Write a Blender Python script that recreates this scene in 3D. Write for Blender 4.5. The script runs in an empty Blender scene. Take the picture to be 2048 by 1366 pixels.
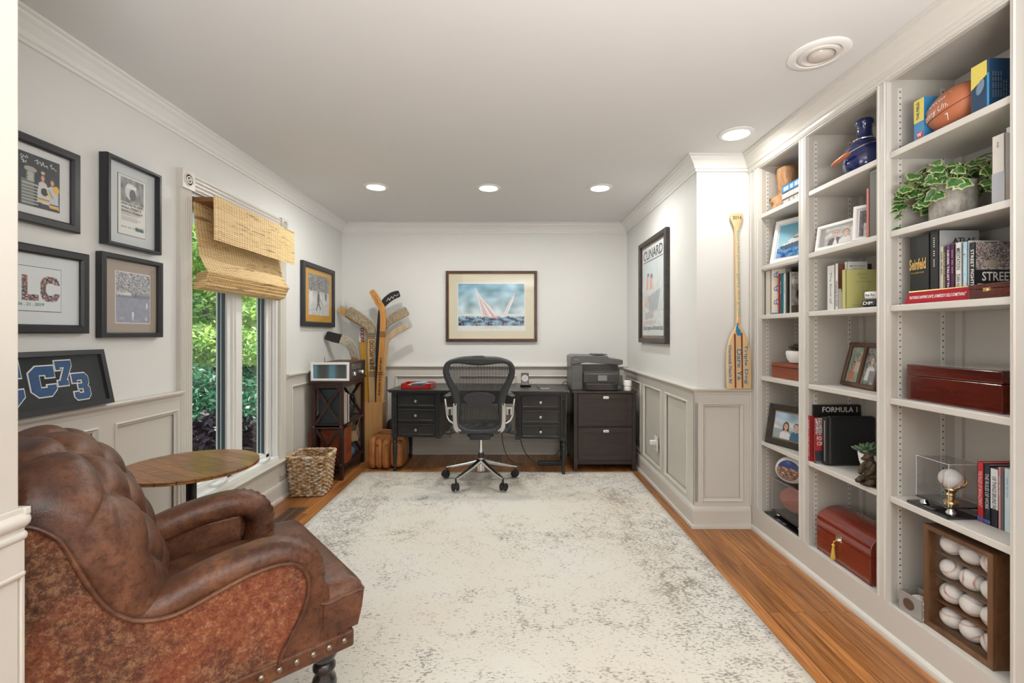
import bpy, math, random
from math import sin, cos, pi, sqrt, atan2, radians
from mathutils import Vector as V, Matrix, noise
random.seed(7)
S = bpy.context.scene
C = S.collection

# ------------------------------------------------------------------ camera, world, light
F = 920.0; VX, VY = 1024.0, 668.0; EYE = 1.27
cd = bpy.data.cameras.new('camera'); cam = bpy.data.objects.new('camera', cd); C.objects.link(cam)
cam.location = (0, 0, EYE); cam.rotation_euler = (pi/2, 0, 0)
cd.sensor_width = 36; cd.lens = 36*F/2048; cd.shift_x = 0; cd.shift_y = -15/2048
cd.clip_start = .02; S.camera = cam
S.view_settings.view_transform = 'Standard'; S.view_settings.look = 'None'
S.view_settings.gamma = 1; S.view_settings.use_curve_mapping = False
S.view_settings.exposure = 0.60

W = bpy.data.worlds.new('world'); S.world = W; W.use_nodes = True
nt = W.node_tree; bg = nt.nodes['Background']
bg.inputs[0].default_value = (.80, .90, 1.0, 1); bg.inputs[1].default_value = 2.6

def light(name, kind, loc, rot, energy, color=(1, 1, 1), size=.1, size_y=None, parent=None, shape=None):
    l = bpy.data.lights.new(name, kind); l.energy = energy; l.color = color
    if kind == 'AREA':
        l.size = size
        l.shape = shape or ('RECTANGLE' if size_y else 'DISK')
        if size_y: l.size_y = size_y
    elif kind == 'SUN': l.angle = size
    o = bpy.data.objects.new(name, l); C.objects.link(o); o.location = loc; o.rotation_euler = rot
    if parent: o.parent = parent
    return o
light('sun', 'SUN', (0, 0, 8), (radians(-28), radians(38), 0), 14, (1, .95, .85), .02)
light('added_fill_up', 'AREA', (.42, -.85, 1.12), (radians(180), 0, 0), 122, (1, .995, .985), 1.2, .9)  # added fill behind the camera, brightens the ceiling; not a hall lamp
light('added_fill_side', 'AREA', (-3.3, -1.3, 1.35), (0, radians(-90), 0), 34, (.97, .985, 1.0), 1.8, 2.4)  # added side fill out of view, brightens the room; the hall has no window
S.cycles.transparent_max_bounces = 24

# ------------------------------------------------------------------ pixel helpers (camera rays met with real planes)
def onX(px, py, X): Y = X*F/(px-VX); return Y, EYE-(py-VY)*Y/F
def onY(px, py, Y): return V(((px-VX)*Y/F, Y, EYE-(py-VY)*Y/F))

# ------------------------------------------------------------------ materials
def node(t, kind, **kw):
    n = t.nodes.new(kind)
    for k, v in kw.items():
        if hasattr(n, k): setattr(n, k, v)
        else: n.inputs[k.replace('_', ' ')].default_value = v
    return n
MC = {}
def mat(name, col=(.5, .5, .5), rough=.5, metal=0, var=0, vscale=8, bump=0, bscale=60, coat=0, emit=None, stretch=None, dark=None, spec=.5, sheen=0):
    """plain painted / plastic / metal surface with optional noise variation and bump"""
    if name in MC: return MC[name]
    m = bpy.data.materials.new(name); m.use_nodes = True; MC[name] = m
    t = m.node_tree; b = t.nodes['Principled BSDF']
    c4 = (*col, 1)
    b.inputs['Base Color'].default_value = c4
    b.inputs['Roughness'].default_value = rough; b.inputs['Metallic'].default_value = metal
    b.inputs['Coat Weight'].default_value = coat; b.inputs['Coat Roughness'].default_value = .08
    b.inputs['Specular IOR Level'].default_value = spec
    if sheen: b.inputs['Sheen Weight'].default_value = sheen
    if emit:
        b.inputs['Emission Color'].default_value = (*emit[0], 1); b.inputs['Emission Strength'].default_value = emit[1]
    tc = node(t, 'ShaderNodeTexCoord'); src = tc.outputs['Object']
    if stretch:
        mp = node(t, 'ShaderNodeMapping'); mp.inputs['Scale'].default_value = stretch
        t.links.new(src, mp.inputs[0]); src = mp.outputs[0]
    if var or dark:
        n = node(t, 'ShaderNodeTexNoise', Scale=vscale, Detail=5, Roughness=.6); t.links.new(src, n.inputs['Vector'])
        r = node(t, 'ShaderNodeValToRGB')
        r.color_ramp.elements[0].position = .3; r.color_ramp.elements[1].position = .7
        lo = dark or tuple(c*(1-var) for c in col)
        r.color_ramp.elements[0].color = (*lo, 1); r.color_ramp.elements[1].color = (*[min(1, c*(1+var*.5)) for c in col], 1)
        t.links.new(n.outputs['Fac'], r.inputs[0]); t.links.new(r.outputs[0], b.inputs['Base Color'])
    if bump:
        n = node(t, 'ShaderNodeTexNoise', Scale=bscale, Detail=4); t.links.new(src, n.inputs['Vector'])
        bp = node(t, 'ShaderNodeBump', Strength=bump, Distance=.01)
        t.links.new(n.outputs['Fac'], bp.inputs['Height']); t.links.new(bp.outputs[0], b.inputs['Normal'])
    return m
def wood(name, c1, c2, rough=.35, axis='z', scale=14, coat=0):
    if name in MC: return MC[name]
    m = bpy.data.materials.new(name); m.use_nodes = True; MC[name] = m
    t = m.node_tree; b = t.nodes['Principled BSDF']; b.inputs['Roughness'].default_value = rough
    b.inputs['Coat Weight'].default_value = coat; b.inputs['Coat Roughness'].default_value = .07
    tc = node(t, 'ShaderNodeTexCoord'); mp = node(t, 'ShaderNodeMapping')
    sc = {'x': (.12, 1, 1), 'y': (1, .12, 1), 'z': (1, 1, .12)}[axis]; mp.inputs['Scale'].default_value = sc
    n = node(t, 'ShaderNodeTexNoise', Scale=scale, Detail=8, Roughness=.65, Distortion=1.2)
    r = node(t, 'ShaderNodeValToRGB'); r.color_ramp.elements[0].position = .34; r.color_ramp.elements[1].position = .68
    r.color_ramp.elements[0].color = (*c2, 1); r.color_ramp.elements[1].color = (*c1, 1)
    n2 = node(t, 'ShaderNodeTexNoise', Scale=scale*9, Detail=4); bp = node(t, 'ShaderNodeBump', Strength=.12, Distance=.004)
    for a, c in ((tc.outputs['Object'], mp.inputs[0]), (mp.outputs[0], n.inputs['Vector']), (mp.outputs[0], n2.inputs['Vector']),
                 (n.outputs['Fac'], r.inputs[0]), (r.outputs[0], b.inputs['Base Color']), (n2.outputs['Fac'], bp.inputs['Height']), (bp.outputs[0], b.inputs['Normal'])):
        t.links.new(a, c)
    return m
def glass_mat(name, tint=(1, 1, 1), refl=.08):
    if name in MC: return MC[name]
    m = bpy.data.materials.new(name); m.use_nodes = True; MC[name] = m
    t = m.node_tree; t.nodes.remove(t.nodes['Principled BSDF']); out = t.nodes['Material Output']
    tr = node(t, 'ShaderNodeBsdfTransparent'); tr.inputs[0].default_value = (*tint, 1)
    gl = node(t, 'ShaderNodeBsdfGlossy'); gl.inputs['Roughness'].default_value = .02
    fr = node(t, 'ShaderNodeLayerWeight', Blend=.5); pw_ = node(t, 'ShaderNodeMath', operation='POWER'); pw_.inputs[1].default_value = 5
    ad = node(t, 'ShaderNodeMath', operation='ADD'); ad.inputs[1].default_value = .045; mu = node(t, 'ShaderNodeMath', operation='MULTIPLY'); mu.inputs[1].default_value = refl*10
    mx = node(t, 'ShaderNodeMixShader')
    t.links.new(fr.outputs['Facing'], pw_.inputs[0]); t.links.new(pw_.outputs[0], ad.inputs[0]); t.links.new(ad.outputs[0], mu.inputs[0]); t.links.new(mu.outputs[0], mx.inputs[0])
    t.links.new(tr.outputs[0], mx.inputs[1]); t.links.new(gl.outputs[0], mx.inputs[2]); t.links.new(mx.outputs[0], out.inputs[0])
    return m
def attr_mat(name, rough=.45, coat=0, noise_amt=0):
    if name in MC: return MC[name]
    m = bpy.data.materials.new(name); m.use_nodes = True; MC[name] = m
    t = m.node_tree; b = t.nodes['Principled BSDF']; b.inputs['Roughness'].default_value = rough; b.inputs['Coat Weight'].default_value = coat
    a = node(t, 'ShaderNodeAttribute', attribute_name='Col'); t.links.new(a.outputs['Color'], b.inputs['Base Color'])
    return m
def ramp(t, pts, src):
    r = node(t, 'ShaderNodeValToRGB'); e = r.color_ramp.elements
    while len(e) < len(pts): e.new(.5)
    for i, (p, c) in enumerate(pts): e[i].position = p; e[i].color = (*c, 1) if len(c) == 3 else c
    t.links.new(src, r.inputs[0]); return r
def mixc(t, fac, a, b, blend='MIX'):
    m = node(t, 'ShaderNodeMix', data_type='RGBA', blend_type=blend)
    for s, i in ((fac, 0), (a, 6), (b, 7)):
        if isinstance(s, bpy.types.NodeSocket): t.links.new(s, m.inputs[i])
        else: m.inputs[i].default_value = s if i == 0 else (*s, 1)
    return m.outputs[2]
def new_mat(name, rough=.5):
    m = bpy.data.materials.new(name); m.use_nodes = True; MC[name] = m
    b = m.node_tree.nodes['Principled BSDF']; b.inputs['Roughness'].default_value = rough
    tc = node(m.node_tree, 'ShaderNodeTexCoord')
    return m, m.node_tree, b, tc.outputs['Object']
def mapping(t, src, scale=(1, 1, 1), rot=(0, 0, 0), loc=(0, 0, 0)):
    mp = node(t, 'ShaderNodeMapping'); mp.inputs['Scale'].default_value = scale; mp.inputs['Rotation'].default_value = rot; mp.inputs['Location'].default_value = loc
    t.links.new(src, mp.inputs[0]); return mp.outputs[0]
def mathn(t, op, a, b=None, clamp=False):
    n = node(t, 'ShaderNodeMath', operation=op); n.use_clamp = clamp
    for i, s in enumerate((a, b)):
        if s is None: continue
        if isinstance(s, bpy.types.NodeSocket): t.links.new(s, n.inputs[i])
        else: n.inputs[i].default_value = s
    return n.outputs[0]
def noisen(t, src, scale, detail=4, rough=.5, dist=0):
    n = node(t, 'ShaderNodeTexNoise', Scale=scale, Detail=detail, Roughness=rough, Distortion=dist); t.links.new(src, n.inputs['Vector']); return n.outputs['Fac']
def bumpn(t, b, h, strength=.3, dist=.01):
    bp = node(t, 'ShaderNodeBump', Strength=strength, Distance=dist); t.links.new(h, bp.inputs['Height']); t.links.new(bp.outputs[0], b.inputs['Normal'])

wall_m = mat('wall_paint', (.74, .745, .725), .6, var=.02, vscale=2)
ceil_m = mat('ceiling_paint', (.73, .735, .73), .8)
trim_m = mat('trim_paint', (.63, .60, .545), .35)
crown_m = mat('crown_paint', (.80, .80, .78), .4)
winp_m = mat('window_paint', (.80, .79, .77), .35)
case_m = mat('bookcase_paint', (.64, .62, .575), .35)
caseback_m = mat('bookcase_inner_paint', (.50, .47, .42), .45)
black_m = mat('black_satin', (.016, .017, .019), .38)
blackp_m = mat('black_plastic', (.022, .024, .028), .4)
blackg_m = mat('black_gloss', (.01, .01, .012), .1, coat=.5)
greyp_m = mat('dark_grey_plastic', (.040, .044, .050), .40)
rubber_m = mat('rubber', (.012, .012, .012), .7)
alu_m = mat('polished_aluminium', (.72, .71, .69), .2, 1)
silver_m = mat('silver_paint', (.55, .55, .54), .35, .7)
chrome_m = mat('chrome', (.85, .85, .86), .08, 1)
gold_m = mat('brass', (.75, .52, .22), .25, 1)
white_m = mat('white_plastic', (.82, .82, .8), .4)
paper_m = mat('paper', (.72, .69, .62), .8)
matb_m = mat('mat_board_white', (.74, .75, .76), .7)
glass_m = glass_mat('picture_glass', (1, 1, 1), .06)
acryl_m = glass_mat('clear_acrylic', (.965, .97, .975), .11)
wglass_m = glass_mat('window_glass', (.97, 1, .99), .07)
print_m = attr_mat('photo_print', .4)
frame_black = mat('frame_black', (.022, .024, .027), .35)
mahog_m = wood('mahogany', (.13, .018, .008), (.05, .006, .004), .15, 'y', 10, coat=.8)
cherry_m = wood('cherry_wood', (.30, .075, .03), (.17, .035, .015), .3, 'y', 14)
espresso_m = wood('espresso_wood', (.050, .020, .018), (.022, .009, .009), .3, 'z', 16)
cabinet_m = wood('dark_brown_laminate', (.042, .031, .027), (.026, .019, .017), .4, 'x', 18)
desk_m = mat('desk_black_paint', (.020, .020, .021), .28, var=.25, vscale=20)
oakbox_m = wood('oak_veneer', (.60, .34, .13), (.46, .24, .085), .4, 'z', 12)
walnut_m = wood('walnut_frame', (.10, .04, .025), (.04, .016, .012), .3, 'z', 16)

def make_floor():
    m, t, b, o = new_mat('oak_floor', .28)
    # planks run along y, 57 mm wide
    br = node(t, 'ShaderNodeTexBrick', Scale=1.0, Mortar_Size=.0012, Mortar_Smooth=.1, Bias=0, Brick_Width=1.15, Row_Height=.058)
    br.offset = .37; br.inputs['Color1'].default_value = (0, 0, 0, 1); br.inputs['Color2'].default_value = (1, 1, 1, 1); br.inputs['Mortar'].default_value = (.5, .5, .5, 1)
    t.links.new(mapping(t, o, rot=(0, 0, pi/2)), br.inputs['Vector'])
    # per plank shift of the grain
    sh = node(t, 'ShaderNodeVectorMath', operation='MULTIPLY_ADD'); t.links.new(br.outputs['Color'], sh.inputs[0]); sh.inputs[1].default_value = (3, 7, 5)
    t.links.new(o, sh.inputs[2])
    g = noisen(t, mapping(t, sh.outputs[0], (1, .055, 1)), 26, 6, .6, 1.6)
    fine = noisen(t, mapping(t, sh.outputs[0], (1, .03, 1)), 160, 3, .6)
    base = ramp(t, [(.28, (.17, .058, .016)), (.5, (.42, .17, .05)), (.74, (.58, .27, .085))], g).outputs[0]
    tone = ramp(t, [(0, (.62, .60, .58)), (1, (1.1, 1.08, 1.05))], br.outputs['Color']).outputs[0]
    c = mixc(t, 1.0, base, tone, 'MULTIPLY')
    ft = ramp(t, [(.35, (.6, .55, .5)), (.5, (1, 1, 1))], fine).outputs[0]
    c = mixc(t, .7, c, ft, 'MULTIPLY')
    c = mixc(t, br.outputs['Fac'], c, (.05, .02, .01))
    t.links.new(c, b.inputs['Base Color']); bumpn(t, b, g, .06, .003)
    return m
def make_rug():
    m, t, b, o = new_mat('distressed_rug', .95)
    fine = noisen(t, mapping(t, o, (.45, 1, 1)), 120, 4, .7)
    med = noisen(t, mapping(t, o, (1, 1, 1)), 11, 6, .7, .4)
    big = noisen(t, mapping(t, o, (1, 1, 1), loc=(3.1, 1.7, 0)), 2.1, 3, .5)
    sx = node(t, 'ShaderNodeSeparateXYZ'); t.links.new(o, sx.inputs[0])
    ax = mathn(t, 'ABSOLUTE', mathn(t, 'ADD', sx.outputs[0], .13)); ay = mathn(t, 'ABSOLUTE', mathn(t, 'ADD', sx.outputs[1], -2.68))
    ex = mathn(t, 'SUBTRACT', 1.24, ax); ey = mathn(t, 'SUBTRACT', 1.52, ay)
    e = mathn(t, 'MINIMUM', ex, ey)                         # distance to the rug's edge
    border = ramp(t, [(0, (.5, .5, .5)), (.1, (.75, .75, .75)), (.36, (1, 1, 1)), (.46, (.25, .25, .25)), (1, (.0, .0, .0))], mathn(t, 'MULTIPLY', e, 1.0)).outputs[0]
    vo = node(t, 'ShaderNodeTexVoronoi', Scale=2.6, Randomness=.55); t.links.new(o, vo.inputs['Vector'])
    rings = ramp(t, [(.0, (1, 1, 1)), (.16, (.1, .1, .1)), (.27, (.0, .0, .0)), (.34, (.55, .55, .55)), (.42, (0, 0, 0))], vo.outputs['Distance']).outputs[0]
    vo2 = node(t, 'ShaderNodeTexVoronoi', Scale=14, feature='DISTANCE_TO_EDGE'); t.links.new(o, vo2.inputs['Vector'])
    vine = ramp(t, [(0, (1, 1, 1)), (.10, (0, 0, 0))], vo2.outputs['Distance']).outputs[0]
    dens = mathn(t, 'ADD', mathn(t, 'MULTIPLY', rings, .11), mathn(t, 'MULTIPLY', border, .10))
    dens = mathn(t, 'ADD', dens, mathn(t, 'MULTIPLY', vine, .05))
    dens = mathn(t, 'ADD', dens, mathn(t, 'MULTIPLY', mathn(t, 'SUBTRACT', med, .5), .42))
    dens = mathn(t, 'ADD', dens, mathn(t, 'MULTIPLY', mathn(t, 'SUBTRACT', big, .5), .30))
    v = mathn(t, 'ADD', fine, dens)
    mask = ramp(t, [(.60, (0, 0, 0)), (.69, (1, 1, 1))], v).outputs[0]
    tint = ramp(t, [(.35, (.66, .62, .53)), (.6, (.68, .66, .61))], noisen(t, o, 1.1, 2)).outputs[0]
    dk = ramp(t, [(.4, (.24, .19, .17)), (.6, (.16, .14, .12))], noisen(t, o, 2.3, 2)).outputs[0]
    edge = ramp(t, [(0, (1, 1, 1)), (.012, (1, 1, 1)), (.014, (0, 0, 0))], e).outputs[0]
    c = mixc(t, mathn(t, 'MULTIPLY', mask, .78), tint, dk)
    c = mixc(t, edge, c, (.66, .63, .56))
    t.links.new(c, b.inputs['Base Color']); bumpn(t, b, fine, .35, .004)
    return m
def make_leather():
    m, t, b, o = new_mat('distressed_leather', .36)
    n1 = noisen(t, o, 7, 6, .65, .5); n2 = noisen(t, o, 70, 5, .7)
    vo = node(t, 'ShaderNodeTexVoronoi', Scale=190, feature='DISTANCE_TO_EDGE'); t.links.new(o, vo.inputs['Vector'])
    c = ramp(t, [(.28, (.040, .014, .008)), (.48, (.105, .038, .018)), (.70, (.21, .088, .040))], n1).outputs[0]
    c2 = ramp(t, [(.36, (.42, .36, .34)), (.52, (1, 1, 1))], n2).outputs[0]
    c = mixc(t, .8, c, c2, 'MULTIPLY')
    t.links.new(c, b.inputs['Base Color'])
    h = mathn(t, 'ADD', mathn(t, 'MULTIPLY', vo.outputs['Distance'], .5), mathn(t, 'MULTIPLY', n2, .8))
    bumpn(t, b, h, .28, .004)
    r = ramp(t, [(.3, (.30, .30, .30)), (.7, (.48, .48, .48))], n1).outputs[0]; t.links.new(r, b.inputs['Roughness'])
    return m
def make_brocade():
    m, t, b, o = new_mat('floral_brocade', .85)
    n1 = noisen(t, o, 55, 8, .85, .3); n2 = noisen(t, o, 5, 3, .5); n3 = noisen(t, o, 260, 3, .6)
    vo = node(t, 'ShaderNodeTexVoronoi', Scale=11, Randomness=.8); t.links.new(o, vo.inputs['Vector'])
    a = ramp(t, [(.30, (.07, .025, .014)), (.43, (.19, .045, .020)), (.55, (.30, .105, .045)), (.66, (.46, .28, .16))], n1).outputs[0]
    a2 = ramp(t, [(.34, (.03, .018, .015)), (.48, (.12, .045, .022)), (.58, (.30, .16, .085)), (.72, (.16, .07, .04))], n1).outputs[0]
    c = mixc(t, ramp(t, [(.42, (0, 0, 0)), (.58, (1, 1, 1))], n2).outputs[0], a, a2)
    fl = ramp(t, [(0, (1, 1, 1)), (.16, (.0, .0, .0)), (.22, (.8, .8, .8)), (.34, (0, 0, 0))], vo.outputs['Distance']).outputs[0]
    c = mixc(t, mathn(t, 'MULTIPLY', fl, .5), c, (.20, .05, .022))
    c = mixc(t, .35, c, ramp(t, [(.4, (.4, .4, .4)), (.6, (1.2, 1.2, 1.2))], n3).outputs[0], 'MULTIPLY')
    t.links.new(c, b.inputs['Base Color']); bumpn(t, b, n1, .5, .004)
    return m
def make_bamboo():
    m, t, b, o = new_mat('woven_bamboo', .6)
    # reeds run along y (width of window); threads vertical
    rd = noisen(t, mapping(t, o, (8, .35, 60)), 4, 4, .6)
    reed = noisen(t, mapping(t, o, (0, .06, 1)), 230, 2, .5)
    w = node(t, 'ShaderNodeTexWave', wave_type='BANDS', bands_direction='Z', Scale=26, Distortion=.4); t.links.new(o, w.inputs['Vector'])
    th = node(t, 'ShaderNodeTexWave', wave_type='BANDS', bands_direction='Y', Scale=12); t.links.new(o, th.inputs['Vector'])
    knots = ramp(t, [(.585, (0, 0, 0)), (.63, (1, 1, 1))], noisen(t, mapping(t, o, (1, .22, 3.2), loc=(0, 5, 3)), 17, 4, .75)).outputs[0]
    c = ramp(t, [(.32, (.56, .33, .12)), (.48, (.84, .60, .29)), (.64, (.95, .76, .44))], mathn(t, 'MULTIPLY', mathn(t, 'ADD', rd, reed), .5)).outputs[0]
    c = mixc(t, mathn(t, 'MULTIPLY', knots, .75), c, (.14, .06, .03))
    c = mixc(t, ramp(t, [(.86, (0, 0, 0)), (.95, (.55, .55, .55))], th.outputs['Fac']).outputs[0], c, (.30, .20, .09))
    c = mixc(t, ramp(t, [(.0, (.45, .45, .45)), (.2, (0, 0, 0))], w.outputs['Fac']).outputs[0], c, (.24, .13, .05))
    t.links.new(c, b.inputs['Base Color']); bumpn(t, b, w.outputs['Fac'], .4, .004)
    return m
def make_mesh_fabric():
    m, t, b, o = new_mat('chair_mesh', .6); b.inputs['Base Color'].default_value = (.02, .021, .024, 1)
    w = node(t, 'ShaderNodeTexWave', wave_type='BANDS', bands_direction='X', Scale=32); t.links.new(o, w.inputs['Vector'])
    h = node(t, 'ShaderNodeTexWave', wave_type='BANDS', bands_direction='Z', Scale=10); t.links.new(o, h.inputs['Vector'])
    a = ramp(t, [(.62, (1, 1, 1)), (.74, (.12, .12, .12))], w.outputs['Fac']).outputs[0]
    t.links.new(a, b.inputs['Alpha'])
    return m
def make_planked():
    m, t, b, o = new_mat('planked_table_wood', .32)
    br = node(t, 'ShaderNodeTexBrick', Scale=1.0, Mortar_Size=.0015, Brick_Width=.22, Row_Height=.055); br.offset = .43
    br.inputs['Color1'].default_value = (0, 0, 0, 1); br.inputs['Color2'].default_value = (1, 1, 1, 1); br.inputs['Mortar'].default_value = (.3, .3, .3, 1)
    t.links.new(mapping(t, o, rot=(0, 0, .5)), br.inputs['Vector'])
    g = noisen(t, mapping(t, o, (.2, 1, 1), rot=(0, 0, .5)), 50, 6, .7, 1)
    c = ramp(t, [(.3, (.14, .055, .020)), (.5, (.32, .14, .05)), (.7, (.48, .24, .09))], g).outputs[0]
    c = mixc(t, .8, c, ramp(t, [(0, (.6, .6, .6)), (1, (1.15, 1.1, 1.05))], br.outputs['Color']).outputs[0], 'MULTIPLY')
    c = mixc(t, br.outputs['Fac'], c, (.05, .02, .01))
    t.links.new(c, b.inputs['Base Color']); return m
def make_leaf(name, c1, c2, c3=None):
    if name in MC: return MC[name]
    m, t, b, o = new_mat(name, .5)
    n = noisen(t, o, 3.5, 4, .7)
    pts = [(.34, c1), (.6, c2)] + ([(.72, c3)] if c3 else [])
    t.links.new(ramp(t, pts, n).outputs[0], b.inputs['Base Color'])
    b.inputs['Subsurface Weight'].default_value = 0
    tr = node(t, 'ShaderNodeBsdfTranslucent'); t.links.new(ramp(t, pts, n).outputs[0], tr.inputs[0])
    mx = node(t, 'ShaderNodeMixShader'); mx.inputs[0].default_value = .35; out = t.nodes['Material Output']
    t.links.new(b.outputs[0], mx.inputs[1]); t.links.new(tr.outputs[0], mx.inputs[2]); t.links.new(mx.outputs[0], out.inputs[0])
    return m
def make_band(name, c1, c2, scale, direction='Z', rough=.8, dist=2.0, thr=(.45, .55)):
    if name in MC: return MC[name]
    m, t, b, o = new_mat(name, rough)
    w = node(t, 'ShaderNodeTexWave', wave_type='BANDS', bands_direction=direction, Scale=scale, Distortion=dist, Detail=3); t.links.new(o, w.inputs['Vector'])
    n = noisen(t, o, 60, 5, .7)
    v = mathn(t, 'MULTIPLY', mathn(t, 'ADD', w.outputs['Fac'], n), .5)
    t.links.new(ramp(t, [(thr[0], c1), (thr[1], c2)], v).outputs[0], b.inputs['Base Color']); return m
floor_m = make_floor(); rug_m = make_rug(); leather_m = make_leather(); brocade_m = make_brocade()
bamboo_m = make_bamboo(); net_m = make_mesh_fabric(); planked_m = make_planked()

# ------------------------------------------------------------------ mesh builder
def bas(d):
    d = V(d).normalized(); u = d.cross(V((0, 0, 1)))
    if u.length < 1e-3: u = V((1, 0, 0))
    u.normalize(); return d, u, d.cross(u)
def wmat(o):
    m = Matrix.Translation(o.location) @ o.rotation_euler.to_matrix().to_4x4() @ Matrix.Diagonal((*o.scale, 1))
    return wmat(o.parent) @ m if o.parent else m
class MB:
    def __init__(s): s.v = []; s.f = []; s.mi = []; s.cur = 0; s.col = []
    def mat(s, i): s.cur = i; return s
    def add(s, vs, fs):
        n = len(s.v); s.v += [V(p) for p in vs]
        for f in fs: s.f.append([n+i for i in f]); s.mi.append(s.cur)
        return s
    def box(s, a, b):
        (x0, y0, z0), (x1, y1, z1) = a, b
        if x0 > x1: x0, x1 = x1, x0
        if y0 > y1: y0, y1 = y1, y0
        if z0 > z1: z0, z1 = z1, z0
        return s.add([(x0, y0, z0), (x1, y0, z0), (x1, y1, z0), (x0, y1, z0), (x0, y0, z1), (x1, y0, z1), (x1, y1, z1), (x0, y1, z1)],
                     [(0, 3, 2, 1), (4, 5, 6, 7), (0, 1, 5, 4), (1, 2, 6, 5), (2, 3, 7, 6), (3, 0, 4, 7)])
    def obox(s, a, b, w, bot=None):
        (x0, y0, z0), (x1, y1, z1) = a, b; bot = w if bot is None else bot
        s.box((x0, y0, z0), (x1, y1, z0+bot)); z = z0+bot
        s.box((x0, y0, z), (x0+w, y1, z1)).box((x1-w, y0, z), (x1, y1, z1))
        return s.box((x0+w, y0, z), (x1-w, y0+w, z1)).box((x0+w, y1-w, z), (x1-w, y1, z1))
    def prism(s, pts, vec):
        """closed polygon pts (3d) swept by vec"""
        n = len(pts); vec = V(vec); P = [V(p) for p in pts]
        return s.add(P+[p+vec for p in P], [list(range(n))[::-1], list(range(n, 2*n))]+[(i, (i+1) % n, n+(i+1) % n, n+i) for i in range(n)])
    def loft(s, rings, caps=True, closed=False):
        n = len(rings[0]); vs = [p for r in rings for p in r]; fs = []
        m = len(rings)
        for k in range(m if closed else m-1):
            for i in range(n):
                j = (i+1) % n; k2 = (k+1) % m
                fs.append((k*n+i, k*n+j, k2*n+j, k2*n+i))
        if caps and not closed: fs += [list(range(n))[::-1], [(m-1)*n+i for i in range(n)]]
        return s.add(vs, fs)
    def cyl(s, a, b, r, r2=None, n=16):
        a, b = V(a), V(b); d, u, w = bas(b-a); r2 = r if r2 is None else r2
        return s.loft([[p+(u*cos(2*pi*i/n)+w*sin(2*pi*i/n))*q for i in range(n)] for p, q in ((a, r), (b, r2))])
    def lathe(s, c, prof, n=24, axis=(0, 0, 1)):
        c = V(c); d, u, w = bas(axis)
        return s.loft([[c+d*h+(u*cos(2*pi*i/n)+w*sin(2*pi*i/n))*max(r, .0002) for i in range(n)] for r, h in prof])
    def tube(s, pts, r, n=8, closed=False, up=None):
        P = [V(p) for p in pts]; m = len(P); rs = r if isinstance(r, (list, tuple)) else [r]*m; rings = []
        pu = None
        for k in range(m):
            a = P[k-1] if (k or closed) else P[0]; b = P[(k+1) % m] if (k < m-1 or closed) else P[-1]
            d = (b-a).normalized() if (b-a).length > 1e-9 else V((0, 0, 1))
            if pu is None: _, u, w = bas(d)
            else:
                u = pu-d*pu.dot(d)
                u = u.normalized() if u.length > 1e-6 else bas(d)[1]
                w = d.cross(u)
            pu = u
            rings.append([P[k]+(u*cos(2*pi*i/n)+w*sin(2*pi*i/n))*rs[k] for i in range(n)])
        return s.loft(rings, closed=closed)
    def ell(s, c, r, n=16, m=10, rot=None):
        c = V(c); r = (r, r, r) if not isinstance(r, (tuple, list)) else r; rings = []
        for k in range(m+1):
            a = -pi/2+pi*k/m; a = max(-pi/2+.01, min(pi/2-.01, a)); ring = []
            for i in range(n):
                p = V((r[0]*cos(a)*cos(2*pi*i/n), r[1]*cos(a)*sin(2*pi*i/n), r[2]*sin(a)))
                if rot: p = rot @ p
                ring.append(c+p)
            rings.append(ring)
        return s.loft(rings)
    def strip(s, pts, widths, thick, normal=(0, -1, 0)):
        """flat bar following pts; widths in the plane, thick along normal"""
        P = [V(p) for p in pts]; nn = V(normal).normalized(); rings = []
        for k, p in enumerate(P):
            d = (P[min(k+1, len(P)-1)]-P[max(k-1, 0)]).normalized(); w = d.cross(nn).normalized()*widths[k]/2; q = nn*thick/2
            rings.append([p+w+q, p+w-q, p-w-q, p-w+q])
        return s.loft(rings)
    def build(s, name, m, parent=None, bevel=0, smooth=False, seg=2, sub=0, solid=0, world=False, shift=None, angle=None):
        me = bpy.data.meshes.new(name)
        vs = s.v; loc = V((0, 0, 0))
        if parent is None:
            x = [p.x for p in vs]; y = [p.y for p in vs]; z = [p.z for p in vs]
            loc = V(((min(x)+max(x))/2, (min(y)+max(y))/2, min(z))) if shift is None else V(shift)
            vs = [p-loc for p in vs]
        elif world:
            mi = wmat(parent).inverted(); vs = [mi @ p for p in vs]
        me.from_pydata([tuple(p) for p in vs], [], s.f)
        for mm in (m if isinstance(m, (list, tuple)) else [m]): me.materials.append(mm)
        me.polygons.foreach_set('material_index', s.mi)
        if s.col:
            ca = me.color_attributes.new('Col', 'FLOAT_COLOR', 'POINT')
            ca.data.foreach_set('color', [q for c in s.col for q in (*c, 1)])
        if smooth: me.polygons.foreach_set('use_smooth', [True]*len(me.polygons))
        me.update()
        o = bpy.data.objects.new(name, me); C.objects.link(o); o.location = loc
        if parent: o.parent = parent
        if smooth and angle is None: angle = 40
        if smooth and angle < 180 and not sub: me.set_sharp_from_angle(angle=radians(angle))
        if solid: md = o.modifiers.new('solid', 'SOLIDIFY'); md.thickness = solid; md.offset = 0
        if bevel: md = o.modifiers.new('bevel', 'BEVEL'); md.width = bevel; md.segments = seg; md.limit_method = 'ANGLE'; md.angle_limit = radians(35)
        if sub: md = o.modifiers.new('sub', 'SUBSURF'); md.levels = sub; md.render_levels = sub
        return o
def tag(o, label, cat, group=None, kind=None):
    o['label'] = label; o['category'] = cat
    if group: o['group'] = group
    if kind: o['kind'] = kind
    return o
def struct(o): o['kind'] = 'structure'; return o
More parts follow.
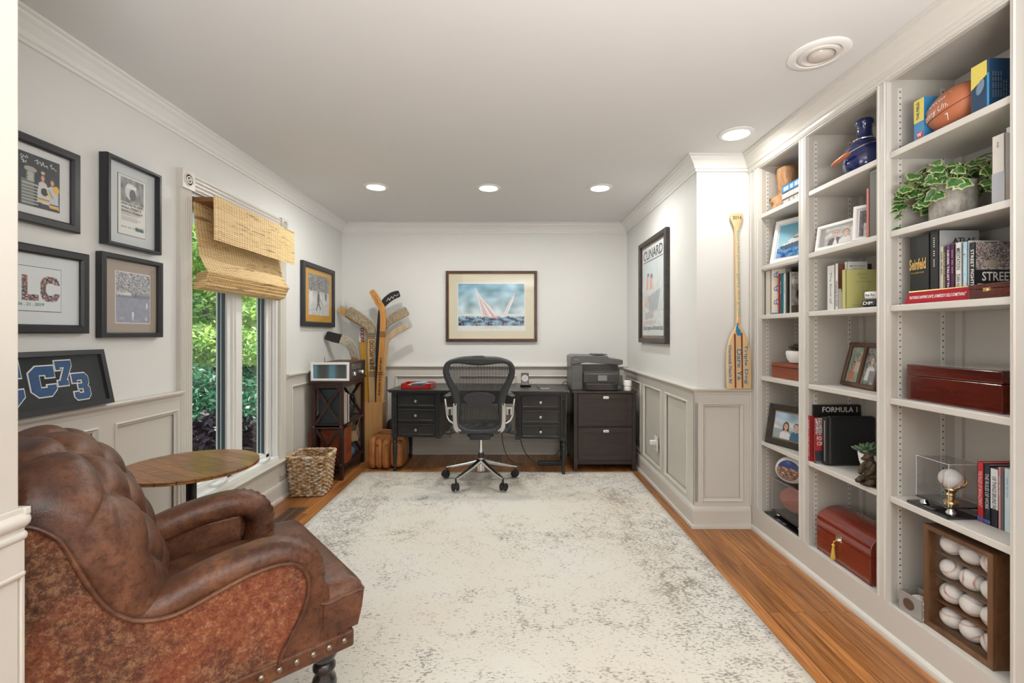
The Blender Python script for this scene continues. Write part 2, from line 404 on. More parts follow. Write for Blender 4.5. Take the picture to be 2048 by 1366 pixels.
def thing(name, label, cat, loc=(0, 0, 0), rot=0, group=None):
    o = bpy.data.objects.new(name, None); C.objects.link(o); o.location = loc; o.empty_display_size = .05
    o.rotation_euler = rot if isinstance(rot, tuple) else (0, 0, rot)
    return tag(o, label, cat, group)
def axes_thing(name, label, cat, loc, xd, yd, group=None):
    xd = V(xd).normalized(); yd = V(yd); yd = (yd-xd*yd.dot(xd)).normalized(); zd = xd.cross(yd)
    m = Matrix((xd, yd, zd)).transposed()
    o = thing(name, label, cat, loc, tuple(m.to_euler()), group); return o
_font = {}
def text_mb(body, w, h, origin, xd, yd, depth=.0006, bold=0, mb=None, align='L', shear=0):
    """lettering fitted into a w x h box whose lower left corner is origin"""
    cu = bpy.data.curves.new('t', 'FONT'); cu.body = body; cu.size = 1; cu.offset = bold; cu.resolution_u = 2; cu.shear = shear
    ob = bpy.data.objects.new('t', cu); me = bpy.data.meshes.new_from_object(ob)
    vs = [v.co.copy() for v in me.vertices]; fs = [list(p.vertices) for p in me.polygons]
    bpy.data.objects.remove(ob); bpy.data.curves.remove(cu); bpy.data.meshes.remove(me)
    if not vs: return mb or MB()
    x0 = min(p.x for p in vs); x1 = max(p.x for p in vs); y0 = min(p.y for p in vs); y1 = max(p.y for p in vs)
    o = V(origin); xd = V(xd).normalized(); yd = V(yd).normalized(); n = xd.cross(yd)
    mb = mb or MB()
    mb.add([o+xd*((p.x-x0)/(x1-x0)*w)+yd*((p.y-y0)/(y1-y0)*h)+n*depth for p in vs], fs)
    return mb
def letters(body, w, h, origin, xd, yd, m, parent, name='lettering', bold=0, depth=.0006, world=True, shear=0):
    return text_mb(body, w, h, origin, xd, yd, depth, bold, shear=shear).build(name, m, parent, world=world)

# ------------------------------------------------------------------ printed pictures as fine coloured grids
class Pic:
    def __init__(s, w, h, bg=(.8, .8, .8)): s.w, s.h = w, h; s.p = [[tuple(bg)]*w for _ in range(h)]
    def each(s, fn):
        for j in range(s.h):
            for i in range(s.w):
                c = fn((i+.5)/s.w, 1-(j+.5)/s.h, s.p[j][i])
                if c is not None: s.p[j][i] = c
        return s
    def ellipse(s, cx, cy, rx, ry, c, ang=0):
        ca, sa = cos(ang), sin(ang)
        def f(u, v, o):
            x, y = u-cx, v-cy; X = x*ca+y*sa; Y = -x*sa+y*ca
            return c if (X/rx)**2+(Y/ry)**2 < 1 else None
        return s.each(f)
    def poly(s, pts, c):
        def f(u, v, o):
            ins = False; n = len(pts)
            for i in range(n):
                (x1, y1), (x2, y2) = pts[i], pts[(i+1) % n]
                if (y1 > v) != (y2 > v) and u < (x2-x1)*(v-y1)/(y2-y1)+x1: ins = not ins
            return c if ins else None
        return s.each(f)
    def rect(s, x0, y0, x1, y1, c): return s.poly([(x0, y0), (x1, y0), (x1, y1), (x0, y1)], c)
    def line(s, pts, c, w=.012):
        for (x0, y0), (x1, y1) in zip(pts, pts[1:]):
            L = sqrt((x1-x0)**2+(y1-y0)**2)+1e-6; nx, ny = -(y1-y0)/L*w/2, (x1-x0)/L*w/2
            s.poly([(x0+nx, y0+ny), (x1+nx, y1+ny), (x1-nx, y1-ny), (x0-nx, y0-ny)], c)
        return s
    def grad(s, c0, c1, y0=0, y1=1):
        def f(u, v, o):
            if y0 <= v <= y1:
                t = (v-y0)/(y1-y0); return tuple(a+(b-a)*t for a, b in zip(c0, c1))
        return s.each(f)
    def noise(s, amt, sc=20, y0=0, y1=1, x0=0, x1=1, sx=1, seed=0, mono=True):
        def f(u, v, o):
            if y0 <= v <= y1 and x0 <= u <= x1:
                n = noise.noise(V((u*sc*sx, v*sc, seed)))*amt
                return tuple(max(0, q+n*(.5+q)) for q in o)
        return s.each(f)
    def speck(s, cols, prob, y0=0, y1=1, x0=0, x1=1):
        def f(u, v, o):
            if y0 <= v <= y1 and x0 <= u <= x1 and random.random() < prob: return random.choice(cols)
        return s.each(f)
    def person(s, x, y, sc, hair=(.08, .04, .02), skin=(.55, .3, .2), top=(.1, .15, .3), long=True, hat=None):
        a = s.w/s.h
        if long: s.ellipse(x, y-.02*sc, .085*sc/a, .14*sc, hair)
        s.poly([(x-.15*sc/a, y-.42*sc), (x-.13*sc/a, y-.17*sc), (x-.04*sc/a, y-.11*sc), (x+.04*sc/a, y-.11*sc), (x+.13*sc/a, y-.17*sc), (x+.15*sc/a, y-.42*sc)], top)
        s.rect(x-.025*sc/a, y-.14*sc, x+.025*sc/a, y-.05*sc, skin)
        s.ellipse(x, y+.015*sc, .068*sc/a, .088*sc, hair); s.ellipse(x, y, .055*sc/a, .075*sc, skin)
        s.rect(x-.028*sc/a, y+.005*sc, x-.012*sc/a, y+.018*sc, (.1, .05, .04)); s.rect(x+.012*sc/a, y+.005*sc, x+.028*sc/a, y+.018*sc, (.1, .05, .04))
        s.rect(x-.022*sc/a, y-.04*sc, x+.022*sc/a, y-.027*sc, (.75, .6, .55))
        if hat: s.ellipse(x, y+.05*sc, .062*sc/a, .045*sc, hat)
        return s
    def build(s, W_, H_, name, parent, origin=(0, 0, 0), xd=(1, 0, 0), yd=(0, 1, 0), world=False, m=None, fn=None):
        b = MB(); o = V(origin); xd = V(xd); yd = V(yd)
        for j in range(s.h):
            for i in range(s.w):
                u, v = i/(s.w-1), 1-j/(s.h-1)
                p = o+xd*(u*W_)+yd*(v*H_)
                b.v.append(fn(u, v) if fn else p); b.col.append(s.p[j][i])
        for j in range(s.h-1):
            for i in range(s.w-1):
                k = j*s.w+i; b.f.append((k, k+s.w, k+s.w+1, k+1)); b.mi.append(0)
        return b.build(name, m or print_m, parent, world=world)

def frame_mb(W_, H_, bw, d, lip=.006, step=True):
    """mitred moulding ring in local xy, front at z=d"""
    prof = [(0, 0), (0, d*.85), (bw*.15, d), (bw*.8, d), (bw, d*.72), (bw, d*.4)] if step else [(0, 0), (0, d), (bw, d), (bw, d*.4)]
    rings = []
    for cx, cy, sx, sy in ((0, 0, 1, 1), (W_, 0, -1, 1), (W_, H_, -1, -1), (0, H_, 1, -1)):
        rings.append([V((cx+sx*o, cy+sy*o, z)) for o, z in prof])
    b = MB(); n = len(prof); vs = [p for r in rings for p in r]; fs = []
    for k in range(4):
        for i in range(n): fs.append((k*n+i, ((k+1) % 4)*n+i, ((k+1) % 4)*n+(i+1) % n, k*n+(i+1) % n))
    b.add(vs, fs); return b
def picture(name, label, cat, loc, xd, yd, W_, H_, bw, d, fm, matm, pic, box, group=None, liner=None, stand=False, glass=True):
    """framed picture: frame, backing, mat board, print, glass. box = print rectangle (x0,y0,x1,y1) inside the frame"""
    t = axes_thing(name, label, cat, loc, xd, yd, group)
    frame_mb(W_, H_, bw, d).build('frame', fm, t)
    MB().box((bw*.5, bw*.5, .001), (W_-bw*.5, H_-bw*.5, d*.35)).build('mat_board', matm, t)
    if liner:
        lm, lw = liner
        x0, y0, x1, y1 = box
        frame_mb(x1-x0+2*lw, y1-y0+2*lw, lw, .0012, step=False)
        b = MB().box((x0-lw, y0-lw, d*.35), (x1+lw, y1+lw, d*.35+.0008)); b.build('mat_liner', lm, t)
    if pic: pic.build(box[2]-box[0], box[3]-box[1], 'print', t, (box[0], box[1], d*.35+.0016))
    if glass: MB().box((bw*.9, bw*.9, d*.35+.006), (W_-bw*.9, H_-bw*.9, d*.35+.0075)).build('glass', glass_m, t)
    if stand:
        MB().prism([(W_/2-.02, H_*.75, 0), (W_/2+.02, H_*.75, 0), (W_/2+.03, H_*.075, -H_*.3), (W_/2-.03, H_*.075, -H_*.3)], (0, .003, -.003)).build('easel_leg', black_m, t)
    return t

# ================================================================== ROOM
LX, RX, BY, CZ = -1.81, 1.225, 4.90, 2.44        # left wall, right wall, back wall, ceiling
JY, BX = 3.05, 1.57                              # jog wall, bookcase front
struct(MB().box((-3.4, -3.2, -.06), (2.6, 5.1, 0)).build('floor', floor_m))
struct(MB().box((-3.4, -3.2, CZ), (2.6, 5.1, CZ+.1)).build('ceiling', ceil_m))
WY0, WY1, WZ0, WZ1 = 2.57, 3.55, .30, 2.07       # window opening
b = MB()
b.box((LX-.16, .75, 0), (LX, WY0, CZ)).box((LX-.16, WY1, 0), (LX, BY+.15, CZ)).box((LX-.16, WY0, 0), (LX, WY1, WZ0)).box((LX-.16, WY0, WZ1), (LX, WY1, CZ))
struct(b.build('wall_left', wall_m))
struct(MB().box((LX, BY, 0), (RX+.7, BY+.15, CZ)).build('wall_back', wall_m))
struct(MB().box((RX, JY, 0), (BX+.35, BY, CZ)).build('wall_right', wall_m))
struct(MB().box((1.90, -3.2, 0), (2.02, JY, CZ)).build('wall_behind_bookcase', wall_m))
JX = -.9646                                      # cased opening, left jamb
b = MB().box((-3.4, .78, 0), (JX-.02, .885, CZ)); struct(b.build('wall_front', wall_m))
struct(MB().box((-3.5, -3.2, 0), (-3.4, .885, CZ)).build('wall_hall_left', wall_m))
struct(MB().box((-3.4, -3.3, 0), (2.0, -3.2, CZ)).build('wall_hall_back', wall_m))
b = MB().box((JX-.02, .765, 0), (JX, .90, CZ)).box((JX-.12, .885, 0), (JX-.02, .90, CZ))
struct(b.build('door_1', trim_m, bevel=.003))
b = MB()
for z, r in ((.905, .016), (.875, .011), (.80, .008)):
    b.cyl((JX-.12, .902, z), (JX, .902, z), r, n=12).cyl((JX, .902, z), (JX, .76, z), r, n=12).ell((JX, .902, z), r, 12, 8)
b.box((JX-.12, .9, .915), (JX+.012, .912, .93)).box((JX, .765, .80), (JX+.006, .906, .93)).box((JX-.1, .9, 0), (JX+.004, .908, .8))
struct(b.build('trim_1', trim_m, bevel=.002, smooth=True))

def mould(prof, a, bb, out, name=None, m=None, mb=None):
    """profile (out, z) swept from a to b"""
    a, bb, out = V(a), V(bb), V(out); r = []
    for p in (a, bb): r.append([p+out*o+V((0, 0, z)) for o, z in prof])
    mb = mb or MB(); mb.loft(r); return mb
crown_p = [(0, 0), (0, -.095), (.012, -.095), (.014, -.082), (.022, -.078), (.03, -.06), (.05, -.035), (.066, -.022), (.068, -.014), (.082, -.010), (.082, 0)]
base_p = [(0, 0), (0, .135), (.010, .135), (.018, .125), (.022, .11), (.022, .022), (.036, .020), (.038, .008), (.038, 0)]
rail_p = [(0, 0), (0, -.10), (.014, -.10), (.016, -.05), (.024, -.045), (.028, -.028), (.040, -.022), (.048, -.014), (.050, -.006), (.046, 0)]
b = mould(crown_p, (LX, .885, CZ), (LX, BY, CZ), (1, 0, 0)); struct(b.build('trim_2', crown_m))
b = mould(crown_p, (LX, BY, CZ), (RX, BY, CZ), (0, -1, 0)); struct(b.build('trim_3', crown_m))
b = MB().loft([[V((RX, y, CZ))+V((-o, (0 if y > 4 else -o), z)) for o, z in crown_p] for y in (BY, JY)])
b.loft([[V((x, JY, CZ))+V(((-o if x < 1.3 else 0), -o, z)) for o, z in crown_p] for x in (RX, BX)])
struct(b.build('trim_4', crown_m))
# wainscot: flat backing, stiles and rails, panel mouldings, cap
def panel_mould(mb, o, u, v, n, w=.022):
    """raised moulding ring: o corner, u,v edge vectors, n outward"""
    o, u, v, n = V(o), V(u), V(v), V(n); un, vn = u.normalized(), v.normalized()
    prof = [(0, 0), (0, .010), (w*.3, .014), (w*.55, .006), (w, .001), (w, 0)]; rings = []
    for a, su, sv in ((o, 1, 1), (o+u, -1, 1), (o+u+v, -1, -1), (o+v, 1, -1)):
        rings.append([a+un*su*p+vn*sv*p+n*q for p, q in prof])
    mb.loft(rings, closed=True)
def wainscot(name, a, bb, n, top, panels, z0=.165, zt=None, th=.022, cap=True):
    """wall run a->b (floor points), outward n; panels = [(s0,s1)] along it"""
    a, bb, n = V(a), V(bb), V(n); d = (bb-a).normalized(); L = (bb-a).length; zt = zt or top-.105
    mb = MB()
    def bx(s0, s1, za, zb, t0, t1):
        P = [a+d*s0+n*t0, a+d*s1+n*t0, a+d*s1+n*t1, a+d*s0+n*t1]
        mb.prism([p+V((0, 0, za)) for p in P], (0, 0, zb-za))
    bx(0, L, 0, top-.02, 0, .006)
    bx(0, L, .0, z0, 0, th); bx(0, L, zt, top-.02, 0, th)
    edges = [0]+[q for p in panels for q in p]+[L]
    for i in range(0, len(edges), 2): bx(edges[i], edges[i+1], z0, zt, 0, th)
    for s0, s1 in panels: panel_mould(mb, a+d*s0+V((0, 0, z0))+n*(th-.006), d*(s1-s0), V((0, 0, zt-z0)), n)
    struct(mb.build(name, trim_m))
    return mb
wainscot('trim_5', (LX, .9, 0), (LX, WY0-.09, 0), (1, 0, 0), .965, [(.08, 1.087), (1.168, 1.56)], zt=.868)
wainscot('trim_6', (LX, WY1+.09, 0), (LX, BY, 0), (1, 0, 0), .95, [(.09, .60), (.68, 1.16)], zt=.85)
wainscot('trim_7', (LX, BY, 0), (RX, BY, 0), (0, -1, 0), .936, [(.10, .50), (.57, 1.17), (1.24, 1.86), (1.93, 2.46), (2.53, 2.93)], zt=.83)
wainscot('trim_8', (RX, BY, 0), (RX, JY-.022, 0), (-1, 0, 0), .915, [(.10, .60), (.70, 1.19), (1.28, 1.75)], zt=.815)
wainscot('trim_9', (RX-.022, JY, 0), (BX, JY, 0), (0, -1, 0), .915, [(.045, .322)], zt=.815)
t_ = .022
b = mould(rail_p, (LX+.0, .9, .965), (LX+.0, WY0-.09, .965), (1, 0, 0)); b = mould(rail_p, (LX, WY1+.09, .95), (LX, BY, .945), (1, 0, 0), mb=b)
struct(b.build('trim_10', trim_m))
b = mould(rail_p, (LX, BY, .936), (RX, BY, .936), (0, -1, 0)); struct(b.build('trim_11', trim_m))
b = MB().loft([[V((RX, y, .915))+V((-o, (0 if y > 4 else -o), z)) for o, z in rail_p] for y in (BY, JY)])
b.loft([[V((x, JY, .915))+V(((-o if x < 1.3 else 0), -o, z)) for o, z in rail_p] for x in (RX, BX-.004)])
struct(b.build('trim_12', trim_m))
b = MB().loft([[V((RX, y, 0))+V((-o, (0 if y > 4 else -o), z)) for o, z in [(p+.018, q) for p, q in base_p]] for y in (BY, JY)])
b.loft([[V((x, JY, 0))+V(((-o if x < 1.3 else 0), -o, z)) for o, z in [(p+.018, q) for p, q in base_p]] for x in (RX, BX-.004)])
struct(b.build('baseboard_right', trim_m))
struct(mould([(p+.018, q) for p, q in base_p], (LX, BY, 0), (RX, BY, 0), (0, -1, 0)).build('baseboard_back', trim_m))
struct(mould([(p+.018, q) for p, q in base_p], (LX, .9, 0), (LX, BY, 0), (1, 0, 0)).build('baseboard_left', trim_m))

# ------------------------------------------------------------------ window
b = MB()
gx = -1.895
b.box((LX-.15, WY0, WZ0), (LX+.002, WY0+.018, WZ1)).box((LX-.15, WY1-.018, WZ0), (LX+.002, WY1, WZ1))
b.box((LX-.15, WY0, WZ1-.018), (LX+.002, WY1, WZ1)).box((LX-.15, WY0, WZ0), (LX+.01, WY1, WZ0+.03))
for y in (WY1-.018,):
    for k, x in enumerate((-1.88, -1.86, -1.84)): b.box((x, y-.008*(3-k), WZ0), (x+.012, y, WZ1))
b.box((LX-.15, 3.045, WZ0), (-1.845, 3.135, WZ1)).box((LX-.15, 3.06, WZ0), (-1.835, 3.12, WZ1))
win = struct(b.build('window_1', winp_m, bevel=.0015))
for y0, y1 in ((WY0+.018, 3.045), (3.135, WY1-.03)):
    b = MB(); sw = .05
    for dx, g in ((0, 0), (.014, .012)):
        s2 = sw-g
        b.box((gx-.02, y0, WZ0+.03), (gx+.02+dx, y0+s2, WZ1-.02)).box((gx-.02, y1-s2, WZ0+.03), (gx+.02+dx, y1, WZ1-.02))
        b.box((gx-.02, y0, WZ0+.03), (gx+.02+dx, y1, WZ0+.03+s2-.01)).box((gx-.02, y0, WZ1-.02-s2), (gx+.02+dx, y1, WZ1-.02))
    sash = b.build('sash', winp_m, win, world=True, bevel=.0015)
    MB().box((gx-.003, y0+sw-.004, WZ0+.06), (gx+.003, y1-sw+.004, WZ1-.06)).build('pane', wglass_m, sash, world=True)
    g = MB()
    g.box((gx+.002, y0+sw-.008, WZ0+.07), (gx+.021, y0+sw-.001, WZ1-.06)).box((gx-.02, y1-sw-.004, WZ0+.07), (gx-.004, y1-sw-.001, WZ1-.06)).box((gx+.004, y1-sw-.003, WZ0+.07), (gx+.022, y1-sw+.008, WZ1-.06))
    g.build('gasket', mat('gasket', (.03, .045, .055), .5), sash, world=True)
    c = MB(); yc = (y0+y1)/2+.05; c.box((-1.85, yc-.05, WZ0+.03), (-1.80, yc+.05, WZ0+.046))
    c.tube([(-1.80, yc+.03, WZ0+.05), (-1.785, yc, WZ0+.062), (-1.785, yc-.04, WZ0+.055), (-1.80, yc-.055, WZ0+.045)], .010)
    c.build('crank_handle', winp_m, win, world=True, smooth=True)
# casing: fluted boards, bull's-eye blocks, stool and apron
b = MB()
def flute(y0, y1, z0, z1):
    b.box((LX, y0, z0), (LX+.024, y1, z1)); n = 5; w = (y1-y0)/n
    for i in range(n): b.cyl((LX+.022, y0+w*(i+.5), z0), (LX+.022, y0+w*(i+.5), z1), w*.34, n=8)
flute(WY0-.09, WY0, .17, WZ1); flute(WY1, WY1+.09, .17, WZ1)
b.box((LX, WY0, WZ1), (LX+.024, WY1, WZ1+.09))
for i in range(4): b.cyl((LX+.022, WY0, WZ1+.012+.022*i), (LX+.022, WY1, WZ1+.012+.022*i), .0075, n=8)
struct(b.build('trim_13', trim_m, smooth=True))
for y in (WY0-.045, WY1+.045):
    b = MB().box((LX, y-.048, WZ1-.005), (LX+.038, y+.048, WZ1+.098))
    b.lathe((LX+.038, y, WZ1+.046), [(.036, 0), (.035, .004), (.030, .004), (.028, 0), (.022, 0), (.020, .004), (.015, .004), (.013, 0), (.008, 0), (.006, .005), (.0, .006)], 24, (1, 0, 0))
    struct(b.build('trim_14' if y < 3 else 'trim_15', trim_m, smooth=True, angle=30))
b = MB().box((LX, WY0-.1, 0), (LX+.022, WY1+.1, WZ0-.02))
b = mould([(0, 0), (.06, 0), (.066, -.006), (.06, -.016), (.045, -.02), (.042, -.032), (.03, -.036), (.026, -.055), (.012, -.06), (0, -.06)], (LX, WY0-.1, WZ0+.005), (LX, WY1+.1, WZ0+.005), (1, 0, 0), mb=b)
b = mould([(p+.014, q) for p, q in base_p], (LX, WY0-.1, 0), (LX, WY1+.1, 0), (1, 0, 0), mb=b)
struct(b.build('trim_16', trim_m))

# woven shade
sh = thing('window_shade', 'woven bamboo roman shade with a valance over the window', 'window shade', (-1.74, 3.05, 2.05))
b = MB(); b.box((-1.82, 2.60, 2.02), (-1.69, 3.53, 2.045)).build('headrail', mat('headrail_wood', (.22, .10, .04), .5), sh, world=True)
def sheet(pts, y0, y1, name, th=.004, wob=.004, closed=False):
    b = MB(); rings = []; n = 18
    for k in range(n+1):
        y = y0+(y1-y0)*k/n; w = wob*sin(k*1.1)
        ring = [V((x+w*.6, y, z)) for x, z in pts]+([] if closed else [V((x+w*.6-th, y, z)) for x, z in pts[::-1]])
        rings.append(ring)
    b.loft(rings); return b.build(name, bamboo_m, sh, world=True, smooth=True)
sheet([(-1.675, 2.052), (-1.672, 1.95), (-1.672, 1.80)], 2.585, 3.535, 'valance')
sheet([(-1.80, 2.03), (-1.79, 1.90), (-1.78, 1.82), (-1.765, 1.72), (-1.735, 1.655), (-1.715, 1.625)], 2.60, 3.53, 'shade_cloth')
for k in range(4):
    z = 1.625-.022*k; x = -1.71-.007*k
    sheet([(x-.085, z-.028), (x-.045, z-.004), (x-.012, z+.004), (x, z-.006), (x-.012, z-.020), (x-.06, z-.036)], 2.59+.004*k, 3.535-.008*k, 'fold', closed=True)

# ------------------------------------------------------------------ outside
struct(MB().box((-60, -20, -.62), (LX-.3, 70, -.55)).build('ground', mat('garden_soil', (.10, .075, .05), .95, dark=(.06, .09, .03), vscale=1.2)))
MB_ = MB().box((-40, 24, -.549), (LX-1.0, 31, -.53)); struct(MB_.build('path', mat('pale_driveway', (.62, .58, .54), .9, var=.1)))
def leafy(name, label, blobs, n, size, m, stem=None, group=None, seed=1, stemm=None):
    rnd = random.Random(seed); t = thing(name, label, 'shrub' if 'tree' not in name else 'tree', (blobs[0][0][0], blobs[0][0][1], -.55), 0, group); b = MB()
    tot = sum(q[1][0]*q[1][1] for q in blobs)
    for c, r in blobs:
        for _ in range(int(n*r[0]*r[1]/tot)):
            d = V((rnd.gauss(0, 1), rnd.gauss(0, 1), rnd.gauss(0, 1))).normalized(); k = rnd.uniform(.45, 1)**.5
            k *= .82+.3*noise.noise(d*2.3+V((seed, 0, 0)))
            p = V(c)+V((d.x*r[0], d.y*r[1], d.z*r[2]))*k
            a = V((rnd.uniform(-1, 1), rnd.uniform(-1, 1), rnd.uniform(-.7, .5))).normalized(); q = a.cross(V((rnd.uniform(-1, 1), rnd.uniform(-1, 1), rnd.uniform(-1, 1)))).normalized()
            s = size*rnd.uniform(.6, 1.3)
            b.add([p-a*s, p+q*s*.42, p+a*s, p-q*s*.42], [(0, 1, 2, 3)])
    b.build('foliage', m, t, world=True)
    s = MB()
    for c, r in blobs:
        base = V((blobs[0][0][0], blobs[0][0][1], -.6)); top = V(c)
        s.tube([base, base.lerp(top, .5)+V((.05, -.04, 0)), top], [stem or .03, (stem or .03)*.7, .008], 6)
    s.build('stem', stemm or mat('bark', (.11, .07, .045), .9), t, world=True)
    return t
g1 = make_leaf('leaf_bright', (.12, .24, .06), (.36, .50, .14), (.85, .85, .42))
g2 = make_leaf('leaf_mid', (.05, .16, .08), (.13, .30, .13), (.40, .55, .22))
g3 = make_leaf('leaf_dark', (.02, .07, .04), (.05, .15, .08), (.10, .24, .11))
g4 = make_leaf('leaf_purple', (.035, .018, .03), (.08, .04, .06), (.05, .10, .05))
leafy('shrub', 'dark purple-leaved shrub low outside the near pane', [((-2.55, 3.6, .05), (.45, .5, .42)), ((-2.75, 4.3, .2), (.45, .5, .4))], 3800, .045, g4, seed=3)
leafy('shrub', 'small light green shrub low outside the far pane', [((-2.6, 4.75, -.05), (.4, .5, .5)), ((-2.5, 5.5, .0), (.4, .4, .4))], 3600, .04, g2, seed=4)
leafy('shrub', 'dark leafy shrub behind the purple one outside', [((-3.5, 5.2, .25), (.7, .8, .7)), ((-3.9, 6.6, .3), (.7, .9, .75))], 9000, .045, g3, seed=5)
leafy('maple_tree', 'bright yellow-green broadleaf tree with layered branches outside', [((-4.6, 6.9, 2.6), (1.4, 1.5, .8)), ((-4.2, 7.2, 1.7), (1.3, 1.4, .55)), ((-5.2, 8.3, 3.4), (1.6, 1.6, 1.0)), ((-3.9, 6.3, 1.1), (.9, .9, .35))], 30000, .052, g1, .09, seed=6)
leafy('maple_tree', 'mid green tree farther down the garden outside', [((-5.4, 10.5, 2.2), (1.8, 1.8, 1.5)), ((-4.6, 10.0, 3.9), (1.9, 1.9, 1.2)), ((-6.6, 9.5, 1.3), (1.3, 1.3, 1.0))], 22000, .08, g2, .10, seed=7)
leafy('conifer_tree', 'tall dark tree closing the view at the back of the garden', [((-8.5, 14, 3.5), (3.2, 3.2, 4.0)), ((-12, 17, 4), (3.5, 3.5, 4.5)), ((-6.2, 16.5, 4.5), (2.6, 3, 3.0)), ((-15, 22, 5), (5, 5, 6))], 14000, .24, g3, .2, seed=8)

leafy('hedge_shrub', 'rounded green shrub nearest the house wall outside', [((-4.3, 2.0, .4), (.9, 1.0, .95)), ((-4.8, 3.6, .5), (.9, 1.0, 1.0))], 9000, .05, g2, .05, seed=9)
leafy('hedge_shrub', 'low dark shrub in the middle of the garden outside', [((-6.4, 5.4, .5), (1.1, 1.3, 1.0)), ((-7.0, 3.4, .8), (1.1, 1.3, 1.3))], 9000, .07, g3, .06, seed=10)
leafy('garden_tree', 'wide leafy tree standing across the garden outside', [((-9.0, 3.5, 2.8), (2.2, 2.6, 2.0)), ((-9.5, 7.5, 3.2), (2.4, 2.6, 2.4)), ((-8.5, .5, 2.6), (2.2, 2.4, 2.0))], 16000, .15, g2, .14, seed=12)

# ------------------------------------------------------------------ ceiling lights and vent
def can(px, py, lit, label, r=.085):
    Y = F*(CZ-EYE)/(VY-py); X = (px-VX)*Y/F
    t = thing('recessed_light', label, 'ceiling light', (X, Y, CZ), 0, 'recessed ceiling lights')
    MB().lathe((0, 0, 0), [(r*1.15, -.0005), (r*1.15, -.004), (r*1.08, -.009), (r*.86, -.010), (r*.80, -.002), (r*.78, -.0008)], 40).build('trim_ring', white_m, t, smooth=True)
    if lit:
        MB().lathe((0, 0, 0), [(r*.79, -.001), (r*.79, -.006), (r*.5, -.008), (.0, -.009)], 32).build('lens', mat('lit_lens', (1, .98, .92), .4, emit=((1, .96, .88), 14)), t, smooth=True)
        light('bulb', 'AREA', (0, 0, -.014), (0, 0, 0), 6.5 if Y > 3 else 3.0, (1, .97, .92), r*1.4, parent=t)
    else:
        MB().lathe((0, 0, 0), [(r*.80, -.001), (r*.72, -.012), (r*.62, -.014), (r*.60, -.004), (r*.3, -.003), (.0, -.003)], 32).build('eyeball', mat('eyeball_white', (.66, .64, .6), .5), t, smooth=True)
        MB().ell((r*.1, 0, -.006), (r*.5, r*.42, .02), 20, 8).build('lamp_face', mat('unlit_lamp', (.55, .5, .46), .3), t, smooth=True)
can(752, 373, 1, 'lit recessed ceiling light nearest the window wall')
can(977, 375, 1, 'lit recessed ceiling light above the mesh desk chair')
can(1200, 375, 1, 'lit recessed ceiling light above the printer end of the desk')
can(1472, 267, 1, 'lit recessed ceiling light beside the bookcase crown')
can(1637, 108, 0, 'unlit recessed eyeball light in the ceiling near the bookcase', .10)
t = thing('floor_register', 'dark brown slotted floor register beside the woven basket', 'floor vent', (-1.56, 3.22, 0))
MB().box((-.07, -.15, .0005), (.07, .15, .004)).build('plate', mat('register_brown', (.16, .08, .04), .4), t, bevel=.001)
b = MB()
for k in range(11):
    for s in (-1, 1): b.box((s*.032-.024, -.13+.024*k, .0042), (s*.032+.024, -.13+.024*k+.011, .0048))
b.build('slots', black_m, t)

# ------------------------------------------------------------------ rug
b = MB(); NX, NY = 50, 60; x0, x1, y0, y1 = -1.37, 1.10, 1.16, 4.21; rng = []
for j in range(NY+1):
    for i in range(NX+1):
        u, v = i/NX, j/NY; x = x0+(x1-x0)*u; y = y0+(y1-y0)*v
        z = .009
        if v > .93 and u < .3: z += .013*max(0, sin(u*10.5*1.9))*(v-.93)/.07*(u/.3)
        b.v.append(V((x, y, z)))
for j in range(NY):
    for i in range(NX): k = j*(NX+1)+i; b.f.append((k, k+1, k+NX+2, k+NX+1)); b.mi.append(0)
o = b.build('rug', rug_m, shift=(0, 0, 0), smooth=True, angle=180)
md = o.modifiers.new('solid', 'SOLIDIFY'); md.thickness = .008; md.offset = -1
tag(o, 'large cream area rug with a distressed dark brown pattern on the oak floor', 'rug')

# ================================================================== ARMCHAIR
ang = atan2(.665, .746)
fd = V((.746, .665, 0)); wd = V((-.665, .746, 0)); Fp = V((-.47, 1.46, 0)); HW = .3375
ac = thing('armchair', 'brown distressed leather armchair with tufted rolled back and floral fabric sides', 'armchair', tuple(Fp-fd*.37+wd*HW+V((0, 0, .0095))), ang)
def smoothline(pts, n=6):
    P = [V(p) for p in pts]; out = []
    for i in range(len(P)-1):
        a, b_, c, d = P[max(i-1, 0)], P[i], P[i+1], P[min(i+2, len(P)-1)]
        for k in range(n):
            t = k/n; out.append(.5*((2*b_)+(c-a)*t+(2*a-5*b_+4*c-d)*t*t+(3*b_-a-3*c+d)*t**3))
    out.append(P[-1]); return out
fab = smoothline([(-.395, 0, .86), (-.36, 0, .852), (-.319, 0, .811), (-.288, 0, .734), (-.254, 0, .655), (-.22, 0, .608), (-.18, 0, .580), (-.116, 0, .569), (-.032, 0, .590), (.049, 0, .610), (.124, 0, .612), (.172, 0, .592), (.196, 0, .552), (.198, 0, .508), (.180, 0, .45), (.130, 0, .365), (.118, 0, .33)], 5)
apath = smoothline([(-.30, 0, .62), (-.22, 0, .575), (-.14, 0, .572), (-.05, 0, .597), (.03, 0, .612), (.12, 0, .617), (.175, 0, .602), (.208, 0, .565), (.214, 0, .52), (.202, 0, .465), (.17, 0, .40), (.150, 0, .34)], 6)
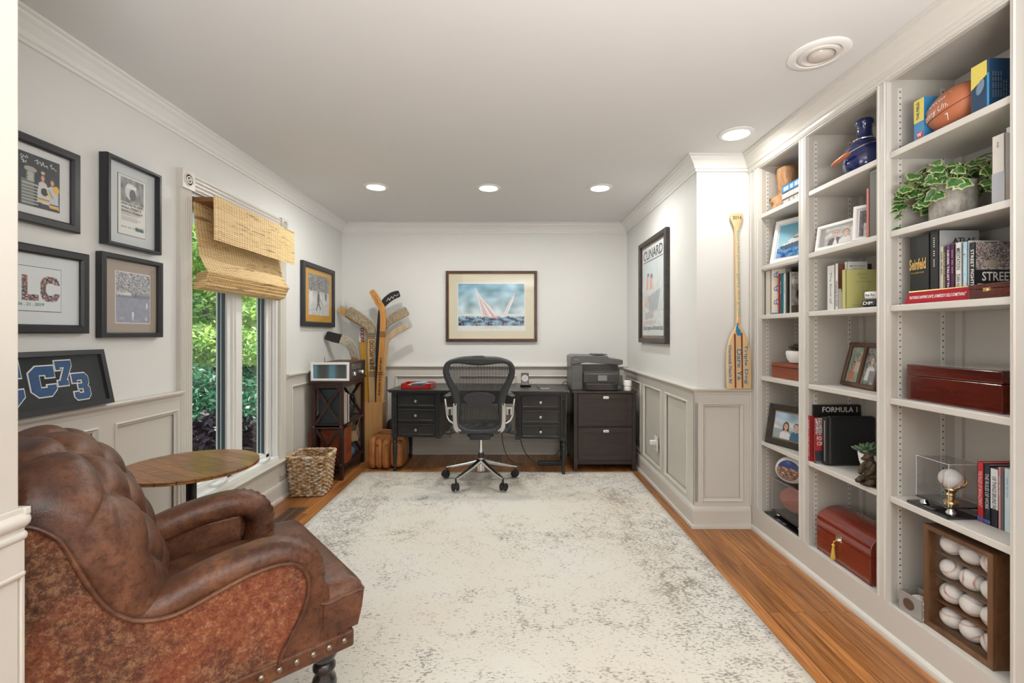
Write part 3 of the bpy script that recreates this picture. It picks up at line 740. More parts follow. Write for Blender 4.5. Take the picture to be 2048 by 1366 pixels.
for s in (-1, 1):
    # outer fabric panel, gently crowned
    yo = s*HW; poly = [V((p.x, yo, p.z)) for p in fab]+[V((-.39, yo, .33))]
    b = MB(); vec = V((0, -s*.05, 0)); b.prism(poly, vec)
    b.build('side_panel', brocade_m, ac, bevel=.004)
    MB().tube([V((p.x, yo+s*.006, p.z)) for p in fab], .0055, 8).build('welt', leather_m, ac, smooth=True)
    # padded arm, scrolls down at the front
    b = MB(); rings = []; m_ = len(apath)
    for k, p in enumerate(apath):
        d = (apath[min(k+1, m_-1)]-apath[max(k-1, 0)]).normalized(); nn = V((-d.z, 0, d.x))
        if nn.z < 0 and k < m_*.5: nn = -nn
        pl = 1+.055*(max(0, min(1, (p.x-.10)/.05)))*(1 if k % 2 else -1)
        rz = .048*pl; ry = .060*pl
        if k < 4: rz *= .8+.05*k
        if k > m_-10: f_ = (m_-k)/10; rz *= .5+.5*f_; ry *= .72+.28*f_
        ring = []
        for i in range(20):
            a = 2*pi*i/20; ca, sa = cos(a), sin(a); q = .8
            ring.append(V((p.x, s*(HW-.064), p.z))+nn*(rz*(abs(sa)**q)*(1 if sa > 0 else -1))+V((0, ry*(abs(ca)**q)*(1 if ca > 0 else -1), 0)))
        rings.append(ring)
    b.loft(rings)
    b.build('arm', leather_m, ac, smooth=True, angle=180)
    b = MB().box((-.36, s*(HW-.105), .31), (.145, s*(HW-.045), .585)); b.build('inner_arm', leather_m, ac, bevel=.015, seg=3)
    # leather post under the scroll, down to the base
    post = smoothline([(.115, 0, .33), (.128, 0, .37), (.165, 0, .43), (.19, 0, .50), (.2, 0, .56), (.235, 0, .545), (.262, 0, .49), (.268, 0, .44), (.285, 0, .41), (.325, 0, .395)], 3)
    b = MB().prism([V((p.x, s*(HW-.004), p.z)) for p in post]+[V((.322, s*(HW-.004), .33))], V((0, -s*.08, 0))); b.build('arm_front', leather_m, ac, bevel=.008, seg=3, smooth=True)
# seat cushion: T shape, crowned
def tz(x, y):
    return 0
b = MB(); NXs, NYs = 34, 34; grid = []
xs = [-.16+(.37+.16)*i/NXs for i in range(NXs+1)]
def halfw(x): return (HW-.10)+.10*max(0, min(1, (x-.215)/.02))
rings = []
for x in xs:
    hw = halfw(x); edge = max(0, min(1, (.37-x)/.035)); ez = sqrt(1-(1-edge)**2)
    top = .470+.02*(1-((x-.1)/.3)**2)*.6; ring = []
    nseg = 26
    for i in range(nseg+1):
        y = -1+2*i/nseg; e = 1-abs(y)**14
        z = .452+(top-.452+.014)*(e**.45)*(.55+.45*ez)
        ring.append(V((x-(.0 if edge >= 1 else .0), y*hw, z)))
    xa, xb = min(x, .364), min(x, .352)
    ring += [V((xa, hw*.998, .40)), V((xb, hw*.985, .345)), V((xb, -hw*.985, .345)), V((xa, -hw*.998, .40))]
    rings.append(ring)
b.loft(rings); b.build('seat_cushion', leather_m, ac, smooth=True, angle=50)
pz = .458
MB().tube(smoothline([(.225, -HW+.09, pz), (.242, -HW, pz-.004), (.30, -HW, pz-.004), (.352, -HW, pz-.002), (.366, -HW+.012, pz-.001), (.370, -.15, pz+.002), (.370, 0, pz+.002), (.370, .15, pz+.002), (.366, HW-.012, pz-.001), (.352, HW, pz-.002), (.30, HW, pz-.004), (.242, HW, pz-.004), (.225, HW-.09, pz)], 4), .006, 8).build('cushion_piping', leather_m, ac, smooth=True)
MB().box((-.37, -HW+.012, .29), (.334, HW-.012, .42)).build('seat_base', leather_m, ac, bevel=.012, seg=3)
rail = MB().box((-.385, -HW-.004, .288), (.338, HW+.004, .342)).build('nail_rail', leather_m, ac, bevel=.008, seg=2)
nail = MB().ell((0, 0, 0), (.0095, .0095, .006), 12, 6).build('nailhead', mat('antique_nail', (.30, .25, .20), .3, .9), rail, smooth=True)
spots = [(.305-.046*k, -HW-.006, .318, 0) for k in range(14)]+[(.305-.046*k, HW+.006, .318, 2) for k in range(6)]+[(.341, -HW+.03+.046*k, .318, 1) for k in range(14)]
for i, (x, y, z, q) in enumerate(spots):
    o = nail if i == 0 else nail.copy()
    if i: C.objects.link(o); o.parent = rail
    o.location = (x, y, z); o.rotation_euler = (pi/2, 0, 0) if q == 0 else ((-pi/2, 0, 0) if q == 2 else (0, pi/2, 0))
legm = mat('turned_black_wood', (.018, .014, .013), .25, coat=.3)
for x, y in ((.27, -.27), (.27, .27), (-.32, -.28), (-.32, .28)):
    MB().lathe((x, y, 0), [(.012, .0), (.024, .004), (.022, .03), (.018, .05), (.026, .065), (.033, .085), (.033, .10), (.024, .12), (.020, .13), (.032, .145), (.038, .165), (.034, .185), (.022, .20), (.022, .205), (.034, .215), (.034, .225), (.026, .235), (.038, .255), (.044, .275), (.044, .30)], 24).build('leg', legm, ac, smooth=True)
# tufted back, closed cross-section lofted across y
prof = smoothline([(-.085, 0, .42), (-.10, 0, .53), (-.112, 0, .62), (-.145, 0, .73), (-.185, 0, .83), (-.235, 0, .915), (-.30, 0, .975), (-.365, 0, 1.0), (-.435, 0, .985), (-.465, 0, .93), (-.455, 0, .87), (-.415, 0, .80), (-.395, 0, .6), (-.385, 0, .35)], 8)
NP = len(prof); acc = [0]
for i in range(1, NP): acc.append(acc[-1]+(prof[i]-prof[i-1]).length)
NT = 92; rings = []
for j in range(NT+1):
    t = -1+2*j/NT; y = (HW-.006)*(abs(t)**.92)*(1 if t > 0 else -1); ring = []
    e = abs(t); shrink = 1-sqrt(max(0, 1-e**5.0))
    for i, p in enumerate(prof):
        tan = (prof[min(i+1, NP-1)]-prof[max(i-1, 0)]).normalized(); nn = V((tan.z, 0, -tan.x))
        s_ = acc[i]
        frontside = 1 if s_ < .80 else 0
        # outer corners sink and lean
        dz = -.055*e**3.2*max(0, (p.z-.6)/.4)
        off = -shrink*.055 - .015*e**2
        # tufts
        if frontside:
            uu = y/.118; vv = (s_-.08)/.105
            a1 = (uu+vv)*pi/2; a2 = (uu-vv)*pi/2
            hgt = (abs(sin(a1+pi/4*0))*abs(sin(a2)))**.36
            fade = max(0, min(1, (.90-e)/.28))*max(0, min(1, (s_-.03)/.08))*max(0, min(1, (.76-s_)/.10))
            off += .034*(hgt-.75)*fade
            # gathers that run from the last buttons to the edge
            g_ = max(0, min(1, (e-.70)/.12))*max(0, min(1, (1.0-e)/.06))*max(0, min(1, (s_-.3)/.2))
            off -= .016*g_*max(0, 1-abs(sin(vv*pi/2))*4.0)
        q = V((p.x, y, p.z+dz))+nn*off
        ring.append(q)
    rings.append(ring)
b = MB().loft(rings); b.build('backrest', leather_m, ac, smooth=True, angle=180)
btn = None
for r_ in range(1, 7):
    for c_ in range(-2, 3):
        if (r_+c_) % 2: continue
        y = c_*.118; s_ = .08+r_*.105
        if abs(y) > HW*.6 or s_ > .74: continue
        i = min(range(NP), key=lambda k: abs(acc[k]-s_)); p = prof[i]; tan = (prof[i+1]-prof[i-1]).normalized(); nn = V((tan.z, 0, -tan.x)); e = abs(y/HW)
        pos = V((p.x, y, p.z-.055*e**3.2*max(0, (p.z-.6)/.4)))-nn*.032
        if btn is None: btn = MB().ell((0, 0, 0), (.011, .011, .007), 12, 6).build('tuft_button', leather_m, ac, smooth=True); o = btn
        else: o = btn.copy(); C.objects.link(o); o.parent = ac
        o.location = pos; o.rotation_euler = nn.to_track_quat('Z', 'Y').to_euler()
MB().prism([(-.40, -HW+.01, .33), (-.372, -HW+.01, .33), (-.372, -HW+.01, .86), (-.42, -HW+.01, .86)], (0, 2*HW-.02, 0)).build('back_panel', brocade_m, ac, bevel=.01)

# ------------------------------------------------------------------ round side table
t = thing('side_table', 'round wooden pedestal side table between the armchair and the window', 'side table', (-1.478, 2.12, 0))
MB().lathe((0, 0, .652), [(.0, 0), (.268, 0), (.276, .004), (.276, .009), (.270, .011), (.276, .013), (.276, .018), (.0, .018)], 64).build('tabletop', planked_m, t, smooth=True, angle=30)
MB().cyl((0, 0, .02), (0, 0, .652), .021, n=20).lathe((0, 0, .63), [(.021, 0), (.09, .015), (.09, .022)], 24).build('post', mat('bronze_metal', (.03, .022, .02), .35, .6), t, smooth=True)
MB().lathe((0, 0, 0), [(0, 0), (.10, 0), (.10, .006), (.09, .012), (.03, .02), (.022, .03)], 40).build('base', mat('bronze_metal'), t, smooth=True)

# ------------------------------------------------------------------ woven basket
def basket():
    x0, x1, y0, y1 = -1.768, -1.45, 3.56, 3.84
    t = thing('woven_basket', 'tapered square wicker basket with whitewashed weave beside the dark shelf stand', 'basket', ((x0+x1)/2, (y0+y1)/2, 0), radians(3))
    hx, hy, Hh = .150, .14, .31
    m, tt, bb, o = new_mat('wicker', .7)
    n = noisen(tt, mapping(tt, o, (1, 1, 2)), 22, 3, .6); n2 = noisen(tt, o, 120, 3, .6)
    c = ramp(tt, [(.38, (.32, .17, .065)), (.50, (.60, .37, .16)), (.58, (.70, .64, .56))], n).outputs[0]
    tt.links.new(mixc(tt, .6, c, ramp(tt, [(.35, (.4, .35, .3)), (.6, (1.1, 1.1, 1.1))], n2).outputs[0], 'MULTIPLY'), bb.inputs['Base Color']); bumpn(tt, bb, n2, .6, .006)
    def per(s, k):          # perimeter point of rounded square at parameter s
        a = 2*pi*s; ca, sa = cos(a), sin(a); q = .28
        return V((hx*k*abs(ca)**q*(1 if ca > 0 else -1), hy*k*abs(sa)**q*(1 if sa > 0 else -1), 0))
    pts = [per(i/400, 1) for i in range(401)]; ac_ = [0]
    for i in range(400): ac_.append(ac_[-1]+(pts[i+1]-pts[i]).length)
    def at(s, k):
        L = s*ac_[-1]; i = 0
        while i < 399 and ac_[i+1] < L: i += 1
        f_ = (L-ac_[i])/(ac_[i+1]-ac_[i]+1e-9); return pts[i].lerp(pts[i+1], f_)*k
    N = 128; rows = 19; b = MB()
    for r in range(rows):
        z = .012+(Hh-.03)*r/(rows-1); k = .80+.20*z/Hh; path = []; rad = []
        for i in range(N):
            p = at(i/N, k); out = p.normalized(); ph = sin(2*pi*i/8+pi*(r % 2)); path.append(p+out*.0075*ph+V((0, 0, z+.002*sin(i*1.7+r)))); rad.append(.0072+.0022*ph+.001*sin(i*2.3+r*1.3))
        b.tube(path, rad, 6, closed=True)
    b.build('woven_wall', m, t, smooth=True, angle=180)
    b = MB()
    for i in range(0, N, 4): b.tube([at(i/N, .79)+V((0, 0, .005)), at(i/N, .99)+V((0, 0, Hh-.01))], .0042, 6)
    b.build('stakes', m, t, smooth=True)
    b = MB()
    for ph in (0, pi):
        path = [at(i/160, 1.01)+at(i/160, 1).normalized()*.008*cos(i*.9+ph)+V((0, 0, Hh-.002+.007*sin(i*.9+ph))) for i in range(160)]; b.tube(path, .0085, 6, closed=True)
    b.build('braided_rim', m, t, smooth=True, angle=180)
    MB().box((-hx*.78, -hy*.78, .004), (hx*.78, hy*.78, .014)).build('bottom', m, t)
basket()

# ------------------------------------------------------------------ X-sided shelf stand and its contents
SX0, SX1, SY0, SY1 = -1.735, -1.465, 3.98, 4.58
t = thing('shelf_stand', 'dark espresso wood shelf stand with X-braced ends in the back left corner', 'shelf', ((SX0+SX1)/2, (SY0+SY1)/2, 0))
MB().box((SX0-.012, SY0-.012, .842), (SX1+.012, SY1+.012, .862)).build('top', espresso_m, t, world=True, bevel=.003)
for x in (SX0, SX1-.032):
    for y in (SY0, SY1-.032): MB().box((x, y, 0), (x+.032, y+.032, .842)).build('leg', espresso_m, t, world=True, bevel=.002)
for z in (.10, .46): MB().box((SX0+.004, SY0+.004, z), (SX1-.004, SY1-.004, z+.018)).build('shelf', espresso_m, t, world=True, bevel=.002)
def xbrace(y, x0, x1, z0, z1, w=.024):
    b = MB()
    for (a, c) in (((x0, y, z0), (x1, y, z1)), ((x1, y+.006, z0), (x0, y+.006, z1))): b.strip([a, c], [w, w], .012)
    return b
for y in (SY0+.012, SY1-.026):
    for z0, z1 in ((.12, .44), (.49, .80)):
        xbrace(y, SX0+.034, SX1-.034, z0, z1).build('x_brace', espresso_m, t, world=True)
    b = MB().box((SX0+.03, y-.008, .445), (SX1-.03, y+.012, .485)).box((SX0+.03, y-.008, .80), (SX1-.03, y+.012, .842)).box((SX0+.03, y-.008, .085), (SX1-.03, y+.012, .115))
    b.build('end_rail', espresso_m, t, world=True, bevel=.002)
b = MB().box((SX1-.024, SY0+.03, .80), (SX1-.006, SY1-.03, .842)); b.build('front_rail', espresso_m, t, world=True)
for (a, c) in (((SX0+.012, SY0+.03, .49), (SX0+.012, SY1-.03, .80)), ((SX0+.02, SY1-.03, .49), (SX0+.02, SY0+.03, .80))):
    MB().strip([a, c], [.024, .024], .01, (1, 0, 0)).build('back_brace', espresso_m, t, world=True)
for z in (.465, .135):
    b = MB()
    for x in (SX0+.016, SX1-.016): b.ell((x, SY0-.001, z), (.0045, .002, .0045), 10, 6)
    b.build('bolt_cap', silver_m, t, world=True, smooth=True)
tag(MB().box((SX0+.045, SY0+.045, .480), (SX1-.05, SY0+.085, .79)).build('binder', mat('teal_black_binder', (.025, .04, .045), .5), bevel=.006), 'dark teal binder standing behind the front X brace of the shelf stand', 'binder')
def upright(name, label, cat, y, th, h, x0, x1, z, m, group=None, pages=True):
    o = MB().box((x0, y, z), (x0+.004, y+th, z+h)) if False else MB()
    o.box((x0, y, z), (x1, y+th*.12, z+h)).box((x0, y+th*.88, z), (x1, y+th, z+h)).box((x1-.004, y, z), (x1, y+th, z+h))
    ob = o.build(name, m, bevel=.0008); tag(ob, label, cat, group)
    if pages: MB().box((x0+.003, y+th*.12, z+.003), (x1-.004, y+th*.88, z+h-.003)).build('pages', paper_m, ob, world=True)
    return ob
y = SY0+.09
for k, (col, h, th, lb) in enumerate([((.62, .60, .52), .26, .018, 'thin cream spiral-bound notebook, nearest of the row in the dark shelf stand'), ((.70, .68, .62), .27, .012, 'thin white folder second in the row in the dark shelf stand'), ((.26, .05, .035), .255, .022, 'dark red spined book in the row in the dark shelf stand'), ((.66, .64, .58), .25, .024, 'thick cream album, farthest of the row in the dark shelf stand')]):
    ob = upright('notebook' if k == 0 else 'book', lb, 'book', y, th, h, SX0+.06, SX1-.006, .478, mat('shelf_book_%d' % k, col, .6), 'books in the dark shelf stand'); y += th+.004
    if k == 0:
        s = MB()
        for q in range(26): s.tube([(SX1-.006+.005*cos(a_), ob.location.y+.009*sin(a_), .485+.0098*q) for a_ in [i*pi/4 for i in range(8)]], .0012, 4, closed=True)
        s.build('spiral', silver_m, ob, world=True)
b = MB().ell((-1.60, 4.29, .60), (.10, .085, .125), 18, 12); b.tube(smoothline([(-1.52, 4.22, .66), (-1.475, 4.24, .72), (-1.47, 4.30, .64), (-1.50, 4.33, .53)], 5), .01, 8).ell((-1.52, 4.27, .56), (.05, .06, .075), 14, 10)
tag(b.build('backpack', mat('black_nylon', (.012, .013, .014), .7, bump=.5, bscale=30), smooth=True), 'soft black bag on the upper shelf of the dark stand', 'bag')
b = MB().box((SX0+.04, SY0+.10, .119), (SX1-.01, SY0+.125+.13, .43)); o = tag(b.build('wooden_chest', cherry_m, bevel=.006), 'orange-brown wooden chest on the lower shelf of the dark stand', 'chest')
frame_mb(.22, .29, .03, .01).build('front_panel', cherry_m, o).matrix_basis = Matrix.Translation(V((-.11, -.08, .01))) @ Matrix.Rotation(pi/2, 4, 'X')
o.children[0].location.y = -.0785
cx = thing('cardboard_box', 'small open cardboard box with torn flaps on the dark stand', 'box', (-1.53, 4.36, .28), (radians(14), radians(-8), radians(10)))
cb = mat('cardboard', (.36, .24, .14), .85, var=.15)
b = MB().obox((-.075, -.07, 0), (.075, .07, .10), .004); b.build('carton', cb, cx)
b = MB().prism([(.073, -.068, .10), (.073, .068, .10), (.105, .068, .165), (.105, -.068, .165)], (.003, 0, -.001)); b.build('flap', cb, cx)
b = MB().prism([(-.073, -.068, .10), (-.073, .068, .10), (-.10, .068, .15), (-.10, -.068, .15)], (.003, 0, .001)); b.build('flap', cb, cx)
MB().box((.0755, -.05, .02), (.0762, .02, .07)).build('printed_panel', mat('carton_print', (.10, .09, .085), .7), cx)
b = MB().ell((-1.60, 4.37, .195), (.095, .09, .075), 18, 10).ell((-1.52, 4.30, .17), (.05, .06, .05), 14, 8); tag(b.build('folded_jeans', mat('blue_denim', (.05, .09, .15), .9, bump=.8, bscale=18), smooth=True), 'bundled blue cloth on the lower shelf of the dark stand, under the cardboard box', 'cloth')
b = MB().box((-1.775, 4.02, 0.0), (-1.755, 4.34, .42)).box((-1.755, 4.02, 0), (-1.74, 4.04, .42)); tag(b.build('wooden_plank', cherry_m, bevel=.003), 'orange wooden board leaning on the wainscot behind the dark shelf stand', 'board')

# white-framed tabletop radio + walnut receiver on the stand
t = thing('tabletop_radio', 'white-framed tabletop radio with a blue-grey glass face on the shelf stand', 'radio', (-1.58, 4.03, .862))

MB().box((-.155, -.045, .004), (.170, .025, .160)).build('case', mat('radio_walnut', (.06, .03, .022), .4), t, bevel=.006)
frame_mb(.33, .16, .020, .016).build('bezel', white_m, t).matrix_basis = Matrix.Translation(V((-.16, -.043, .002))) @ Matrix.Rotation(pi/2, 4, 'X')
m, tt, bb, o_ = new_mat('striped_radio_glass', .1)
w = node(tt, 'ShaderNodeTexWave', wave_type='BANDS', bands_direction='X', Scale=2.0, Distortion=.3, Detail=1); w.inputs['Phase Offset'].default_value = 2.2; tt.links.new(o_, w.inputs['Vector'])
tt.links.new(ramp(tt, [(.2, (.075, .085, .085)), (.6, (.10, .13, .14)), (.95, (.12, .27, .36))], w.outputs['Fac']).outputs[0], bb.inputs['Base Color'])
MB().box((-.145, -.050, .018), (.155, -.046, .146)).build('face_glass', m, t, bevel=.002)
MB().cyl((-.07, .02, .155), (-.07, .02, .205), .002, n=8).build('antenna', black_m, t)
t = thing('walnut_receiver', 'dark walnut receiver with two chrome knobs at the back of the shelf stand', 'radio', (-1.585, 4.30, .862))
MB().box((-.13, -.235, 0), (.135, .245, .155)).build('case', mat('radio_walnut'), t, bevel=.004)
MB().box((.134, -.225, .010), (.138, .235, .145)).build('fascia', blackp_m, t)
MB().box((.138, -.20, .085), (.1395, .12, .130)).build('dial_glass', mat('dial_glass', (.09, .10, .10), .1), t)
for y in (-.11, .12): MB().lathe((.138, y, .045), [(.022, 0), (.022, .014), (.018, .022), (0, .022)], 20, (1, 0, 0)).build('knob', chrome_m, t, smooth=True)

# ------------------------------------------------------------------ hockey sticks in a wooden box
BXX, BYY = -1.385, 4.66
t = thing('stick_box', 'tall light oak box holding the hockey sticks', 'box', (BXX, BYY, 0))
b = MB().obox((-.092, -.07, 0), (.092, .07, .585), .012); b.build('box_walls', oakbox_m, t, bevel=.001)
tape_tan = mat('tan_tape', (.50, .41, .27), .85, dark=(.13, .10, .07), vscale=75, stretch=(2.2, 1, .5), var=.1)
tape_white = mat('white_tape', (.62, .57, .47), .85, dark=(.26, .22, .17), vscale=60, stretch=(2.2, 1, .5), var=.1)
tape_black = mat('black_tape', (.02, .018, .017), .8, bump=.4)
stickw = wood('stick_ash', (.62, .42, .20), (.45, .27, .11), .4, 'z', 18)
orangew = wood('stick_orange', (.62, .30, .08), (.45, .20, .05), .35, 'z', 14)
whitest = mat('stick_white', (.72, .72, .70), .4)
yel = mat('stick_yellow', (.70, .38, .04), .4)
def stick(label, pts, Y, segs, foot, thick=.022, extra=None):
    """pts = [(px,py,width px)] blade tip -> shaft, drawn in the plane at depth Y; foot=(x,z) where it ends inside the box"""
    P = [onY(p_[0], p_[1], p_[3] if len(p_) > 3 else Y) for p_ in pts]; w = [p_[2]*(p_[3] if len(p_) > 3 else Y)/F for p_ in pts]
    foot3 = V((foot[0], 4.66+(Y-4.72)*.3, foot[1])); P.append(foot3); w.append(w[-1]*.8)
    t = thing('hockey_stick', label, 'hockey stick', tuple(foot3), 0, 'hockey sticks in the corner')
    i0 = 0
    # refine the blade curve
    fine = []; fw = []
    for i in range(len(P)-1):
        a, b_, c, d = P[max(i-1, 0)], P[i], P[i+1], P[min(i+2, len(P)-1)]
        for k in range(5 if i < len(P)-2 else 2):
            s_ = k/(5 if i < len(P)-2 else 2)
            q = .5*((2*b_)+(c-a)*s_+(2*a-5*b_+4*c-d)*s_*s_+(3*b_-a-3*c+d)*s_**3) if i < len(P)-2 else b_.lerp(c, s_)
            fine.append(q); fw.append(w[i]+(w[i+1]-w[i])*s_)
    fine.append(P[-1]); fw.append(w[-1]); fw[0] *= .75
    n = len(fine); total = (len(P)-2)*5
    cuts = [int(c*5) for c, _, _ in segs]+[n-1]
    for k, (c, nm, m) in enumerate(segs):
        a, e = cuts[k], (cuts[k+1] if k < len(segs)-1 else n-1)
        if e > a: MB().strip(fine[a:e+1], [q*(1.0 if 'tape' not in nm else 1.05) for q in fw[a:e+1]], thick*(1.0 if 'tape' not in nm else 1.15)).build(nm, m, t, world=True, bevel=.003)
    return t
def shaft_text(t, body, p_top, p_bot, wpx, Y, m, up=True, thick=.024):
    a, c = onY(*p_top, Y-.0125), onY(*p_bot, Y-.0125); d = (a-c) if up else (c-a); L = d.length; d.normalize()
    s = V((0, -1, 0)); yd = s.cross(d)      # text runs along d
    w = wpx*Y/F; o = (c if up else a)-yd*(w/2)
    letters(body, L, w, o, d, yd, m, t, bold=.015)
def stripes(t, ps, wpx, Y, m):
    b = MB()
    for (px, py) in ps: p = onY(px, py, Y-.0145); w = wpx*Y/F/2; b.box((p.x-w, p.y-.0008, p.z-.003), (p.x+w, p.y, p.z+.003))
    b.build('shaft_stripe', m, t, world=True)
st = stick('goalie hockey stick with black-taped tip on white tape, lowest blade at left', [(652, 670, 16, 4.42), (668, 675, 18, 4.46), (690, 681, 18, 4.52), (704, 695, 17, 4.57), (710, 715, 15, 4.61), (713, 740, 15, 4.63)], 4.66, [(0, 'tape', tape_black), (1.6, 'blade_tape', tape_white), (4, 'shaft', stickw)], (-1.44, .05))
st = stick('white hockey stick with yellow shaft and a pale blade behind the others', [(691, 600, 7), (703, 612, 14), (716, 634, 14), (724, 655, 11), (727, 700, 11), (731, 760, 11)], 4.80, [(0, 'blade', whitest), (3.6, 'shaft', yel)], (-1.43, .05))
b = MB(); p = onY(723, 655, 4.788); b.box((p.x-.026, p.y-.001, p.z-.15), (p.x+.026, p.y, p.z+.03)); b.build('label_wrap', whitest, st, world=True); shaft_text(st, '#20', (724.5, 655), (725, 685), 8, 4.784, mat('maroon_ink', (.20, .02, .03), .5))
stick('hockey stick with bare tan blade pointing left behind the Sher-Wood stick', [(678, 617, 15), (695, 628, 16), (715, 641, 14), (733, 654, 12), (741, 690, 11), (744, 760, 11)], 4.745, [(0, 'blade', stickw), (3, 'shaft', stickw)], (-1.42, .05))
st = stick('goalie hockey stick lettered SHER-WOOD with a dirty taped blade', [(696, 621, 19), (712, 632, 20), (730, 644, 19), (742, 656, 16), (743, 673, 14), (742, 715, 12.5), (744, 780, 12)], 4.70, [(0, 'blade_tape', tape_tan), (4, 'shaft', stickw)], (-1.39, .05))
shaft_text(st, 'SHER-WOOD', (743, 680), (744, 739), 8.5, 4.70, black_m); stripes(st, [(742.5, 668), (742.5, 672), (742.5, 676), (744, 744), (744, 748), (744, 752)], 13, 4.70, black_m)
st = stick('black hockey stick with a signed dark blade at the upper right', [(799, 587, 13), (785, 592, 15), (771, 603, 14), (763, 617, 10), (759, 650, 9), (755, 720, 8)], 4.72, [(0, 'blade', tape_black), (3, 'shaft', black_m)], (-1.37, .05))
b = MB(); pp = [onY(a, c, 4.705) for a, c in ((773, 603), (777, 596), (779, 601), (783, 593), (786, 597), (789, 590), (793, 592), (797, 588))]; b.tube(smoothline(pp, 3), .0022, 5); b.build('signature', white_m, st, world=True)
st = stick('orange wooden hockey stick with a signed upright blade', [(743, 581, 10), (750, 592, 13), (757, 605, 13), (765, 620, 12), (766, 650, 11), (763, 700, 10), (758, 780, 10)], 4.655, [(0, 'blade', orangew), (3.2, 'shaft', orangew)], (-1.355, .05))
shaft_text(st, 'NORTHLAND', (762, 715), (758, 790), 4, 4.65, black_m); stripes(st, [(765.5, 664), (765.5, 668), (765.5, 672), (761, 745), (761, 749)], 11, 4.65, black_m)
b = MB(); pp = [onY(a, c, 4.64) for a, c in ((747, 592), (750, 594), (751, 599), (755, 600), (755, 606), (759, 608), (760, 613))]; b.tube(smoothline(pp, 3), .0014, 5); b.build('signature', mat('brown_ink', (.12, .05, .02), .5), st, world=True)
stick('hockey stick with grimy taped blade at the right of the bundle', [(815, 621, 17), (802, 628, 18), (786, 637, 17), (772, 649, 13), (767, 668, 11), (766, 720, 10)], 4.76, [(0, 'blade_tape', tape_tan), (3.6, 'shaft', stickw)], (-1.335, .05))
stick('hockey stick with worn bare blade, lower of the two at the right', [(815, 652, 10), (800, 659, 12), (784, 669, 11), (773, 683, 10), (770, 710, 9), (765, 770, 9)], 4.68, [(0, 'blade', wood('stick_pale', (.55, .42, .27), (.38, .27, .16), .5, 'z', 18)), (3.6, 'shaft', stickw)], (-1.33, .05))
p = onY(616, 733, 4.6); q = V((-1.56, 4.84, .965))
o = MB().strip([(-1.785, 4.20, .963), (-1.72, 4.42, .963)], [.03, .03], .03, (0, 0, 1)).build('hockey_stick_butt', stickw, bevel=.005); tag(o, 'short wooden stick end poking out left of the white-framed radio', 'hockey stick', 'hockey sticks in the corner')

# ------------------------------------------------------------------ leather satchel
t = thing('leather_satchel', 'tan leather briefcase with outer pockets standing by the desk leg', 'bag', (-1.185, 4.39, 0), radians(-6))
tanm = mat('tan_leather', (.40, .155, .045), .45, var=.35, vscale=9, bump=.25, bscale=50)
def pillow(c, r, q=.45, n=22, m=12):
    rings = []
    for k in range(m+1):
        a = -pi/2+pi*k/m; a = max(-pi/2+.02, min(pi/2-.02, a)); f_ = lambda v: abs(v)**q*(1 if v >= 0 else -1)
        rings.append([V(c)+V((r[0]*f_(cos(a))*f_(cos(2*pi*i/n)), r[1]*f_(cos(a))*f_(sin(2*pi*i/n)), r[2]*f_(sin(a)))) for i in range(n)])
    return rings
MB().loft(pillow((0, .06, .165), (.17, .075, .165))).build('body', tanm, t, smooth=True)
for k, x in enumerate((-.12, -.055, .01)): MB().loft(pillow((x, -.02, .15-.004*k), (.036, .09, .148-.006*k))).build('pocket', tanm, t, smooth=True)
MB().loft(pillow((.105, -.005, .14), (.058, .085, .125))).build('pocket', tanm, t, smooth=True)
MB().tube(smoothline([(-.12, .02, .30), (-.07, .0, .345), (.0, -.01, .355), (.07, .0, .34), (.11, .03, .31)], 6), .011, 8).build('handle', tanm, t, smooth=True)
for x in (-.055, .03): MB().strip([(x, -.105, .24), (x, -.118, .16), (x, -.114, .05)], [.018]*3, .004, (0, -1, 0)).build('strap', tanm, t); MB().box((x-.012, -.122, .225), (x+.012, -.108, .245)).build('buckle', gold_m, t)
o = MB().loft(pillow((-1.19, 4.70, .31), (.085, .07, .10), .6)).box((-1.27, 4.64, 0), (-1.11, 4.78, .26)).build('black_bin', black_m, smooth=True, bevel=.01); tag(o, 'black bag bulging from a bin behind the tan briefcase', 'bag')

# ------------------------------------------------------------------ desk
dk = thing('desk', 'long black painted double-pedestal desk with turned legs against the back wall', 'desk', (-.3125, 4.15, 0), radians(-4.1))
DW = .83
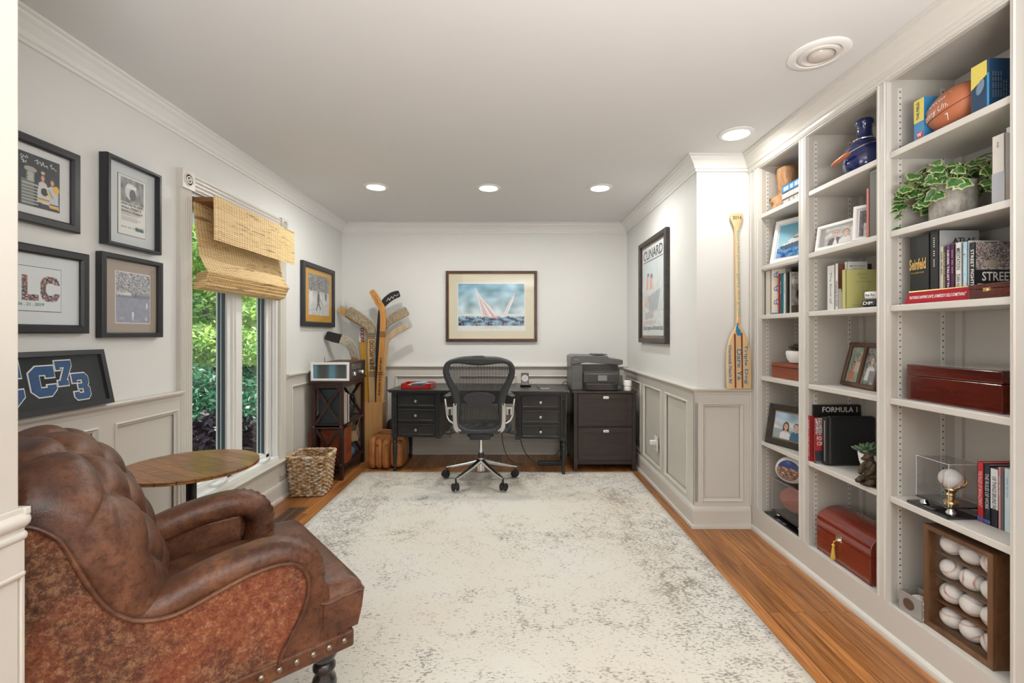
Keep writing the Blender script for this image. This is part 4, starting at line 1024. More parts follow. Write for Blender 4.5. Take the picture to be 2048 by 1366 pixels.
# local: x across (-DW..DW), y depth 0 (front) .. .62
DD = .60
b = MB(); b.prism([(-DW, 0, .742), (DW, 0, .742), (DW, DD, .742), (-DW, DD, .742)], (0, 0, .018)); b.box((-DW+.008, .008, .732), (DW-.008, DD-.008, .742)); b.build('desktop', desk_m, dk, bevel=.004, seg=3)
b = MB().box((-.34, .05, .635), (.34, DD-.02, .73)); b.build('apron', desk_m, dk)
d_ = MB().box((-.33, .032, .64), (.33, .05, .722)).build('drawer', desk_m, dk, bevel=.003)
for x0, x1 in ((-DW+.03, -.34), (.34, DW-.03)):
    MB().box((x0, .045, .32), (x1, DD-.02, .732)).build('pedestal', desk_m, dk, bevel=.003)
    for x in (x0, x1-.05):
        b = MB().box((x, .022, .315), (x+.05, .05, .732))
        for q in range(4): b.cyl((x+.0125+.0085*q, .0215, .35), (x+.0125+.0085*q, .0215, .68), .003, n=8)
        b.lathe((x+.025, .022, .705), [(.013, 0), (.011, .003), (.004, .002), (0, .005)], 16, (0, -1, 0))
        b.build('pilaster', desk_m, dk, smooth=True, angle=30)
    for z0, z1 in ((.335, .450), (.465, .585), (.60, .712)):
        dr = MB().box((x0+.055, .030, z0), (x1-.055, .046, z1)).build('drawer', desk_m, dk, bevel=.003)
        frame_mb(x1-x0-.11-.014, z1-z0-.014, .012, .008).build('drawer_moulding', desk_m, dr).matrix_basis = Matrix.Translation(V((x0+.062, .031, z0+.007))) @ Matrix.Rotation(pi/2, 4, 'X')
        MB().lathe(((x0+x1)/2, .03, (z0+z1)/2), [(.006, 0), (.005, .010), (.012, .014), (.014, .020), (.011, .026), (0, .028)], 20, (0, -1, 0)).build('knob', mat('nickel', (.55, .53, .5), .3, 1), dr, smooth=True)
for x in (-DW+.055, DW-.055):
    for y in (.047, DD-.05):
        MB().lathe((x, y, 0), [(.010, 0), (.014, .012), (.017, .03), (.012, .045), (.018, .052), (.013, .06), (.014, .08), (.019, .19), (.021, .245), (.015, .255), (.023, .265), (.023, .28), (.015, .288), (.020, .30), (.022, .32)], 20).build('leg', desk_m, dk, smooth=True)
# red paper tray, phone charger, notebook
t = thing('paper_tray', 'red lacquered tray full of papers on the left end of the desk', 'tray', (-.885, 4.36, .7605), radians(-4))
redm = mat('red_lacquer', (.36, .012, .008), .18, coat=.6)
b = MB().box((-.14, -.10, 0), (.14, .10, .006)).box((-.14, -.10, 0), (-.132, .10, .05)).box((.132, -.10, 0), (.14, .10, .05)).box((-.14, .092, 0), (.14, .10, .05)).box((-.14, -.10, 0), (-.09, -.092, .05)).box((.09, -.10, 0), (.14, -.092, .05)).box((-.09, -.10, 0), (.09, -.092, .028)); b.build('tray', redm, t, bevel=.0015)
b = MB(); rnd = random.Random(4)
for k in range(11):
    a = rnd.uniform(-.5, .5); z = .010+.004*k; cx_, cy_ = rnd.uniform(-.02, .03), rnd.uniform(-.02, .02); hw, hh = rnd.uniform(.05, .09), rnd.uniform(.035, .06); b.mat(k % 3)
    b.prism([V((cx_+cos(a)*sx*hw-sin(a)*sy*hh, cy_+sin(a)*sx*hw+cos(a)*sy*hh, z+.006*sx)) for sx, sy in ((-1, -1), (1, -1), (1, 1), (-1, 1))], (0, 0, .0015))
o = b.build('papers', [white_m, mat('blue_paper', (.35, .55, .72), .6), mat('grey_paper', (.6, .6, .58), .7)], t)
o['kind'] = 'stuff'
t = axes_thing('phone_charger', 'black phone-charging stand with a white ring on the desk', 'charger', (.09, 4.51, .7605), (1, 0, 0), (0, .25, 1))
MB().box((0, 0, 0), (.075, .128, .01)).build('back_plate', blackg_m, t, bevel=.004)
MB().lathe((.0375, .075, .0102), [(.026, 0), (.026, .002), (.031, .002), (.031, 0)], 32).build('ring', white_m, t)
MB().box((-.01, -.002, 0), (.095, .006, .05)).build('foot', blackp_m, t, bevel=.002)
MB().tube(smoothline([(.0, .02, -.005), (-.04, .03, -.03), (-.07, .03, -.06), (-.06, -.0, -.09)], 5), .002, 6).build('cable', black_m, t, smooth=True)
b = MB().box((-.055, -.10, 0), (.055, .10, .008)); o = b.build('notebook', mat('black_notebook', (.03, .028, .027), .35), bevel=.003); o.location = (.30, 4.38, .7605); o.rotation_euler = (0, 0, radians(3)); tag(o, 'thin black notebook lying on the right end of the desk', 'notebook')
MB().box((-.045, -.101, .001), (.045, -.099, .007)).build('pages', paper_m, o)
b = MB()
b.tube(smoothline([(-.09, 4.52, .60), (-.10, 4.50, .3), (-.06, 4.50, .1), (.02, 4.5, .012), (.12, 4.5, .007)], 6), .004, 6).tube(smoothline([(.02, 4.50, .60), (.06, 4.52, .34), (.12, 4.54, .12), (.22, 4.5, .02), (.34, 4.5, .012), (.46, 4.52, .02)], 6), .004, 6).tube(smoothline([(.34, 4.46, .03), (.42, 4.48, .09), (.5, 4.52, .16), (.54, 4.56, .24), (.6, 4.6, .6)], 6), .004, 6)
tag(b.build('extension_cable', black_m, smooth=True), 'black power cords hanging down behind the desk chair to the floor', 'cord')
o = MB().box((.25, 4.44, .0), (.52, 4.50, .035)).build('power_strip', blackp_m, bevel=.005); tag(o, 'black power strip on the floor under the right end of the desk', 'power strip')
b = MB()
for k in range(5): b.box((.28+.045*k, 4.455, .035), (.30+.045*k, 4.485, .0365))
b.build('socket', mat('socket_grey', (.1, .1, .1), .6), o, world=True)

# ------------------------------------------------------------------ file cabinet
t = thing('file_cabinet', 'dark brown two-drawer file cabinet under the printer', 'cabinet', (.86, 4.25, 0))
MB().box((-.302, 0, .722), (.302, .56, .740)).build('top', cabinet_m, t, bevel=.003)
b = MB().box((-.285, .02, .06), (.285, .55, .722)); b.build('body', cabinet_m, t)
for x in (-.287, .252):
    for y in (.008, .52): MB().box((x, y, 0), (x+.035, y+.035, .722)).build('leg', cabinet_m, t, bevel=.002)
MB().box((-.252, .012, .085), (.252, .03, .10)).build('bottom_rail', cabinet_m, t)
for z0, z1 in ((.105, .405), (.42, .715)):
    dr = MB().box((-.248, .006, z0), (.248, .022, z1)).build('drawer', cabinet_m, t, bevel=.002)
    frame_mb(.496, z1-z0, .045, .009, step=False).build('drawer_frame', cabinet_m, dr).matrix_basis = Matrix.Translation(V((-.248, .009, z0))) @ Matrix.Rotation(pi/2, 4, 'X')
    fr = MB().box((-.018+.0, -.012, z1-.045), (.034, -.001, z1-.020)); lt = fr.build('latch', white_m, dr, bevel=.006, seg=3)
    MB().box((-.006, -.0135, z1-.038), (.022, -.012, z1-.028)).build('latch_button', mat('latch_grey', (.55, .55, .55), .4), dr, bevel=.002)

# ------------------------------------------------------------------ printer
PY = 4.34
t = thing('printer', 'black all-in-one inkjet printer with a tilted colour screen on the file cabinet', 'printer', (.80, PY, .740))
b = MB()
b.prism([(-.24, 0, 0), (-.24, 0, .30), (-.16, 0, .30), (-.15, 0, .245), (-.13, 0, .235), (-.13, 0, 0)], (0, .36, 0)); b.box((-.14, .10, 0), (.24, .36, .20)); b.box((.20, .0, .0), (.245, .36, .14))
b.build('body', mat('printer_grey', (.105, .105, .10), .35), t, bevel=.008, seg=3)
MB().prism([(-.243, -.01, .24), (-.243, -.01, .315), (-.21, -.01, .33), (.10, -.01, .322), (.12, -.01, .300), (.20, -.01, .292), (.245, -.01, .285), (.245, -.01, .245), (.20, -.01, .235), (.13, -.01, .245), (-.10, -.01, .262)], (0, .36, 0)).build('scanner_lid', mat('printer_grey'), t, bevel=.006, seg=3, smooth=True)
MB().box((-.02, .05, .328), (.11, .30, .336)).build('document_feeder', mat('feeder_grey', (.055, .058, .062), .4), t, bevel=.003)
MB().box((-.13, .0, .0), (.20, .02, .235)).box((-.135, -.004, .235), (.2, .1, .241)).build('paper_slot', blackg_m, t)
b = MB().prism([(-.13, -.05, .07), (-.13, -.055, .16), (-.13, -.02, .185), (-.13, .06, .185), (-.13, .06, .07)], (.33, 0, 0)); b.build('front_panel', mat('panel_grey', (.06, .06, .058), .25), t, bevel=.008, seg=3)
MB().box((-.12, -.075, .0), (.19, .05, .075)).build('output_tray', blackg_m, t, bevel=.012, seg=3)
MB().box((.0, -.0585, .095), (.085, -.053, .145)).build('screen', mat('grey_screen', (.22, .24, .25), .15), t)
letters('OfficeJet', .05, .010, (-.215, -.0115, .283), (1, 0, 0), (0, 0, 1), silver_m, t, world=False)
MB().lathe((.21, -.0005, .03), [(.009, 0), (.009, .002), (0, .002)], 16, (0, -1, 0)).build('power_button', mat('button_grey', (.3, .32, .33), .4), t)
MB().tube(smoothline([(-.24, .25, .04), (-.27, .24, .06), (-.30, .27, .02), (-.285, .32, .004)], 5), .003, 6).build('cable', black_m, t, smooth=True)
t = thing('white_dispenser', 'small white two-tier cylinder beside the printer', 'dispenser', (1.083, 4.31, .740))
MB().lathe((0, 0, 0), [(.0, 0), (.030, 0), (.034, .004), (.034, .032), (.030, .038), (.030, .042)], 28).build('base', white_m, t, smooth=True, angle=30)
MB().lathe((0, 0, .042), [(.030, 0), (.036, .004), (.036, .046), (.032, .054), (.0, .055)], 28).build('cap', white_m, t, smooth=True, angle=30)

# ------------------------------------------------------------------ mesh office chair (back to the camera)
oc = thing('office_chair', 'black mesh-back office chair with polished aluminium base at the desk', 'office chair', (-.264, 3.92, .0095), radians(1))
YB = -.22            # plane of the back near the lumbar, local y
def bp(x, y):        # crop pixel -> local (x,z) with the back leaning towards the camera at the top
    z = EYE-((690+y*.227)-VY)*.00402; return V(((x-405)*.000913, YB-.02-max(0, (z-.62))*.22+.06*max(0, .62-z), z))
outer = [(405, 98), (320, 102), (240, 110), (165, 130), (118, 162), (96, 215), (100, 275), (125, 345), (160, 430), (182, 520), (184, 640), (196, 720), (245, 778), (320, 792), (405, 796)]
inner = [(405, 184), (330, 178), (255, 168), (195, 166), (158, 178), (148, 220), (156, 275), (190, 345), (228, 410), (248, 520), (236, 640), (242, 700), (285, 726), (345, 736), (405, 738)]
def sym(pts): return smoothline([bp(*p) for p in pts], 4)+smoothline([bp(810-x, y) for x, y in pts[::-1]], 4)[1:-1]
O, I = sym(outer), sym(inner)
# order: left side down then right side up -> closed loop
n = len(O); b = MB(); rings = []
for k in range(n):
    a, c = O[k], I[k]; off = V((0, .018, 0)); mid = a.lerp(c, .5)
    rings.append([a, a.lerp(c, .25)-off*.8, mid-off, a.lerp(c, .75)-off*.7, c, c+off, mid+off*1.3, a+off])
b.loft(rings, closed=True); b.build('back_frame', greyp_m, oc, smooth=True, angle=60)
b = MB()
cl = len(I)//2; L = I[:cl+1]; R = [I[0]]+I[:cl-1:-1]
mrows = []
for k in range(len(L)):
    l, r = L[k], R[k] if k < len(R) else L[k]; bow = .03
    mrows.append([l.lerp(r, q/10)+V((0, bow*4*(q/10)*(1-q/10), 0)) for q in range(11)])
vs = [p for r in mrows for p in r]; fs = [(a*11+q, a*11+q+1, (a+1)*11+q+1, (a+1)*11+q) for a in range(len(mrows)-1) for q in range(10)]
b.add(vs, fs); b.build('back_net', net_m, oc, smooth=True, angle=180)
lum = smoothline([bp(262, 470), bp(290, 440), bp(345, 424), bp(405, 420), bp(465, 424), bp(520, 440), bp(548, 470)], 4)+smoothline([bp(540, 500), bp(490, 528), bp(405, 540), bp(320, 528), bp(270, 500)], 4)
b = MB().prism([p+V((0, .008, 0)) for p in lum], (0, .014, 0)); b.build('lumbar_pad', mat('lumbar_grey', (.035, .038, .043), .4), oc, bevel=.004)
letters('Aeron', .028, .006, bp(375, 150)+V((0, -.016, 0)), (1, 0, 0), (0, 0, 1), mat('logo_grey', (.2, .2, .21), .4), oc, world=False)
for s in (-1, 1):
    f_ = lambda x, y, dy=0: V((s*(bp(x, y).x), bp(x, y).y+dy, bp(x, y).z))
    MB().strip(smoothline([f_(196, 516, -.022), (f_(192, 560, -.024)), f_(192, 640, -.024), f_(196, 710, -.024), f_(208, 745, -.024), f_(238, 770, -.022)], 4), [.030]*4+[.032]*8+[.036]*6+[.032]*3, .012, (0, -1, 0)).build('back_bracket', silver_m, oc, bevel=.004)
    b = MB()
    for q in ((198, 524), (228, 768)): b.cyl(f_(*q, -.034), f_(*q, -.026), .0075, n=12)
    b.build('bracket_bolt', black_m, oc, smooth=True)
    ya = -.12
    b = MB().tube([V((q.x*(1 if True else 1), q.y, q.z)) for q in smoothline([f_(175, 706, .03), f_(135, 680, .04), f_(116, 640, .05), f_(108, 590, .06), f_(104, 540, .07), f_(96, 492, .09)], 5)], .0075, 8); b.build('arm_post', silver_m, oc, smooth=True)
    a, c = f_(115, 630, .03), f_(176, 562, .0); MB().box((a.x, a.y-.01, a.z), (c.x, a.y+.03, c.z)).build('arm_bracket', silver_m, oc, bevel=.005)
    a, c = f_(134, 625, .012), f_(152, 575, .012); MB().box((a.x, a.y-.006, a.z), (c.x, a.y+.002, c.z)).build('arm_lever', blackp_m, oc, bevel=.002)
    p = f_(110, 478, 0); rings = []
    for k in range(11):
        q = k/10; yy = p.y+.03+.25*q; cx_ = p.x+s*(.0+.062*sin(q*1.7)); wx = .034*(1-(2*q-1)**6)**.5+.002; hz = .013*(1-(2*q-1)**6)**.5+.002
        rings.append([V((cx_+wx*cos(a)*.98, yy, p.z+.012+.022*sin(q*pi*.5)+hz*sin(a))) for a in [2*pi*i/14 for i in range(14)]])
    MB().loft(rings).build('armrest', mat('armrest_pad', (.03, .032, .035), .3), oc, smooth=True, angle=180)
b = MB(); ring = []
seat = [V((.255*cos(a)*(1-.12*max(0, -sin(a))), .03+.235*sin(a), .475-.02*max(0, sin(a))**4)) for a in [2*pi*i/36 for i in range(36)]]
sq = [V((abs(cos(a))**.55*(1 if cos(a) > 0 else -1)*.245, .03+abs(sin(a))**.55*(1 if sin(a) > 0 else -1)*.225, .468)) for a in [2*pi*i/40 for i in range(40)]]
b.tube(sq, .018, 8, closed=True); b.build('seat_frame', greyp_m, oc, smooth=True)
b = MB().add(sq+[V((0, .03, .452))], [(i, (i+1) % 40, 40) for i in range(40)]); b.build('seat_net', net_m, oc)
MB().box((-.085, -.20, .400), (.085, .13, .452)).box((-.11, -.14, .412), (.11, -.06, .44)).build('tilt_mechanism', blackp_m, oc, bevel=.012, seg=3)
for s in (-1, 1): MB().tube([(s*.08, -.02, .43), (s*.2, .0, .425), (s*.27, .0, .42)], .009, 8).cyl((s*.25, 0, .42), (s*.30, 0, .418), .014, n=10).build('adjust_lever', blackp_m, oc, smooth=True)
MB().cyl((0, 0, .24), (0, 0, .41), .0135, n=20).build('gas_column', chrome_m, oc, smooth=True); MB().cyl((0, 0, .205), (0, 0, .25), .026, .024, n=24).build('column_collar', blackp_m, oc, smooth=True)
b = MB().lathe((0, 0, .10), [(.0, 0), (.036, 0), (.036, .07), (.030, .11), (.0, .11)], 28)
for k in range(5):
    a = radians(-126+72*k); d = V((cos(a), sin(a), 0)); w = V((-sin(a), cos(a), 0)); rings = []
    for q in range(9):
        s_ = q/8; r = .02+.30*s_; z = .195-.082*s_**.85; hw = .027-.010*s_+(.0 if s_ < .95 else -.006); hh = .022-.010*s_
        rings.append([d*r+w*(hw*cos(u))+V((0, 0, z-.012+hh*sin(u))) for u in [2*pi*i/12 for i in range(12)]])
    b.loft(rings)
b.build('star_base', alu_m, oc, smooth=True, angle=50)
cas = None
for k in range(5):
    a = radians(-126+72*k); rot = (.5, -.6, 1.1, .3, 2.2)[k]
    p = V((cos(a)*.318, sin(a)*.318, 0))
    if cas is None:
        hub = MB().cyl((0, 0, .055), (0, 0, .11), .009, n=10).box((-.010, -.02, .03), (.010, .022, .066)); cas = hub.build('caster', blackp_m, oc, smooth=True, angle=30)
        wl = MB(); 
        for sx in (-1, 1): wl.lathe((sx*.007, .012, .040), [(.0, 0), (.018, 0), (.020, .003), (.0285, .003), (.031, .006), (.031, .014), (.028, .018), (.016, .019), (.014, .016), (0, .016)], 28, (sx, 0, 0))
        wh = wl.build('caster_wheel', rubber_m, cas, smooth=True, angle=30); o = cas
    else:
        o = cas.copy(); C.objects.link(o); o.parent = oc; w2 = wh.copy(); C.objects.link(w2); w2.parent = o
    o.location = (p.x, p.y, 0); o.rotation_euler = (0, 0, rot)

# ================================================================== WALL PICTURES
def wallL(y0, y1, z0, z1): return dict(loc=(LX+.004, y1 if False else y0, z0), xd=(0, 1, 0), yd=(0, 0, 1), W_=y1-y0, H_=z1-z0)
# left wall faces +x: reading left to right means from near (small y) to far (large y)
P = Pic(70, 84, (.025, .035, .045)).noise(.03, 9)
P.rect(.0, .02, .34, .50, (.16, .18, .17)).ellipse(.26, .70, .15, .055, (.42, .38, .34)).rect(.20, .48, .33, .68, (.36, .38, .36))
for k in range(7): P.rect(.06, .05+.06*k, .44, .075+.06*k, (.42, .44, .42))
for k in range(4): P.ellipse(.26, .50+.04*k, .10, .018, (.50, .50, .46))
P.rect(.0, .0, .05, .5, (.03, .04, .05))
P.person(.56, .60, .62, (.14, .06, .03), (.62, .36, .24), (.60, .62, .62)).person(.80, .56, .62, (.16, .07, .03), (.62, .36, .24), (.58, .62, .66))
P.ellipse(.56, .70, .05, .03, (.62, .5, .3)).poly([(.42, .12), (.44, .42), (.55, .5), (.72, .44), (.74, .10)], (.62, .64, .62)).poly([(.72, .08), (.70, .36), (.78, .46), (.95, .42), (.97, .05)], (.55, .60, .64))
P.ellipse(.90, .44, .08, .08, (.80, .48, .05)).ellipse(.60, .34, .09, .075, (.02, .02, .03)).rect(.44, .16, .73, .19, (.80, .48, .05)).rect(.44, .19, .73, .205, (.02, .02, .02)).rect(.73, .06, .97, .11, (.80, .42, .04)).rect(.73, .12, .97, .14, (.02, .02, .03)).line([(.66, .38), (.78, .25)], (.82, .50, .05), .035).line([(.70, .41), (.82, .26)], (.02, .02, .02), .015)
P.line([(.02, .90), (.06, .93), (.05, .84), (.10, .92), (.14, .88), (.18, .94), (.2, .88)], (.75, .77, .78), .012).line([(.04, .82), (.10, .84), (.08, .78), (.16, .83), (.15, .78)], (.75, .77, .78), .012)
P.line([(.36, .88), (.44, .92), (.42, .84), (.50, .90), (.53, .83), (.57, .92), (.59, .84), (.66, .86), (.69, .82)], (.75, .77, .78), .012).line([(.74, .88), (.78, .93), (.77, .84), (.84, .87), (.88, .82), (.92, .85)], (.75, .77, .78), .012)
PL = Pic(117, 84, (.02, .03, .04)).noise(.03, 9)
for j_ in range(84): PL.p[j_][47:] = P.p[j_][:]
P = PL
picture('picture_frame', 'black framed signed photo of two women in hockey jerseys beside a silver cup', 'picture', (LX+.004, 1.46, 1.682), (0, 1, 0), (0, 0, 1), .44, .324, .034, .028, frame_black, matb_m, P, (.115, .066, .365, .261), 'framed pictures on the window wall')
P = Pic(52, 78, (.72, .72, .68))
P.rect(.10, .55, .92, .96, (.22, .23, .23)).noise(.25, 8, .55, .96, .1, .92).ellipse(.45, .75, .20, .14, (.60, .61, .60)).ellipse(.52, .70, .12, .10, (.08, .08, .09)).rect(.30, .80, .66, .86, (.75, .75, .75)).rect(.62, .10, .92, .17, (.03, .13, .12))
for k in range(7): P.rect(.12, .36-.022*k, .80-.1*(k % 2), .368-.022*k, (.35, .35, .34))
t = picture('picture_frame', 'black framed black-and-white magazine advertisement, upper right of the picture group left of the window', 'picture', (LX+.004, 2.012, 1.666), (0, 1, 0), (0, 0, 1), .31, .403, .018, .04, frame_black, mat('mat_blue_grey', (.60, .64, .65), .7), P, (.079, .066, .234, .338), 'framed pictures on the window wall', liner=(black_m, .002))
for k, s in enumerate(('HOW WILTEL KEEPS', "WALL STREET'S", 'SIGNALS STRAIGHT.')): letters(s, .125-.012*(k == 1), .0115, (.093, .202-.0165*k, .0175), (1, 0, 0), (0, 1, 0), black_m, t, world=False, bold=.02)
letters('WILTEL', .036, .010, (.183, .1045, .0175), (1, 0, 0), (0, 1, 0), paper_m, t, world=False, bold=.01); letters('IlIlI IIl lIlI', .085, .005, (.093, .098, .0175), (1, 0, 0), (0, 1, 0), black_m, t, world=False)
P = Pic(96, 64, (.70, .74, .76))
cl = [(.20, .06, .05), (.06, .05, .05), (.45, .25, .18), (.10, .14, .22), (.55, .5, .46), (.3, .12, .1), (.03, .02, .03)]
def collage(u, v, o):
    j = 1-v; L = (.54 < u < .605 and .24 < v < .80) or (.54 < u < .73 and .24 < v < .38)
    T = (.28 < u < .48 and .66 < v < .80) or (.35 < u < .41 and .24 < v < .80)
    r = abs((u-.865)/.115)**3+abs((v-.52)/.29)**3; r2 = abs((u-.87)/.055)**3+abs((v-.52)/.14)**3; Cc = r < 1 and r2 > 1 and not (u > .87 and .42 < v < .62)
    F_ = (.10 < u < .16 and .24 < v < .80)
    if L or T or Cc or F_: return cl[(int(u*34)*7+int(v*15)*13+int(u*70)*int(v*34)*3) % 7]
P.each(collage)
t = picture('picture_frame', 'black framed letter collage of small photos dated 06.21.2019', 'picture', (LX+.004, 1.40, 1.272), (0, 1, 0), (0, 0, 1), .54, .332, .034, .028, frame_black, mat('mat_cool_white', (.68, .72, .75), .7), P, (.11, .085, .43, .250), 'framed pictures on the window wall', liner=(black_m, .002))
letters('06 . 21 . 2019', .095, .012, (.268, .104, .0125), (1, 0, 0), (0, 1, 0), mat('green_ink', (.05, .32, .17), .6), t, world=False, bold=.02)
P = Pic(64, 78, (.27, .29, .36))
P.rect(0, .52, 1, 1, (.30, .31, .35)).speck([(.08, .08, .1), (.58, .58, .6), (.2, .2, .24), (.7, .7, .7)], .75, .60, 1).rect(0, .50, 1, .56, (.22, .23, .27)).rect(0, .0, 1, .50, (.30, .32, .40)).noise(.06, 10, 0, .5)
for k in range(9): P.ellipse(.05+.045*k, .57+.008*(k % 2), .02, .035, (.72, .72, .7))
P.ellipse(.56, .56, .014, .05, (.1, .1, .12)).ellipse(.90, .36, .03, .06, (.70, .70, .68)).ellipse(.48, .17, .03, .07, (.72, .72, .7)).ellipse(.48, .245, .018, .02, (.2, .15, .14)).rect(.455, .05, .475, .13, (.7, .7, .7)).rect(.487, .05, .507, .13, (.7, .7, .7)).ellipse(.88, .09, .05, .04, (.5, .51, .55)).ellipse(.16, .09, .06, .03, (.4, .41, .46))
picture('picture_frame', 'black framed grey-blue photograph of an old ballgame with crowd and a tan mat', 'picture', (LX+.004, 1.995, 1.253), (0, 1, 0), (0, 0, 1), .348, .378, .024, .032, frame_black, mat('mat_tan', (.38, .32, .27), .7), P, (.088, .070, .282, .302), 'framed pictures on the window wall', liner=(mat('mat_inner_white', (.72, .72, .7), .6), .004))
P = Pic(60, 70, (.62, .64, .64))
P.rect(0, .60, 1, 1, (.16, .16, .17)).speck([(.5, .5, .5), (.05, .05, .05), (.3, .3, .3)], .6, .62, 1).rect(0, .52, 1, .60, (.55, .55, .55)).ellipse(.46, .42, .06, .16, (.08, .08, .09)).ellipse(.46, .58, .04, .04, (.2, .2, .2)).line([(.44, .30), (.36, .12)], (.08, .08, .09), .05).line([(.48, .3), (.56, .16)], (.08, .08, .09), .05).line([(.5, .45), (.70, .22)], (.1, .1, .1), .02).ellipse(.12, .44, .08, .2, (.75, .75, .74)).ellipse(.12, .62, .05, .05, (.15, .15, .15)).ellipse(.82, .50, .05, .12, (.12, .12, .12)).line([(0, .1), (1, .3)], (.35, .35, .36), .01).noise(.08, 6)
picture('picture_frame', 'black framed black-and-white hockey photograph with a yellow mat between window and corner', 'picture', (LX+.004, 3.925, 1.337), (0, 1, 0), (0, 0, 1), .70, .565, .045, .03, frame_black, mat('mat_yellow', (.62, .34, .05), .7), P, (.13, .105, .585, .475), 'framed pictures on the window wall')
# varsity letters frame leaning on the chair rail
t = axes_thing('picture_frame', 'black shadow box with blue varsity letters and the number 73 resting on the chair rail', 'picture', (LX+.050, 1.27, .967), (0, 1, 0), (-.05, 0, .24), 'framed pictures on the window wall')
frame_mb(.735, .236, .020, .03, step=False).build('frame', frame_black, t); MB().box((.01, .01, .001), (.725, .226, .008)).build('mat_board', mat('black_felt', (.012, .017, .022), .95), t)
MB().box((.018, .018, .022), (.717, .218, .0235)).build('glass', glass_m, t)
bl = mat('blue_chenille', (.035, .12, .29), .9, bump=.8, bscale=300)
def block_c(x, y, w, h, k=.28):
    q = w*.25
    return [(x+q, y), (x+w-q, y), (x+w, y+q), (x+w, y+h*.36), (x+w*(1-.34), y+h*.36), (x+w*(1-.34), y+h*k), (x+w*.36, y+h*k), (x+w*.36, y+h*(1-k)), (x+w*(1-.34), y+h*(1-k)), (x+w*(1-.34), y+h*.62), (x+w, y+h*.62), (x+w, y+h), (x+w*.3, y+h), (x, y+h-q), (x, y+q)]
def seven(x, y, w, h): return [(x, y+h), (x, y+h*.64), (x+w*.22, y+h*.64), (x+w*.22, y+h*.74), (x+w*.55, y+h*.74), (x+w*.16, y+h*.20), (x, y+h*.2), (x, y), (x+w*.62, y), (x+w*.62, y+h*.2), (x+w*.52, y+h*.2), (x+w*1.0, y+h*.78), (x+w, y+h)]
def three(x, y, w, h): return [(x, y+h*.30), (x, y+h*.12), (x+w*.15, y), (x+w*.82, y), (x+w, y+h*.14), (x+w, y+h*.42), (x+w*.88, y+h*.5), (x+w, y+h*.6), (x+w, y+h*.86), (x+w*.82, y+h), (x, y+h), (x, y+h*.66), (x+w*.25, y+h*.66), (x+w*.25, y+h*.76), (x+w*.62, y+h*.76), (x+w*.62, y+h*.6), (x+w*.32, y+h*.6), (x+w*.32, y+h*.42), (x+w*.62, y+h*.42), (x+w*.62, y+h*.24), (x+w*.28, y+h*.24), (x+w*.28, y+h*.3)]
def grow(pts, d):
    n = len(pts); out = []; A = sum(pts[i][0]*pts[(i+1) % n][1]-pts[(i+1) % n][0]*pts[i][1] for i in range(n)); s = 1 if A > 0 else -1
    for i in range(n):
        a, b_, c = V(pts[i-1]), V(pts[i]), V(pts[(i+1) % n]); e1 = (b_-a).normalized(); e2 = (c-b_).normalized()
        n1 = V((e1.y, -e1.x))*s; n2 = V((e2.y, -e2.x))*s; m_ = (n1+n2); m_ = m_/max(.35, m_.dot(n1)); out.append((b_.x+m_.x*d, b_.y+m_.y*d))
    return out
for nm, pts in (('letter_patch', block_c(.26, .04, .135, .17)), ('letter_patch', block_c(.424, .066, .092, .115)), ('number_patch', seven(.528, .100, .062, .098)), ('number_patch', three(.585, .036, .066, .106)), ('letter_patch', block_c(.12, .04, .12, .17))):
    MB().prism([(x, y, .0085) for x, y in grow(pts, .005)], (0, 0, .002)).build(nm, white_m, t)
    MB().prism([(x, y, .0105) for x, y in pts], (0, 0, .003)).build(nm, bl, t)
# sailing print on the back wall
P = Pic(120, 76, (.18, .42, .55))
P.grad((.50, .62, .66), (.13, .36, .50), .28, 1).noise(.30, 3.2, .28, 1, seed=2, sx=1.4).noise(.18, 9, .28, 1, seed=5)
P.rect(0, .24, 1, .29, (.55, .65, .68)).rect(0, 0, 1, .22, (.05, .17, .27)).noise(.8, 16, 0, .24, seed=9, sx=.6).speck([(.65, .72, .75), (.03, .09, .15)], .12, 0, .24).ellipse(.45, .26, .22, .035, (.68, .73, .74)).speck([(.7, .75, .76)], .3, .2, .28)
P.poly([(.25, .93), (.35, .27), (.52, .19)], (.70, .70, .70)).poly([(.30, .74), (.38, .26), (.47, .20)], (.60, .45, .45)).poly([(.29, .78), (.56, .20), (.60, .25)], (.72, .68, .68)).poly([(.33, .66), (.52, .22), (.55, .23)], (.60, .30, .30)).poly([(.86, .85), (.68, .27), (.74, .27), (.83, .60)], (.72, .74, .76)).line([(.86, .85), (.70, .24)], (.55, .40, .40), .010).poly([(.45, .21), (.62, .24), (.60, .19), (.50, .18)], (.62, .35, .33)).poly([(.62, .22), (.74, .27), (.73, .23), (.64, .20)], (.7, .7, .7))
t = picture('picture_frame', 'brown framed print of two yachts racing in rough blue water, above the desk', 'picture', (-.700, BY-.006, 1.190), (1, 0, 0), (0, 0, 1), .965, .748, .030, .035, walnut_m, mat('mat_cream', (.66, .62, .48), .7), None, (0, 0, 1, 1))
MB().box((.118, .112, .013), (.842, .625, .0135)).build('print_margin', mat('print_paper', (.70, .72, .70), .6), t)
P.build(.70, .445, 'print', t, (.130, .168, .0145))
frame_mb(.917, .700, .008, .016, step=False).build('gold_fillet', mat('gilt_edge', (.70, .50, .25), .4, .6), t).location = (.024, .024, .008)
letters('IlIlI IIl lIlI', .12, .006, (.42, .152, .0142), (1, 0, 0), (0, 1, 0), greyp_m, t, world=False); letters('IlIlI IIl lIlI', .20, .007, (.38, .138, .0142), (1, 0, 0), (0, 1, 0), mat('pencil_grey', (.4, .42, .42), .6), t, world=False)
